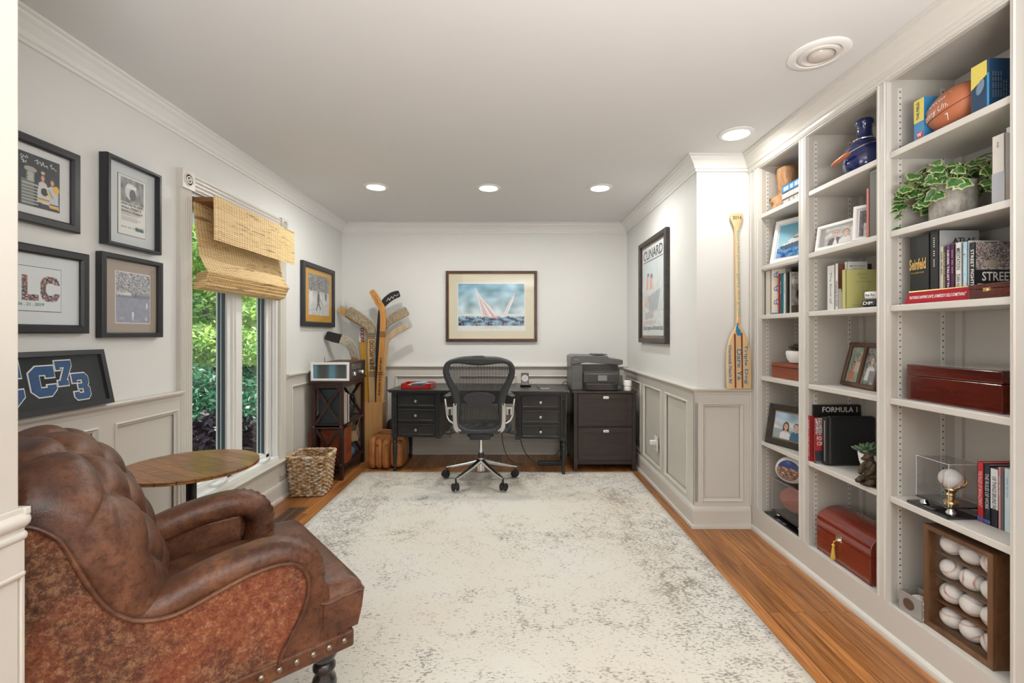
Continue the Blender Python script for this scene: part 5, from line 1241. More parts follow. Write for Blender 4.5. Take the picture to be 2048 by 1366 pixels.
# ocean liner poster on the right wall (faces -x: reading direction runs toward the camera)
P = Pic(70, 110, (.58, .68, .72))
P.grad((.66, .70, .68), (.60, .70, .74), 0, 1).rect(0, .84, 1, 1, (.68, .73, .74))
P.poly([(.30, .30), (.28, .44), (.52, .50), (.80, .52), (.82, .46), (.72, .30), (.50, .24)], (.34, .40, .44)).poly([(.28, .44), (.34, .52), (.80, .56), (.80, .50)], (.66, .66, .63)).poly([(.10, .34), (.12, .44), (.30, .46), (.32, .30)], (.66, .48, .40))
for k in range(2): P.poly([(.20+.16*k, .52-.0*k), (.22+.16*k, .66-.02*k), (.32+.16*k, .67-.02*k), (.32+.16*k, .52)], (.72, .38, .28)).rect(.24+.16*k, .66-.02*k, .34+.16*k, .70-.02*k, (.16, .18, .20))
P.line([(.72, .56), (.70, .80)], (.66, .50, .44), .015).line([(.5, .56), (.72, .76)], (.66, .56, .50), .008).poly([(.14, .18), (.16, .26), (.50, .28), (.56, .20)], (.46, .42, .42)).ellipse(.35, .15, .3, .02, (.56, .50, .50)).rect(.55, .26, 1, .28, (.66, .52, .50)).noise(.10, 14, .12, .6)
t = picture('picture_frame', 'dark framed steamship travel poster lettered CUNARD on the right wall', 'picture', (RX-.004, 4.33, 1.192), (0, -1, 0), (0, 0, 1), .76, .91, .042, .034, wood('charcoal_frame', (.05, .042, .038), (.025, .02, .02), .4, 'z', 20), mat('mat_dark_brown', (.16, .09, .05), .5), P, (.075, .065, .685, .845))
letters('CUNARD', .53, .085, (.115, .735, .0148), (1, 0, 0), (0, 1, 0), black_m, t, world=False, bold=.005); letters('Europe-America', .54, .055, (.11, .10, .0148), (1, 0, 0), (0, 1, 0), mat('navy_ink', (.04, .08, .14), .5), t, world=False, bold=.01, shear=.2)
MB().box((.11, .715, .0138), (.65, .722, .0145)).build('poster_rule', black_m, t)

# ------------------------------------------------------------------ oar on the ledge
t = axes_thing('paddle', 'varnished wooden canoe paddle with blue lettering leaning on the wainscot ledge', 'paddle', (1.478, JY-.055, .9155), (1, 0, 0), (0, .035, 1.15))
pw = wood('paddle_wood', (.76, .56, .31), (.68, .45, .21), .25, 'y', 8, coat=.4)
hw_ = smoothline([(.075, .0, 0), (.080, .008, 0), (.082, .10, 0), (.080, .22, 0), (.068, .30, 0), (.045, .36, 0), (.022, .40, 0), (.017, .44, 0), (.017, .70, 0), (.016, 1.00, 0), (.020, 1.055, 0), (.042, 1.11, 0), (.045, 1.135, 0), (.040, 1.148, 0)], 5)
rings = []
for p in hw_:
    th = .006 if p.y < .41 else .006+.008*min(1, (p.y-.41)/.06)
    if p.y > 1.03: th = .012
    rings.append([V((p.x*cos(a), p.y, th*sin(a))) for a in [2*pi*i/20 for i in range(20)]])
MB().loft(rings).build('blade_and_shaft', pw, t, smooth=True, angle=60)
b = MB()
for x in (-.025, .020): b.box((x-.005, .004, .0), (x+.005, .385-abs(x)*1.2, .0068))
b.build('inlay_stripe', mat('inlay_brown', (.22, .05, .02), .3), t)
blue = mat('oar_blue', (.02, .22, .45), .5); teal = mat('oar_teal', (.10, .42, .40), .5)
xv, yv = (0, -1, 0), (1, 0, 0)
for s, x, y, L, h in (('Triple Dog', .030, .285, .255, .028), ('Dare Ya', -.013, .255, .20, .030), ('Warwick Neck RI', -.068, .285, .25, .020)): letters(s, L, h, (x, y, .0075), xv, yv, blue, t, world=False, bold=.012)
letters('keri cheryl sam gabby and griffin', .56, .020, (-.010, 1.03, .0135), xv, yv, teal, t, world=False, bold=.01)
letters('2016', .058, .022, (-.030, 1.108, .0125), (1, 0, 0), (0, 1, 0), mat('oar_navy', (.02, .06, .12), .5), t, world=False, bold=.01)
b = MB().prism([(-.018, .365, .0078), (-.006, .345, .0078), (.012, .345, .0078), (.016, .36, .0078), (.008, .385, .0078), (-.002, .392, .0078), (-.004, .412, .0078), (.006, .425, .0078), (-.004, .422, .0078), (-.012, .43, .0078), (-.010, .415, .0078), (-.016, .40, .0078)], (0, 0, .0006)); b.build('whale_emblem', blue, t)

# outlet on the right wall
t = thing('wall_outlet', 'white wall outlet with a plug-in device on the right wainscot', 'outlet', (RX-.0225, 3.83, .30), 0)
MB().box((-.006, -.04, 0), (0, .04, .12)).build('plate', white_m, t, bevel=.002); MB().box((-.055, -.018, .05), (-.006, .018, .085)).build('plug', white_m, t, bevel=.005)
b = MB()
for s in (-1, 1): b.box((-.0068, s*.010-.002, .02), (-.006, s*.010+.002, .032))
b.build('slots', black_m, t)

# ================================================================== BOOKCASE
XB = 1.87
stiles = [(3.05, 2.925), (2.52, 2.462), (1.981, 1.928), (1.45, 1.39)]
bays = [(2.52, 2.925), (1.981, 2.462), (1.45, 1.928)]
SH = [2.03, 1.70, 1.39, 1.003, .593]
bk = thing('bookcase', 'built-in painted bookcase of three bays with crown and base along the right wall', 'bookcase', (BX, 2.2, 0))
for y1, y0 in stiles:
    b = MB().box((BX, y0, .145), (BX+.02, y1, 2.325))
    w_ = y1-y0
    if w_ < .1:
        for q in (.2, .8): b.cyl((BX, y0+w_*q, .15), (BX, y0+w_*q, 2.335), .004, n=8)
    else:
        for q in (.15, .35, .8): b.cyl((BX, y0+w_*q, .15), (BX, y0+w_*q, 2.335), .006, n=8)
    b.build('stile', case_m, bk, world=True)
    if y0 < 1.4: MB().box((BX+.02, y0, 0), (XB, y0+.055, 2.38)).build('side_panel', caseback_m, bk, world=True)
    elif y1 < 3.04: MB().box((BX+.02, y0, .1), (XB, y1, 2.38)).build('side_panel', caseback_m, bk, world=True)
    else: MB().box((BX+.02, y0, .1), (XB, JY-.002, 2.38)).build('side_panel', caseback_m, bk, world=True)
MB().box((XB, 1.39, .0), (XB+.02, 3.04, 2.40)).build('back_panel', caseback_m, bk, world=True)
b = MB().box((BX, 1.39, 2.325), (BX+.02, 3.05, CZ-.002))
b = mould([(0, 0), (.0, .006), (.010, .006), (.014, -.004), (.006, -.014), (0, -.014)], (BX, 1.39, 2.345), (BX, 3.05, 2.345), (-1, 0, 0), mb=b)
b = mould(crown_p, (BX, 1.30, CZ-.001), (BX, 3.05, CZ-.001), (-1, 0, 0), mb=b); b.build('crown', case_m, bk, world=True)
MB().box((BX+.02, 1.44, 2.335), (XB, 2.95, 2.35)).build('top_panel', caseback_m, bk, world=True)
b = MB().box((BX, 1.39, 0), (BX+.02, 3.05, .145)).box((BX+.018, 1.39, .12), (XB, 3.0, .142)); b.build('base', case_m, bk, world=True)
b = mould([(0, 0), (0, .03), (.006, .028), (.013, .02), (.016, .01), (.016, 0)], (BX, 1.39, 0), (BX, 3.05, 0), (-1, 0, 0)); b.build('shoe_moulding', case_m, bk, world=True)
for i, (y0, y1) in enumerate(bays):
    for k, z in enumerate(SH):
        MB().box((BX+.012, y0+.001, z-.026), (XB-.002, y1-.001, z)).build('shelf', case_m, bk, world=True, bevel=.003)
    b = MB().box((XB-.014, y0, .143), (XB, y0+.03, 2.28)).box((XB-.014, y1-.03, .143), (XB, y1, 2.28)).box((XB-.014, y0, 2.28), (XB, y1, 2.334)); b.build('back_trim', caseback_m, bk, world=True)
    for y, s in ((y1, -1), (y0, 1)):
        for x in (BX+.055, XB-.065):
            b = MB(); b.box((x-.008, y, .16), (x+.008, y+s*.002, 2.30)); b.mat(1)
            for q in range(84): b.box((x-.0028, y+s*.002, .172+.0254*q), (x+.0028, y+s*.0026, .178+.0254*q))
            b.build('shelf_standard', [case_m, mat('slot_dark', (.09, .08, .07), .8)], bk, world=True)

# ------------------------------------------------------------------ books
bookn = 0
def book(y, th, z, h, x0, d, col, label, title=None, tcol=(.8, .8, .8), group=None, cover=None, ctitle=None, lean=0, upright_title=False, rough=.45, kind='book', ts=.6, tz=.5, band=None):
    """spine faces -x at x0, occupies y..y+th"""
    global bookn; bookn += 1
    c = tuple(col); m = mat('book_cover_%02x%02x%02x' % tuple(int(q*255) for q in c), c, rough)
    b = MB(); t_ = min(.003, th*.15)
    b.box((x0, y, z), (x0+d, y+t_, z+h)).box((x0, y+th-t_, z), (x0+d, y+th, z+h)).box((x0, y, z), (x0+t_, y+th, z+h))
    o = b.build(kind, m, bevel=.0008, shift=(x0+d/2, y+th/2, z)); tag(o, label, 'book', group)
    MB().box((x0+t_, y+t_, z+.003), (x0+d-.003, y+th-t_, z+h-.003)).build('pages', paper_m, o, world=True)
    if band: zb0, zb1, bc = band; MB().box((x0-.0006, y+.0005, z+h*zb0), (x0+.001, y+th-.0005, z+h*zb1)).build('spine_band', mat('band_%02x%02x%02x' % tuple(int(q*255) for q in bc), bc, .5), o, world=True)
    if title:
        tm = mat('ink_%02x%02x%02x' % tuple(int(q*255) for q in tcol), tcol, .5)
        if upright_title: letters(title, th*.8, h*.1, (x0, y+th*.9, z+h*tz), (0, -1, 0), (0, 0, 1), tm, o, 'spine_title', bold=.01, depth=.0012)
        else: L = h*ts; hh = min(th*.5, .005) if title.startswith('IlI') else min(th*.6, .014); letters(title, L*(.5 if title.startswith('IlI') else 1), hh, (x0, y+th*.5+hh*.5, z+h*tz+L/2), (0, 0, -1), (0, -1, 0), tm, o, 'spine_title', bold=.01, depth=.0012)
    if cover: cover.build(d-.002, h-.002, 'cover_print', o, (x0+.001, y-.0008, z+.001), (1, 0, 0), (0, 0, 1), world=True)
    if ctitle:
        for s, cx_, cz_, w, hh, cc in ctitle: letters(s, w, hh, (x0+cx_, y-.0012, z+cz_), (1, 0, 0), (0, 0, 1), mat('ink_%02x%02x%02x' % tuple(int(q*255) for q in cc), cc, .5), o, 'cover_title', bold=.015)
    if lean: o.rotation_euler = (lean, 0, 0)
    return o
def yx(px, x=1.61): return x*F/(px-VX)
def spine(px0, px1, ztop, z, x0, d, col, label, **k):
    """spine seen between two image columns on the shelf plane x0"""
    ya, yb = yx(px1, x0), yx(px0, x0); return book(ya+.0008, yb-ya-.0016, z, ztop-z, x0, d, col, label, **k)
WHT = (.78, .77, .74); INK = (.03, .03, .035)

# ---- bay 3 (nearest): C shelf
z = SH[2]+.0005
G = 'books on the shelf with the red plaque'
o = spine(1820, 1859, 1.660, z, 1.615, .19, (.012, .012, .012), 'fat black boxed set with a gold logo and the words the complete series', title=None, group=G)
letters('Seinfeld', .074, .045, (1.615, 1.868, z+.135), (0, -1, 0), (0, 0, 1), mat('gold_ink', (.62, .40, .12), .5), o, 'spine_title', bold=.03, depth=.0012); letters('the complete series', .058, .010, (1.615, 1.860, z+.118), (0, -1, 0), (0, 0, 1), mat('gold_ink'), o, 'spine_title', depth=.0012)
o = spine(1859.5, 1878, 1.665, z, 1.615, .15, (.015, .015, .015), 'tall black volume with a pale grey ATLAS cover', title='IlIlI IIl lIlI', tcol=WHT, group=G, ts=.8)
o2 = MB().box((1.617, 1.7385, z+.002), (1.765, 1.7402, 1.662)).build('cover_sheet', mat('grey_cover', (.36, .37, .37), .5), o, world=True)
letters('ATLAS', .085, .022, (1.665, 1.7380, z+.222), (1, 0, 0), (0, 0, 1), INK and mat('ink_080809', INK, .5), o, 'cover_title', bold=.02)
P = Pic(34, 40, (.02, .02, .02)); 
row = [(1881, 1886.5, 1.600, (.62, .58, .42), 'IlIlI IIl lIlI', INK, 'slim cream book first in the row under ATLAS'), (1887, 1892, 1.598, (.05, .045, .03), 'THE BLACK BOOK OF ECONOMICS', (.6, .5, .2), 'slim black and gold spined book'), (1892.5, 1900.5, 1.602, (.13, .04, .17), 'NEVER TRUST THE C', WHT, 'violet book with white spine title'), (1901, 1909, 1.600, (.07, .012, .04), 'IlIlI IIl lIlI', (.6, .35, .4), 'dark plum spined book'), (1910, 1924, 1.603, (.70, .69, .66), 'MEDITATION    DAN HARRIS', INK, 'white book lettered MEDITATION and DAN'), (1925, 1935.5, 1.600, (.35, .60, .75), 'SAM HARRIS  WAKING', WHT, 'pale blue book lettered SAM HARRIS WAKING'), (1936, 1938.5, 1.602, (.55, .55, .52), None, INK, 'very thin grey book beside STREET FIGHTERS')]
for a, c, zt, col, ti, tc, lb in row: spine(a, c, zt, z, 1.622, .11, col, lb, title=ti, tcol=tc, group=G, ts=.8)
P = Pic(50, 70, (.02, .02, .02)); P.rect(0, .52, 1, 1, (.08, .07, .07)).speck([(.45, .36, .3), (.6, .6, .58), (.15, .15, .2), (.25, .12, .1)], .7, .55, 1).ellipse(.35, .62, .18, .07, (.42, .36, .30)).speck([(.3, .28, .25)], .4, .52, .56)
o = spine(1939, 1951, 1.592, z, 1.618, .155, (.015, .015, .018), 'black book with STREET FIGHTERS on cover and spine', title='STREET FIGHTERS', tcol=WHT, cover=P, ctitle=[('NEW YORK TIMES BESTSELLER', .02, .105, .13, .007, WHT), ('STREET', .022, .065, .115, .032, WHT), ('FIGHTERS', .006, .024, .143, .032, WHT)], group=G, ts=.75)
t = thing('wooden_box', 'glossy mahogany box with a small brass clasp in front of the STREET FIGHTERS book', 'box', (1.60, 1.53, z))
MB().box((-.018, -.075, 0), (.06, .065, .030)).build('box_base', mahog_m, t, bevel=.002); MB().box((-.019, -.076, .031), (.061, .066, .048)).build('lid', mahog_m, t, bevel=.003); MB().box((-.0215, -.012, .022), (-.0185, .012, .034)).lathe((-.0215, 0, .026), [(.006, 0), (.004, .003), (0, .003)], 12, (-1, 0, 0)).build('clasp', gold_m, t)
t = axes_thing('desk_plaque', 'red engraved desk plaque with a gold edge and white motto', 'plaque', (1.592, 1.862, z), (.02, -.255, 0), (.012, 0, .045))
MB().prism([(0, 0, 0), (.245, 0, 0), (.262, .046, 0), (.010, .046, 0)], (0, 0, .006)).build('plate', mat('plaque_red', (.36, .012, .025), .65, spec=.2), t, bevel=.001)
MB().prism([(.245, 0, 0), (.249, 0, 0), (.267, .050, 0), (.262, .046, 0)], (0, 0, .0065)).prism([(.010, .046, 0), (.262, .046, 0), (.267, .050, 0), (.009, .050, 0)], (0, 0, .0065)).build('gold_edge', gold_m, t)
letters('"NOTHING HAPPENS UNTIL SOMEBODY SELLS SOMETHING"', .215, .013, (.018, .016, .0062), (1, 0, 0), (0, 1, 0), white_m, t, world=False, bold=.01, shear=.25)
# B shelf: ivy pot and books
def ivy():
    t = thing('potted_ivy', 'variegated ivy in a weathered grey concrete pot', 'potted plant', (1.678, 1.75, SH[1]))
    m, tt, bb, o = new_mat('weathered_concrete', .9); n = noisen(tt, mapping(tt, o, (1, 1, .5)), 26, 5, .7)
    tt.links.new(ramp(tt, [(.3, (.16, .145, .12)), (.55, (.36, .34, .30)), (.75, (.50, .48, .44))], n).outputs[0], bb.inputs['Base Color']); bumpn(tt, bb, n, .6, .006)
    n_ = 40; prof = [(.062, 0), (.068, .002), (.070, .12), (.072, .137), (.064, .137), (.062, .11), (.0, .11)]
    MB().loft([[V(((r*(1+.018*cos(i*pi*2/n_*20)))*cos(2*pi*i/n_), (r*(1+.018*cos(i*pi*2/n_*20)))*sin(2*pi*i/n_), h)) for i in range(n_)] for r, h in prof]).build('pot', m, t, smooth=True)
    MB().lathe((0, 0, .108), [(0, 0), (.06, 0), (.05, .012), (0, .014)], 20).build('soil', mat('soil', (.03, .02, .015), 1, bump=1), t, smooth=True)
    la, lb_, st = MB(), MB(), MB(); rnd = random.Random(11)
    shp = [(0, -.02), (.28, -.18), (.52, -.12), (.78, .02), (.60, .28), (.64, .58), (.38, .66), (.16, .95), (0, 1.12), (-.16, .95), (-.38, .66), (-.64, .58), (-.60, .28), (-.78, .02), (-.52, -.12), (-.28, -.18)]
    def leaf(p, d, up, s):
        d = V(d).normalized(); r = d.cross(V(up)).normalized(); n = r.cross(d)
        pts = [V(p)+r*(x*s)+d*(y*s)+n*(-.25*s*(x*x+.3*y*y)) for x, y in shp]; k = len(pts); c = V(p)+d*.35*s+n*.05*s
        la.add(pts+[c], [(i, (i+1) % k, k) for i in range(k)])
        pin = [c.lerp(q, .80+.06*sin(3.1*len(la.v)+7*q.x*90))+n*.0009 for q in pts]; lb_.add(pin+[c+n*.001], [(i, (i+1) % k, k) for i in range(k)])
    for i in range(30):
        a = rnd.uniform(0, 2*pi); L = rnd.uniform(.07, .15); hgt = rnd.uniform(.03, .12)
        if i < 6: a = rnd.uniform(1.4, 2.6); L = rnd.uniform(.17, .22); hgt = rnd.uniform(-.02, .06)   # trailing vines, towards far-left
        elif cos(a) > .2: L *= .75
        base = V((.02*cos(a), .02*sin(a), .115)); dx = V((cos(a), sin(a), 0)); dx.x = max(dx.x, -.55) if i >= 6 else -.35
        path = smoothline([base, base+dx*L*.4+V((0, 0, .05+hgt*.5)), base+dx*L*.8+V((0, 0, hgt*.8)), base+dx*L*1.05+V((0, 0, hgt-.07-(.08 if i < 6 else 0)))], 4)
        st.tube(path, .0016, 5)
        for q in ((4, 6, 8, 10, 12) if i < 6 else (5, 8, 11, 12)):
            p = path[q]; sd = 1 if q % 2 else -1; dd = (path[min(q+1, 12)]-path[q-1]).normalized()
            side_ = dd.cross(V((0, 0, 1))).normalized()
            leaf(p, dd*.6+side_*sd*.9+V((0, 0, rnd.uniform(-.5, .15))), V((rnd.uniform(-1.2, -.4), rnd.uniform(-1.3, -.4), rnd.uniform(.3, 1))), rnd.uniform(.030, .044))
    la.build('leaf_margins', mat('ivy_cream', (.40, .47, .22), .4), t); lb_.build('leaf_centres', mat('ivy_green', (.05, .16, .03), .35, var=.5, vscale=40), t); st.build('stems', mat('ivy_stem', (.22, .25, .08), .5), t)
    for o in t.children:
        if o.name.startswith(('leaf', 'stems')): o['kind'] = 'stuff'
ivy()
z = SH[1]+.0005
spine(1983, 2010, 1.925, z, 1.60, .15, (.60, .57, .52), 'pale grey book beside the ivy with a misty landscape spine', title='IlIlI IIl lIlI', tcol=INK, ts=.15, tz=.82, group='books beside the ivy', band=(.0, .45, (.38, .39, .42)))
spine(2011, 2034, 1.945, z, 1.62, .15, (.55, .56, .56), 'taller grey book at the near end of the ivy shelf', title='IlIlI IIl lIlI', tcol=INK, ts=.3, tz=.7, group='books beside the ivy', band=(.02, .25, (.50, .16, .06)))
# A shelf: boxed football
z = SH[0]+.0005
navy = mat('carton_navy', (.015, .05, .11), .35); yel2 = mat('carton_yellow', (.70, .58, .12), .4); redi = mat('carton_red', (.45, .02, .03), .4); blu2 = mat('carton_blue', (.04, .22, .45), .35)
t = thing('football_carton', 'blue and yellow ball carton with a red W badge, standing right of the football', 'box', (1.665, 1.597, z))
MB().box((-.065, -.055, 0), (.165, .006, .165)).build('carton', navy, t, bevel=.001)
MB().prism([(-.0656, .006, .085), (-.0656, -.047, .115), (-.0656, -.047, .1645), (-.0656, .006, .1645)], (.0006, 0, 0)).build('yellow_panel', yel2, t)
MB().box((-.0658, -.0545, .001), (-.065, -.048, .118)).build('blue_edge', mat('edge_blue', (.05, .30, .55), .3), t)
MB().prism([V((-.0664, -.026+.014*cos(a), .082+.022*sin(a)-.010*cos(a))) for a in [2*pi*i/24 for i in range(24)]], (.0006, 0, 0)).build('ball_picture', mat('ball_blue', (.16, .24, .34), .4), t)
MB().box((.012, -.0558, .055), (.034, -.055, .082)).build('badge', redi, t); letters('W', .018, .016, (.031, -.0562, .058), (0, 0, 1), (-1, 0, 0), white_m, t, world=False, bold=.03)
for k in range(6): letters('IlIlII lIIlI IlI lIIl', .085-.03*(k > 3), .004, (-.052+.009*k, -.0558, .035), (0, 0, 1), (-1, 0, 0), silver_m, t, world=False)

t = thing('football_carton', 'narrow yellow and blue ball carton lettered THE FIELD, left of the football', 'box', (1.665, 1.812, z))
MB().box((-.06, -.02, 0), (.165, .025, .165)).build('carton', blu2, t, bevel=.001); MB().box((-.0606, -.0195, .075), (-.06, .0245, .1645)).build('yellow_panel', yel2, t)
letters('THE FIELD', .07, .012, (-.0608, .000, .085), (0, 0, 1), (0, 1, 0), black_m, t, world=False, bold=.02); MB().box((-.0608, -.015, .01), (-.06, .012, .035)).build('badge', redi, t); letters('W', .02, .016, (-.0611, .009, .015), (0, -1, 0), (0, 0, 1), white_m, t, world=False, bold=.03)
ballm = mat('football_leather', (.44, .14, .06), .45, bump=.3, bscale=420, var=.12)
def football(name, label, loc, L, R, d, m, cat='football', parts=None, lace=None):
    t = thing(name, label, cat, loc); b = MB(); d = V(d).normalized(); _, u, w = bas(d); rings = []
    for k in range(25):
        q = -1+2*k/24; r = R*max(.02, (1-abs(q)**2.1))**.62; rings.append([d*(q*L)+(u*cos(a)+w*sin(a))*r for a in [2*pi*i/28 for i in range(28)]])
    b.loft(rings); b.build('ball', m, t, smooth=True, angle=180); s = MB()
    for a in (.3, .3+pi/2, .3+pi, .3+3*pi/2):
        s.tube([d*(q*L)+(u*cos(a)+w*sin(a))*(R*max(.02, (1-abs(q)**2.1))**.62+.0004) for q in [-.98+1.96*i/20 for i in range(21)]], .0012, 5)
    s.build('seams', mat('seam_dark', (.10, .03, .02), .7), t); return t, d
t, d = football('football', 'autographed brown leather football with silver handwriting between two cartons', (1.66, 1.708, z+.082), .108, .076, (.10, -.95, .22), ballm)
def scribble(body, w, h, o_, parent, m, r=.0012):
    xd = V((.09, -.96, .24)).normalized(); yd = (V((0, .24, .96))).normalized(); T = text_mb(body, w, h, (0, 0, 0), (1, 0, 0), (0, 1, 0), 0, -.006, shear=.5)
    b = MB()
    for p in T.v:
        x, y = p.x+o_[0], p.y+o_[1]; q = abs(x/.108); rr = .076*max(.02, (1-q**2.1))**.62+.0012; yy = max(-rr*.98, min(rr*.98, y)); n_ = sqrt(rr*rr-yy*yy)
        b.v.append(xd*x+yd*yy+V((-1, 0, 0))*n_)
    b.f = T.f; b.mi = T.mi; return b.build('autograph', m, parent)
sil = mat('silver_ink', (.75, .74, .72), .4)
scribble('Ken.', .04, .014, (-.07, .045), t, sil); scribble('Chambecen "', .13, .018, (-.085, .018), t, sil); scribble('Bonny Union', .145, .026, (-.085, -.022), t, sil); scribble('7', .016, .020, (.0, -.056), t, sil)
# D shelf: mahogany case
z = SH[3]+.0005
t = thing('mahogany_case', 'long glossy mahogany presentation case with rounded lid', 'box', (1.62, 1.705, z))
MB().box((0, -.185, 0), (.20, .185, .098)).build('case_base', mahog_m, t, bevel=.003); MB().box((0, -.185, .0995), (.20, .185, .143)).build('lid', mahog_m, t, bevel=.004)
MB().box((.010, -.175, .143), (.19, .175, .1455)).build('lid_trim', chrome_m, t, bevel=.001)
# E shelf: baseball in acrylic case on gold glove; books
z = SH[4]+.0005
def acrylic_case(name, label, x0, x1, y0, y1, z, h, risers=True, text=None, lowh=.018):
    t = thing(name, label, 'display case', ((x0+x1)/2, (y0+y1)/2, z)); cx_, cy_ = (x0+x1)/2, (y0+y1)/2; hx, hy = (x1-x0)/2, (y1-y0)/2
    MB().prism([(-hx, -hy, 0), (hx, -hy, 0), (hx, hy, 0), (-hx, hy, 0)], (0, 0, .012)).build('base_plate', blackg_m, t, bevel=.004)
    MB().box((-hx*.75, -hy*.8, .032), (hx*.95, hy*.8, .038)).build('upper_plate', blackg_m, t, bevel=.002)
    for s in (-1, 1): MB().lathe((-hx*.45, s*hy*.6, .012), [(.016, 0), (.015, .004), (.009, .012), (.009, .018), (.012, .020), (0, .020)], 20).build('riser', chrome_m, t, smooth=True, angle=40)
    w = .002; zz0, zz1 = .038, h; a, c = -hx*.72, hx*.92; e = hy*.76; b = MB()
    b.box((a, -e, zz0), (a+w, e, zz1)).box((c-w, -e, zz0), (c, e, zz1)).box((a+w, -e, zz0), (c-w, -e+w, zz1)).box((a+w, e-w, zz0), (c-w, e, zz1)).box((a, -e, zz1), (c, e, zz1+w))
    b.build('acrylic_cover', acryl_m, t)
    ed = MB()
    for x in (a, c):
        for y in (-e, e): ed.cyl((x, y, zz0), (x, y, zz1), .0009, n=6)
    for y in (-e, e): ed.cyl((a, y, zz1), (c, y, zz1), .0009, n=6)
    for x in (a, c): ed.cyl((x, -e, zz1), (x, e, zz1), .0009, n=6)
    ed.build('acrylic_edge', mat('acrylic_edge', (.62, .65, .66), .2), t)
    if text:
        MB().lathe((-hx-.0, -.0, .0), [(.001, 0), (0, .001)], 6)
        letters(text, hy*.5, .015, (-hx*.98, hy*.25, .0125), (0, -1, 0), (1, 0, 0), silver_m, t, world=False, bold=.02, shear=.2)
    return t
acrylic_case('display_case', 'clear acrylic display case on a black base with nameplate holding the gold glove baseball', 1.585, 1.745, 1.672, 1.85, z, .195, text='IlIIlI')
ballw = mat('baseball_leather', (.74, .72, .68), .5, bump=.15, bscale=300); redth = mat('baseball_stitch', (.42, .05, .05), .7)
def baseball_mesh(r, name, label, loc, rot, group=None):
    o = MB().ell((0, 0, 0), r, 28, 16).build(name, ballw, smooth=True, shift=(0, 0, 0), angle=180); tag(o, label, 'baseball', group); o.location = loc; o.rotation_euler = rot
    b = MB(); N = 108; pts = []
    for i in range(N):
        tt = 4*pi*i/N; al = pi/2-(pi/2-.4)*cos(tt); be = tt/2+.4*sin(2*tt); pts.append(V((sin(al)*cos(be), sin(al)*sin(be), cos(al)))*r*1.004)
    for i in range(N):
        d = (pts[(i+1) % N]-pts[i-1]).normalized(); s = pts[i].normalized().cross(d)
        for q in (-1, 1): b.add([pts[i]-d*.0008, pts[i]+d*.0006, pts[i]+d*.0022*1.3+s*q*.0034+pts[i]*.0, pts[i]+d*.0016+s*q*.0034], [(0, 1, 2, 3)])
    o2 = b.build('stitching', redth, o); o2.location = (0, 0, 0); return o
bb0 = baseball_mesh(.037, 'baseball', 'single white baseball held in the gold glove stand', (1.662, 1.742, z+.128), (.4, .5, 1.0))
t = thing('glove_stand', 'small gold glove shaped ball stand inside the acrylic case', 'stand', (1.662, 1.742, z+.0385))
b = MB().lathe((0, 0, 0), [(.024, 0), (.022, .006), (.012, .012), (.011, .025), (.016, .030), (.012, .036), (.020, .05), (.018, .056), (0, .056)], 24); b.build('pedestal', gold_m, t, smooth=True, angle=40)
rings = []
for k in range(9):
    a = -.3+k*.24; r = .040; rings.append([V((r*sin(a)*cos(p)*1.0+.006, r*sin(p), .09-r*cos(a)*cos(p)*.95)) for p in [-1.0+2.0*i/10 for i in range(11)]])
b = MB(); vs = [p for r in rings for p in r]; b.add(vs, [(k*11+i, k*11+i+1, (k+1)*11+i+1, (k+1)*11+i) for k in range(8) for i in range(10)]); b.build('glove', gold_m, t, smooth=True, solid=.004, angle=180)
y = 1.672
G = 'books beside the acrylic baseball case'
for th, h, col, ti, tc, bd, lb in [(.024, .215, (.50, .03, .035), 'THE RULES OF MANAGEMENT', (.8, .5, .5), (.02, .08, (.06, .12, .4)), 'bright red book beside the acrylic baseball case'), (.023, .212, (.02, .03, .045), 'THE RULES OF WORK', (.6, .6, .6), (.02, .07, (.08, .14, .4)), 'black book next to the bright red one'), (.026, .208, (.02, .02, .025), '100 THINGS BRUINS FANS', INK, (.30, .98, (.72, .72, .72)), 'black book with a white title band on its spine'), (.008, .215, (.60, .28, .30), 'IlIlI IIl lIlI', WHT, None, 'slim pink spined book'), (.010, .20, (.12, .12, .12), None, INK, None, 'slim dark spined book'), (.022, .217, (.55, .66, .70), 'IlIlI IIl lIlI', (.2, .4, .5), None, 'pale blue-grey book near the end of the shelf'), (.028, .225, (.06, .10, .15), 'IlIlI IIl lIlI', WHT, None, 'dark blue book at the near end of the shelf')]:
    y -= th; book(y, th-.001, z, h, 1.69, .14, col, lb, title=ti, tcol=tc, group=G, band=bd, ts=.6, tz=.55)
# F shelf: baseball display
z = .1425
t = thing('baseball_display', 'wooden wall display case with four rows of baseballs standing on the bottom shelf', 'display case', (1.62, 1.668, z))
disp = wood('display_walnut', (.20, .095, .042), (.10, .045, .02), .4, 'y', 12); D2 = .105; HH = .39; HWd = .13
b = MB(); b.box((.001, -HWd, 0), (D2, -HWd+.012, HH)).box((.001, HWd-.012, 0), (D2, HWd, HH)).box((.001, -HWd+.012, 0), (D2, HWd-.012, .012)).box((.001, -HWd+.012, HH-.012), (D2, HWd-.012, HH)); b.build('case_sides', disp, t, bevel=.001)
MB().box((D2-.008, -HWd+.01, .01), (D2, HWd-.01, HH-.01)).build('back_board', disp, t)
frame_mb(2*HWd, HH, .018, .012, step=False).build('front_frame', disp, t).matrix_basis = Matrix.Translation(V((.0, HWd, 0))) @ Matrix(((0, 0, -1), (-1, 0, 0), (0, 1, 0))).to_4x4()
for k in range(1, 4): MB().box((.02, -HWd+.012, .012+k*.0925-.004), (D2-.008, HWd-.012, .012+k*.0925)).build('ledge', disp, t)
MB().box((.004, -HWd+.015, .015), (.006, HWd-.015, HH-.015)).build('glass', glass_m, t)
rnd = random.Random(5)
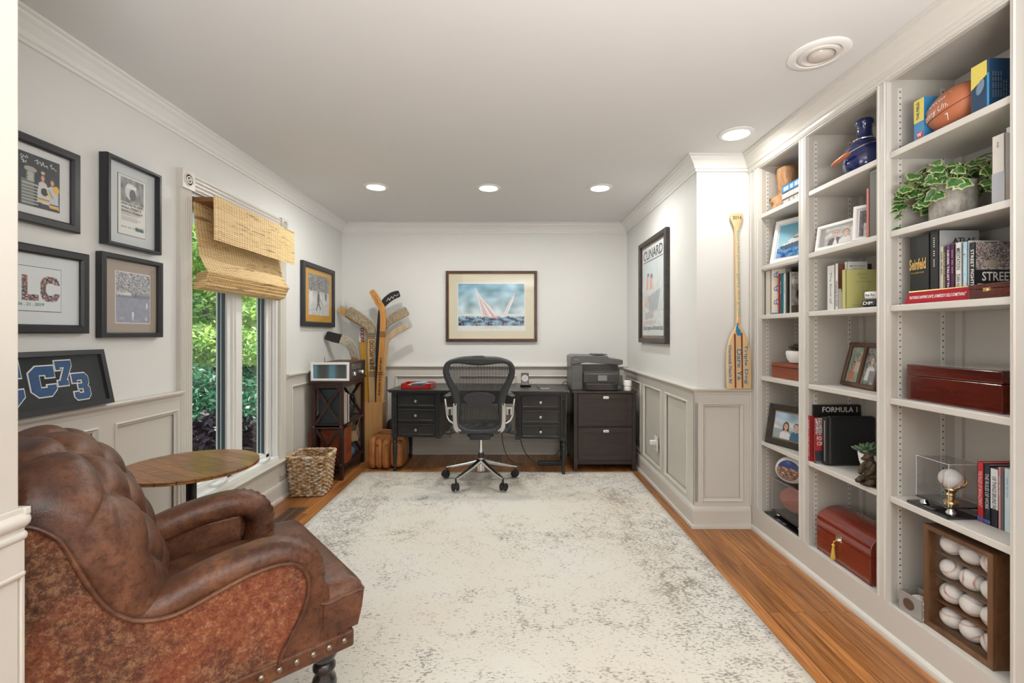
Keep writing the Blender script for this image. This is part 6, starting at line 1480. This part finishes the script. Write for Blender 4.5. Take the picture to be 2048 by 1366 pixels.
names = ['top', 'second', 'third', 'bottom']; cols_ = ['left', 'middle', 'right']
for r_ in range(4):
    for c_ in range(3):
        o = bb0.copy(); C.objects.link(o); ch = bb0.children[0].copy(); C.objects.link(ch); ch.parent = o
        o.location = (1.672, 1.668+HWd-.052-.077*c_, z+.012+(3-r_)*.0925+.0385); o.rotation_euler = (rnd.uniform(0, 6), rnd.uniform(0, 6), rnd.uniform(0, 6))
        o['label'] = 'baseball in the wooden display case, %s row, %s of three' % (names[r_], cols_[c_]); o['group'] = 'baseballs in the wooden display case'
t = thing('baseball_carton', 'small open grey cardboard baseball carton with a red label', 'box', (1.635, 1.845, z), radians(8))
gm = mat('carton_grey', (.30, .28, .26), .6); b = MB().obox((-.045, -.045, 0), (.045, .045, .085), .0025); b.build('carton', gm, t)
MB().box((-.0015+.0, -.0458, .045), (.036, -.045, .070)).build('red_label', redi, t); letters('Rawlings', .030, .012, (.0015, -.0462, .050), (1, 0, 0), (0, 0, 1), white_m, t, world=False, shear=.3, bold=.01)
letters('Baseball', .070, .018, (-.022, -.0455, .008), (0, 0, 1), (-1, 0, 0), white_m, t, world=False, bold=.02); letters('OFFICIAL LEAGUE', .055, .006, (-.012, -.0455, .008), (1, 0, 0), (0, 0, 1), black_m, t, world=False)
MB().lathe((-.0455, .005, .045), [(.022, 0), (.022, .0008), (0, .001)], 24, (-1, 0, 0)).build('seal', mat('seal_brown', (.10, .06, .04), .5), t)
o = bb0.copy(); C.objects.link(o); ch = bb0.children[0].copy(); C.objects.link(ch); ch.parent = o; o.location = (1.635, 1.845, z+.0405); o.rotation_euler = (1, 2, .4); o['label'] = 'baseball sitting inside the small grey carton'

# ---- bay 2
z = SH[0]+.0005
t = thing('enamel_jug', 'navy blue glazed jug with a wire bail and orange wooden grip', 'jug', (1.69, 2.205, z))
nb = mat('navy_glaze', (.008, .018, .11), .12, coat=.8)
MB().lathe((0, 0, 0), [(0, 0), (.06, 0), (.078, .012), (.088, .05), (.088, .095), (.078, .13), (.055, .155), (.036, .175), (.030, .20), (.030, .235), (.038, .245), (.036, .262), (.030, .268), (.0, .268)], 36).build('body', nb, t, smooth=True, angle=60)
MB().tube(smoothline([(-.01, .085, .13), (-.07, .10, .09), (-.115, .05, .065), (-.115, -.05, .085), (-.07, -.10, .11), (-.01, -.085, .13)], 5), .0022, 6).build('wire_bail', chrome_m, t, smooth=True)
MB().tube([(-.115, .055, .066), (-.117, .03, .07), (-.117, -.03, .08), (-.115, -.055, .085)], [.008, .011, .011, .008], 12).build('grip', mat('orange_wood', (.48, .12, .04), .35), t, smooth=True)
MB().lathe((0, 0, .165), [(.046, 0), (.047, .004), (.042, .008)], 24).build('wire_collar', chrome_m, t, smooth=True)
z = SH[1]+.0005
P = Pic(70, 50, (.45, .44, .42)); P.noise(.3, 5, seed=3).rect(.0, 0, .14, 1, (.28, .27, .26)).person(.44, .62, 2.0, (.30, .29, .28), (.58, .38, .30), (.08, .08, .09), long=False).poly([(.38, .0), (.44, .38), (.52, .0)], (.78, .78, .76)).person(.72, .55, 1.8, (.24, .12, .06), (.66, .44, .35), (.72, .70, .68), long=False).rect(.85, 0, 1, .8, (.66, .65, .63))
picture('photo_frame', 'white framed wedding photo of a smiling couple', 'photo frame', (1.605, 2.425, z), (.045, -.245, 0), (.02, 0, .13), .25, .132, .017, .014, white_m, matb_m, P, (.022, .020, .228, .112), stand=True)
P = Pic(30, 44, (.12, .12, .13)).rect(.3, 0, .8, .5, (.6, .6, .6)).noise(.2, 6)
picture('photo_frame', 'narrow upright white photo frame beside the black tall book', 'photo frame', (1.61, 2.165, z), (.06, -.09, 0), (.02, 0, .16), .105, .165, .016, .028, white_m, matb_m, P, (.022, .022, .083, .143), stand=True)
spine(1732.5, 1738, 1.925, z, 1.60, .14, (.50, .16, .11), 'thin salmon red book beside the tall black one', group='tall books by the white frames')
spine(1738.5, 1775, 2.0, z, 1.60, .16, (.105, .098, .085), 'tall black book with silver rules on its spine', title='IlIlI IIl lIlI', tcol=(.6, .6, .58), ts=.35, tz=.6, group='tall books by the white frames', band=(.955, .962, (.6, .6, .58)))
z = SH[2]+.0005; G = 'books and covers on the shelf with the green book'
spine(1654, 1669.5, 1.618, z, 1.62, .15, (.66, .655, .64), 'white paperback at the far end beside the big W title', title='The Book of', tcol=(.25, .25, .25), ts=.7, group=G)
P = Pic(30, 40, WHT).rect(0, .45, 1, 1, (.16, .05, .03)).ellipse(.4, .7, .25, .2, (.38, .15, .08))
spine(1670, 1676.5, 1.622, z, 1.62, .13, (.70, .69, .67), 'white book lettered Weaving the Web with a big W on its cover', title='Weaving the Web', tcol=INK, ts=.55, tz=.35, group=G, cover=P, ctitle=[('W', .012, .075, .03, .035, INK)])
book(2.262, .018, z, .236, 1.648, .10, WHT, 'white book with grey capitals standing behind the green one', cover=None, ctitle=[('MOSTLY WHAT', .012, .208, .075, .010, (.3, .3, .3)), ('GOD DOES', .02, .192, .055, .010, (.3, .3, .3))], group=G)
book(2.288, .012, z, .229, 1.66, .13, (.09, .03, .02), 'dark brown book at the back of the green one', group=G)
o = book(2.188, .026, z, .187, 1.588, .17, (.50, .48, .18), 'yellow-green hardback facing the room with a pale title', ctitle=[('MOSTLY', .055, .160, .055, .009, (.35, .36, .22)), ('WHAT', .065, .142, .03, .009, (.35, .36, .22)), ('GOD DOES', .045, .124, .075, .009, (.35, .36, .22)), ('REFLECTIONS', .035, .014, .085, .008, (.35, .36, .22))], group=G)
b = MB()
for k in range(5): b.box((1.668, 2.1865, z+.045+.014*k), (1.69, 2.1872, z+.0465+.014*k))
b.box((1.666, 2.1865, z+.035), (1.6675, 2.1872, z+.115)).box((1.690, 2.1865, z+.035), (1.6915, 2.1872, z+.115)); b.build('ladder_drawing', mat('cover_pale', (.35, .36, .22), .6), o, world=True)
for lb, y_, z_, r, m, ti in (('black and silver lettered enamel cup, bottom of the nested stack', 2.07, z, .042, black_m, 'DP'), ('white cup with small print, set on top of the black lettered cup', 2.07, z+.035, .032, white_m, 'The Fy')):
    o = MB().lathe((0, 0, 0), [(0, 0), (r*.8, 0), (r, .006), (r*1.04, .03), (r*.98, .034), (0, .034)], 28).build('stacked_cup', m, smooth=True, shift=(0, 0, 0), angle=40); o.location = (1.628, y_, z_); tag(o, lb, 'cup', 'stacked cups by the green book')
    T = text_mb(ti, .04, .014, (0, 0, 0), (1, 0, 0), (0, 1, 0), 0, .02); B2 = MB()
    for p in T.v: a = pi+.55-(p.x-.02)/r*-1*-1+(-.1); a = pi+.35+(p.x-.02)/r; B2.v.append(V((cos(a)*(r*1.05), sin(a)*(r*1.05), .010+p.y)))
    B2.f = T.f; B2.mi = T.mi; B2.build('lettering', white_m if m is black_m else black_m, o)
z = SH[3]+.0005
P1 = Pic(32, 50, (.30, .40, .30)).noise(.3, 6).person(.36, .48, 1.0, (.10, .05, .03), (.58, .33, .22), (.55, .2, .12)).person(.66, .70, .95, (.20, .12, .08), (.6, .38, .28), (.6, .5, .4))
P2 = Pic(32, 50, (.16, .18, .16)).noise(.3, 8).speck([(.5, .5, .5)], .1).person(.48, .64, 1.25, (.12, .08, .06), (.6, .4, .3), (.70, .70, .68), long=False).rect(.45, .1, .85, .38, (.2, .2, .22))
t = axes_thing('photo_frame', 'dark brown double photo frame with two upright snapshots', 'photo frame', (1.745, 2.425, z), (-.05, -.275, 0), (.05, 0, .21))
fm = wood('brown_frame', (.13, .055, .03), (.07, .03, .02), .35, 'y', 14)
frame_mb(.30, .225, .022, .018).build('frame', fm, t); MB().box((.139, .01, 0), (.161, .215, .016)).build('centre_bar', fm, t); MB().box((.01, .01, 0), (.29, .215, .005)).build('backing', black_m, t)
P1.build(.115, .18, 'print', t, (.023, .022, .0065)); P2.build(.115, .18, 'print', t, (.162, .022, .0065)); MB().box((.018, .018, .010), (.282, .207, .011)).build('glass', glass_m, t)
z = SH[4]+.0005; G = 'books on the shelf with the black folio'
o = spine(1613.5, 1621, .835, z, 1.585, .20, (.42, .03, .035), 'red spined motor racing book at the left of the black folio', title='FORMULA ONE CIRCUITS', tcol=(.7, .6, .6), ts=.8, group=G, cover=None)
o = book(2.44, .012, z, .30, 1.60, .25, (.012, .012, .014), 'large black FORMULA 1 book standing behind the black folio', ctitle=[('FORMULA 1', .045, .262, .185, .028, WHT)], group=G, title=None)
o.location.y = 2.4455
P = Pic(40, 60, (.40, .03, .03)).rect(0, .62, 1, 1, (.45, .42, .42)).speck([(.6, .05, .05), (.1, .1, .12), (.7, .7, .7)], .6, .62, 1).rect(0, 0, 1, .28, (.04, .045, .06)).rect(0, .0, 1, .05, (.2, .2, .22))
book(2.405, .012, z, .238, 1.585, .20, (.30, .03, .03), 'red covered FORMULA ONE CIRCUITS book with a crowd photo', cover=P, ctitle=[('FORMULA ONE', .008, .120, .13, .022, WHT), ('CIRCUITS', .008, .094, .09, .020, WHT)], group=G)
t = thing('black_folio', 'black leather folio case standing on its edge, square cornered', 'folio', (1.741, 2.378, z))
MB().box((-.115, -.022, 0), (.125, .020, .252)).build('folio_body', mat('folio_leather', (.012, .013, .015), .4, bump=.3, bscale=150), t, bevel=.012, seg=4); MB().box((-.128, -.016, .004), (-.112, .016, .248)).build('spine', black_m, t, bevel=.003)
b = MB().box((-.1295, -.008, .02), (-.128, -.002, .23)); b.build('zip', silver_m, t)
def succulent(name, label, loc, pot, leafm, n, ll, r0, seed, hgt):
    t = thing(name, label, 'potted plant', loc); pot(t); rnd = random.Random(seed)
    for c in range(n[0]):
        cx_, cy_ = r0*cos(2.4*c)*sqrt(c/n[0]), r0*sin(2.4*c)*sqrt(c/n[0]); cz = hgt+rnd.uniform(0, ll*.6); b = MB()
        for k in range(n[1]):
            a = k*2.4+c; el = .15+1.25*k/n[1]; s = ll*(1-.45*k/n[1]); d = V((cos(a)*cos(el), sin(a)*cos(el), sin(el))); R = d.to_track_quat('Z', 'Y').to_matrix()
            b.ell(V((cx_, cy_, cz))+d*s*.75, (s*.36, s*.18, s*.62), 8, 6, R)
        b.build('rosette', leafm, t, smooth=True, angle=180)
    return t
def cone_pot(t): MB().lathe((0, 0, 0), [(0, 0), (.025, 0), (.035, .01), (.058, .08), (.064, .12), (.058, .12), (.05, .10), (0, .10)], 32).build('pot', white_m, t, smooth=True, angle=50)
jade = mat('jade_leaf', (.10, .17, .09), .4, var=.3, vscale=30)
succulent('potted_succulent', 'plump green succulent in a white bowl behind the bear figurine', (1.69, 2.145, z), cone_pot, jade, (7, 9), .042, .055, 3, .115)
t = thing('bear_figurine', 'small dark bronze bear figurine sitting up on the shelf edge', 'figurine', (1.612, 2.06, z), 0)
bz = mat('bronze_fur', (.07, .045, .025), .35, .5, var=.4, vscale=60, bump=.8, bscale=90)
b = bpy.data.meshes.new('bear'); 
def skin(name, pts, edges, rad, m, parent, loc=(0, 0, 0), sub=2):
    me = bpy.data.meshes.new(name); me.from_pydata(pts, edges, []); o = bpy.data.objects.new(name, me); C.objects.link(o); o.parent = parent; o.location = loc
    md = o.modifiers.new('skin', 'SKIN'); md.use_smooth_shade = True; sv = me.skin_vertices[0].data if me.skin_vertices else None
    if sv is None: return o
    for i, r in enumerate(rad): sv[i].radius = (r, r) if not isinstance(r, tuple) else r
    sv[0].use_root = True; s2 = o.modifiers.new('sub', 'SUBSURF'); s2.levels = sub; s2.render_levels = sub; me.materials.append(m); return o
B_ = MB()
B_.ell((0, 0, .045), (.030, .028, .045), 18, 12).ell((-.004, 0, .085), (.026, .025, .030), 18, 12).ell((-.012, .004, .122), (.021, .020, .020), 16, 10).ell((-.032, .006, .117), (.013, .009, .009), 12, 8).ell((-.006, .020, .140), .006, 8, 6).ell((-.006, -.012, .140), .006, 8, 6)
for s in (-1, 1):
    B_.tube([(-.006, s*.022, .095), (-.022, s*.030, .075), (-.034, s*.022, .055), (-.040, s*.018, .045)], [.011, .011, .009, .008], 10)
    B_.tube([(0, s*.022, .03), (-.022, s*.03, .022), (-.042, s*.028, .012), (-.05, s*.028, .010)], [.016, .015, .011, .009], 10)
o = B_.build('bear_body', bz, t, smooth=True, angle=180); rm = o.modifiers.new('remesh', 'REMESH'); rm.mode = 'VOXEL'; rm.voxel_size = .0022; rm.use_smooth_shade = True
MB().lathe((0, 0, 0), [(0, 0), (.045, 0), (.045, .006), (0, .008)], 24).build('base', bz, t, smooth=True)
# humidor chest
z = .1425
t = thing('humidor_chest', 'red-brown lacquered domed chest with silver lock and yellow tassel', 'chest', (1.60, 2.235, z))
lac = wood('lacquered_rosewood', (.26, .030, .012), (.11, .010, .006), .12, 'y', 7, coat=1.0)
CY = .182
MB().box((0, -CY, 0), (.22, CY, .125)).build('chest_base', lac, t, bevel=.004)
dome = [(0, .1265)]+[(.11-.11*cos(a), .155+.075*sin(a)) for a in [pi*i/16 for i in range(17)]]+[(.22, .1265)]
MB().prism([(x, -CY, zz) for x, zz in dome], (0, 2*CY, 0)).build('domed_lid', lac, t, smooth=True, bevel=.003, angle=30)
MB().box((-.004, -.035+.03, .112), (0, .035, .145)).build('lock_plate', chrome_m, t, bevel=.002); MB().lathe((-.004, .012, .12), [(.008, 0), (.008, .004), (.003, .005), (.003, .014), (0, .015)], 16, (-1, 0, 0)).build('key', chrome_m, t, smooth=True)
b = MB().tube([(-.012, .014, .118), (-.016, .03, .105), (-.014, .035, .09)], .0025, 6).ell((-.014, .036, .085), .007, 10, 6); rnd = random.Random(2)
for k in range(26): a = rnd.uniform(0, 2*pi); r = rnd.uniform(.002, .010); b.tube([(-.014+.3*r*cos(a), .036+.3*r*sin(a), .083), (-.015+r*cos(a), .037+r*sin(a), .012+rnd.uniform(0, .006))], .0012, 4)
b.build('tassel', mat('yellow_silk', (.72, .50, .08), .6), t)

# ---- bay 1 (farthest)
z = SH[0]+.0005
t = thing('tree_stump_vase', 'natural branch-stub wooden vase with a knot on the top left shelf', 'vase', (1.70, 2.83, z))
m, tt, bb, o_ = new_mat('natural_log', .55); n = noisen(tt, mapping(tt, o_, (1, 1, .25)), 22, 6, .7, 1.2); tt.links.new(ramp(tt, [(.3, (.16, .07, .03)), (.5, (.42, .22, .10)), (.7, (.58, .36, .18))], n).outputs[0], bb.inputs['Base Color']); bumpn(tt, bb, n, .7, .01)
rings = []
for k in range(15):
    q = k/14; r = .055+.030*max(0, 1-q*3)+.004*sin(q*9); rings.append([V((r*(1+.08*sin(3*a+q*2)+.05*sin(5*a))*cos(a), r*(1+.08*sin(3*a+q*2))*sin(a)+.01*q, .262*q)) for a in [2*pi*i/28 for i in range(28)]])
MB().loft(rings).build('log', m, t, smooth=True, angle=60); MB().tube([(0, 0, .085), (-.045, .05, .07), (-.062, .068, .082)], [.05, .034, .022], 14).build('branch_stub', m, t, smooth=True, angle=60); MB().ell((-.066, .074, .085), (.008, .008, .009), 10, 6).build('knot_hole', mat('knot_dark', (.03, .015, .01), .9), t, smooth=True)
yb = 2.50
for k, (h, col, ti, lb) in enumerate([(.034, (.22, .20, .17), 'IlIlI IIl lIlI', 'grey-brown book lying flat, bottom of the pile by the log vase'), (.036, (.50, .44, .42), 'IlIlI IIl lIlI', 'pale book lying flat in the middle of the pile by the log vase'), (.046, (.02, .18, .38), 'IlIlI IIl lIlI', 'bright blue book lying flat on top of the pile by the log vase')]):
    o = MB().box((1.605, 2.535, z), (1.78, 2.735, z+.003)).box((1.605, 2.535, z+h-.004), (1.78, 2.735, z+h-.001)).box((1.605, 2.535, z), (1.609, 2.735, z+h-.001)).build('book', mat('flat_book_%d' % k, col, .4), bevel=.0008); tag(o, lb, 'book', 'pile of books beside the log vase')
    MB().box((1.609, 2.538, z+.003), (1.777, 2.732, z+h-.004)).build('pages', paper_m, o, world=True); letters(ti, .14, h*.5, (1.605, 2.715, z+h*.22), (0, -1, 0), (0, 0, 1), white_m, o, 'spine_title', bold=.01, depth=.0012); z += h
z = SH[1]+.0005
P = Pic(60, 56, (.15, .50, .65)).grad((.40, .62, .68), (.06, .36, .55), .3, 1).rect(0, 0, 1, .28, (.01, .17, .42)).noise(.5, 12, 0, .26, sx=.5).speck([(.5, .65, .7)], .06, 0, .26)
P.poly([(.06, .34), (.90, .52), (.92, .44), (.70, .30), (.14, .26)], (.06, .10, .16)).poly([(.16, .40), (.88, .54), (.88, .50), (.18, .36)], (.75, .76, .76)).poly([(.26, .44), (.40, .56), (.80, .60), (.82, .52)], (.74, .75, .75)).poly([(.40, .56), (.50, .65), (.70, .66), (.76, .60)], (.74, .75, .75)).rect(.42, .54, .74, .565, (.05, .08, .12)).line([(.58, .65), (.55, .74)], (.7, .7, .7), .02)
picture('photo_frame', 'white framed photo of a motor yacht on blue water', 'photo frame', (1.612, 2.865, z), (.10, -.26, 0), (.060, .0, .265), .30, .275, .026, .014, white_m, matb_m, P, (.034, .034, .266, .241), stand=True)
z = SH[2]+.0005; G = 'books on the shelf under the yacht photo'
o = spine(1526.5, 1530.5, 1.660, z, 1.605, .17, (.16, .22, .30), 'slim blue-grey book at the far end under the yacht photo', group=G)
o = spine(1531, 1541, 1.665, z, 1.605, .03, (.62, .57, .47), 'cream hardback with a blue scrollwork cover', group=G)
P = Pic(44, 70, (.66, .62, .52)); yv_ = [(.5+.22*sin(i*.55), .06+.88*i/34) for i in range(35)]; P.line(yv_, (.03, .10, .30), .035)
for k in range(6): P.ellipse(.5+.24*(-1)**k, .12+.15*k, .10, .05, (.03, .12, .36)).ellipse(.5+.24*(-1)**k, .12+.15*k, .06, .028, (.66, .62, .52))
P.rect(0, 0, 1, .05, (.05, .2, .5)); o2 = Pic
P.build(.075, .275, 'cover_print', o, (1.607, 2.848-.0025, z+.001), (.75, -.66, 0), (0, 0, 1), world=True); 
MB().prism([(1.607, 2.848, z), (1.664, 2.798, z), (1.70, 2.80, z), (1.70, 2.848, z)], (0, 0, .277)).build('cover', mat('cream_cover', (.62, .57, .47), .5), o, world=True)
for a, c, zt, col, ti, tc, lb in [(1555.5, 1559, 1.635, (.45, .04, .03), None, WHT, 'thin red book next to the blue scrollwork cover'), (1559.5, 1564.5, 1.632, (.03, .10, .13), 'IlIlI IIl lIlI', WHT, 'dark teal spined book beside the thin red one'), (1565, 1567, 1.625, (.06, .30, .42), None, WHT, 'very thin bright blue book'), (1567.5, 1571.5, 1.628, (.70, .70, .68), 'IlIlI IIl lIlI', INK, 'white spined book lettered along its height'), (1572, 1575, 1.63, (.03, .03, .03), None, WHT, 'thin black spined book')]:
    spine(a, c, zt, z, 1.61, .13, col, lb, title=ti, tcol=tc, group=G)
P = Pic(40, 56, (.35, .36, .34)).rect(0, .72, 1, 1, (.60, .60, .58)).ellipse(.5, .45, .3, .22, (.12, .13, .11)).noise(.4, 7).rect(0, 0, 1, .2, (.12, .10, .08))
book(2.655, .016, z, .238, 1.612, .15, (.4, .4, .38), 'photographic covered book with a lettered photo jacket facing the room', cover=P, ctitle=[('MEMOIR', .012, .195, .125, .020, WHT)], group=G)
o = MB().prism([(1.62, 2.60, z), (1.64, 2.52, z), (1.74, 2.54, z), (1.72, 2.62, z)], (0, 0, .165)).build('wooden_bookend', cherry_m, bevel=.006); tag(o, 'reddish wooden bookend at the near end of the farthest bay', 'bookend')
o = MB().box((1.585, 2.56, SH[1]-.050), (1.75, 2.91, SH[1]-.038)).build('slim_tray', mat('pale_metal', (.55, .55, .53), .35, .3), bevel=.003); tag(o, 'slim pale flat case lying across the tops of the books', 'case'); o.location.z = 1.6665
z = SH[3]+.0005
t = thing('keepsake_box', 'red-brown hinged wooden keepsake box under the white ribbed pot', 'box', (1.70, 2.71, z))
MB().box((-.082, -.15, 0), (.08, .155, .066)).build('box_base', cherry_m, t, bevel=.003); MB().box((-.085, -.153, .068), (.083, .158, .092)).build('lid', cherry_m, t, bevel=.004)
def ribbed_pot(t):
    n = 48; prof = [(.04, 0), (.060, .006), (.074, .03), (.080, .06), (.076, .075), (.068, .075), (.06, .06), (.0, .06)]
    MB().loft([[V((r*(1+.05*abs(sin(i*pi*2/n*6)))*cos(2*pi*i/n), r*(1+.05*abs(sin(i*pi*2/n*6)))*sin(2*pi*i/n), h)) for i in range(n)] for r, h in prof]).build('pot', white_m, t, smooth=True)
succulent('potted_succulent', 'dark red and green succulent in a white ribbed pot on the keepsake box', (1.695, 2.69, z+.0925), ribbed_pot, mat('maroon_leaf', (.09, .035, .03), .45, dark=(.04, .07, .03), vscale=30), (9, 9), .034, .055, 6, .075)
z = SH[4]+.0005
P = Pic(60, 48, (.45, .55, .66)).grad((.55, .58, .58), (.35, .50, .66), .35, 1).noise(.35, 4, .4, 1, sx=.7).rect(0, 0, 1, .35, (.30, .36, .40)).person(.40, .48, 1.55, (.05, .03, .02), (.60, .38, .27), (.70, .70, .69)).person(.72, .52, 1.5, (.06, .04, .03), (.62, .40, .30), (.05, .16, .26), long=False)
picture('photo_frame', 'ornate black framed photo of a young couple outdoors', 'photo frame', (1.598, 2.885, z), (.075, -.245, 0), (.045, 0, .235), .30, .245, .036, .02, mat('ornate_black', (.028, .020, .015), .45, bump=1, bscale=120), mat('gilt_mat', (.35, .26, .14), .4, .5), P, (.045, .045, .255, .200), stand=True)
z = .1425
acrylic_case('display_case', 'clear acrylic display case with nameplate in the farthest bay, a football inside', 1.59, 1.80, 2.555, 2.905, z, .235, text='IlII lIlI')
football('football', 'plain pinkish-red football inside the acrylic case of the farthest bay', (1.70, 2.74, z+.135), .125, .075, (.1, -1, .1), mat('pink_leather', (.42, .11, .08), .5, bump=.5, bscale=300))
P = None
t, d = football('football', 'football with a white panel and a night skyline print on top of the acrylic case', (1.685, 2.735, z+.236+.088), .12, .084, (.35, -.75, .30), mat('brown_ball', (.30, .10, .045), .45, bump=.5, bscale=300))
b = MB(); _, u, w = bas(d); best = None
fc = V((-1, -.55, .02)).normalized(); fc = (fc-d*fc.dot(d)).normalized(); gc = d.cross(fc)
for part_, (q0, q1, a0, a1, mm, nm) in enumerate([(-.85, .85, -1.15, 1.15, white_m, 'white_panel'), (-.62, .62, -.75, .75, print_m, 'skyline_print'), (-.8, .8, 1.15, 1.22, black_m, 'dark_stripe')]):
    b = MB(); nq, na = 22, 18
    for i in range(nq+1):
        q = q0+(q1-q0)*i/nq; k_ = sqrt(max(.02, 1-(2*i/nq-1)**2)) if part_ == 1 else 1
        for j in range(na+1):
            a = a0+(a1-a0)*j/na; a *= k_; r = .084*max(.02, (1-abs(q)**2.1))**.62+.0012*(part_+1); p_ = d*(q*.12)+(fc*cos(a)+gc*sin(a))*r; b.v.append(p_)
            if part_ == 1: b.col.append((.02, .05, .18) if p_.z > .018 else random.choice([(.25, .12, .06), (.5, .45, .4), (.08, .06, .05), (.35, .12, .06)]))
    for i in range(nq):
        for j in range(na): k = i*(na+1)+j; b.f.append((k, k+1, k+na+2, k+na+1)); b.mi.append(0)
    b.build(nm, mm, t, smooth=True, angle=180)
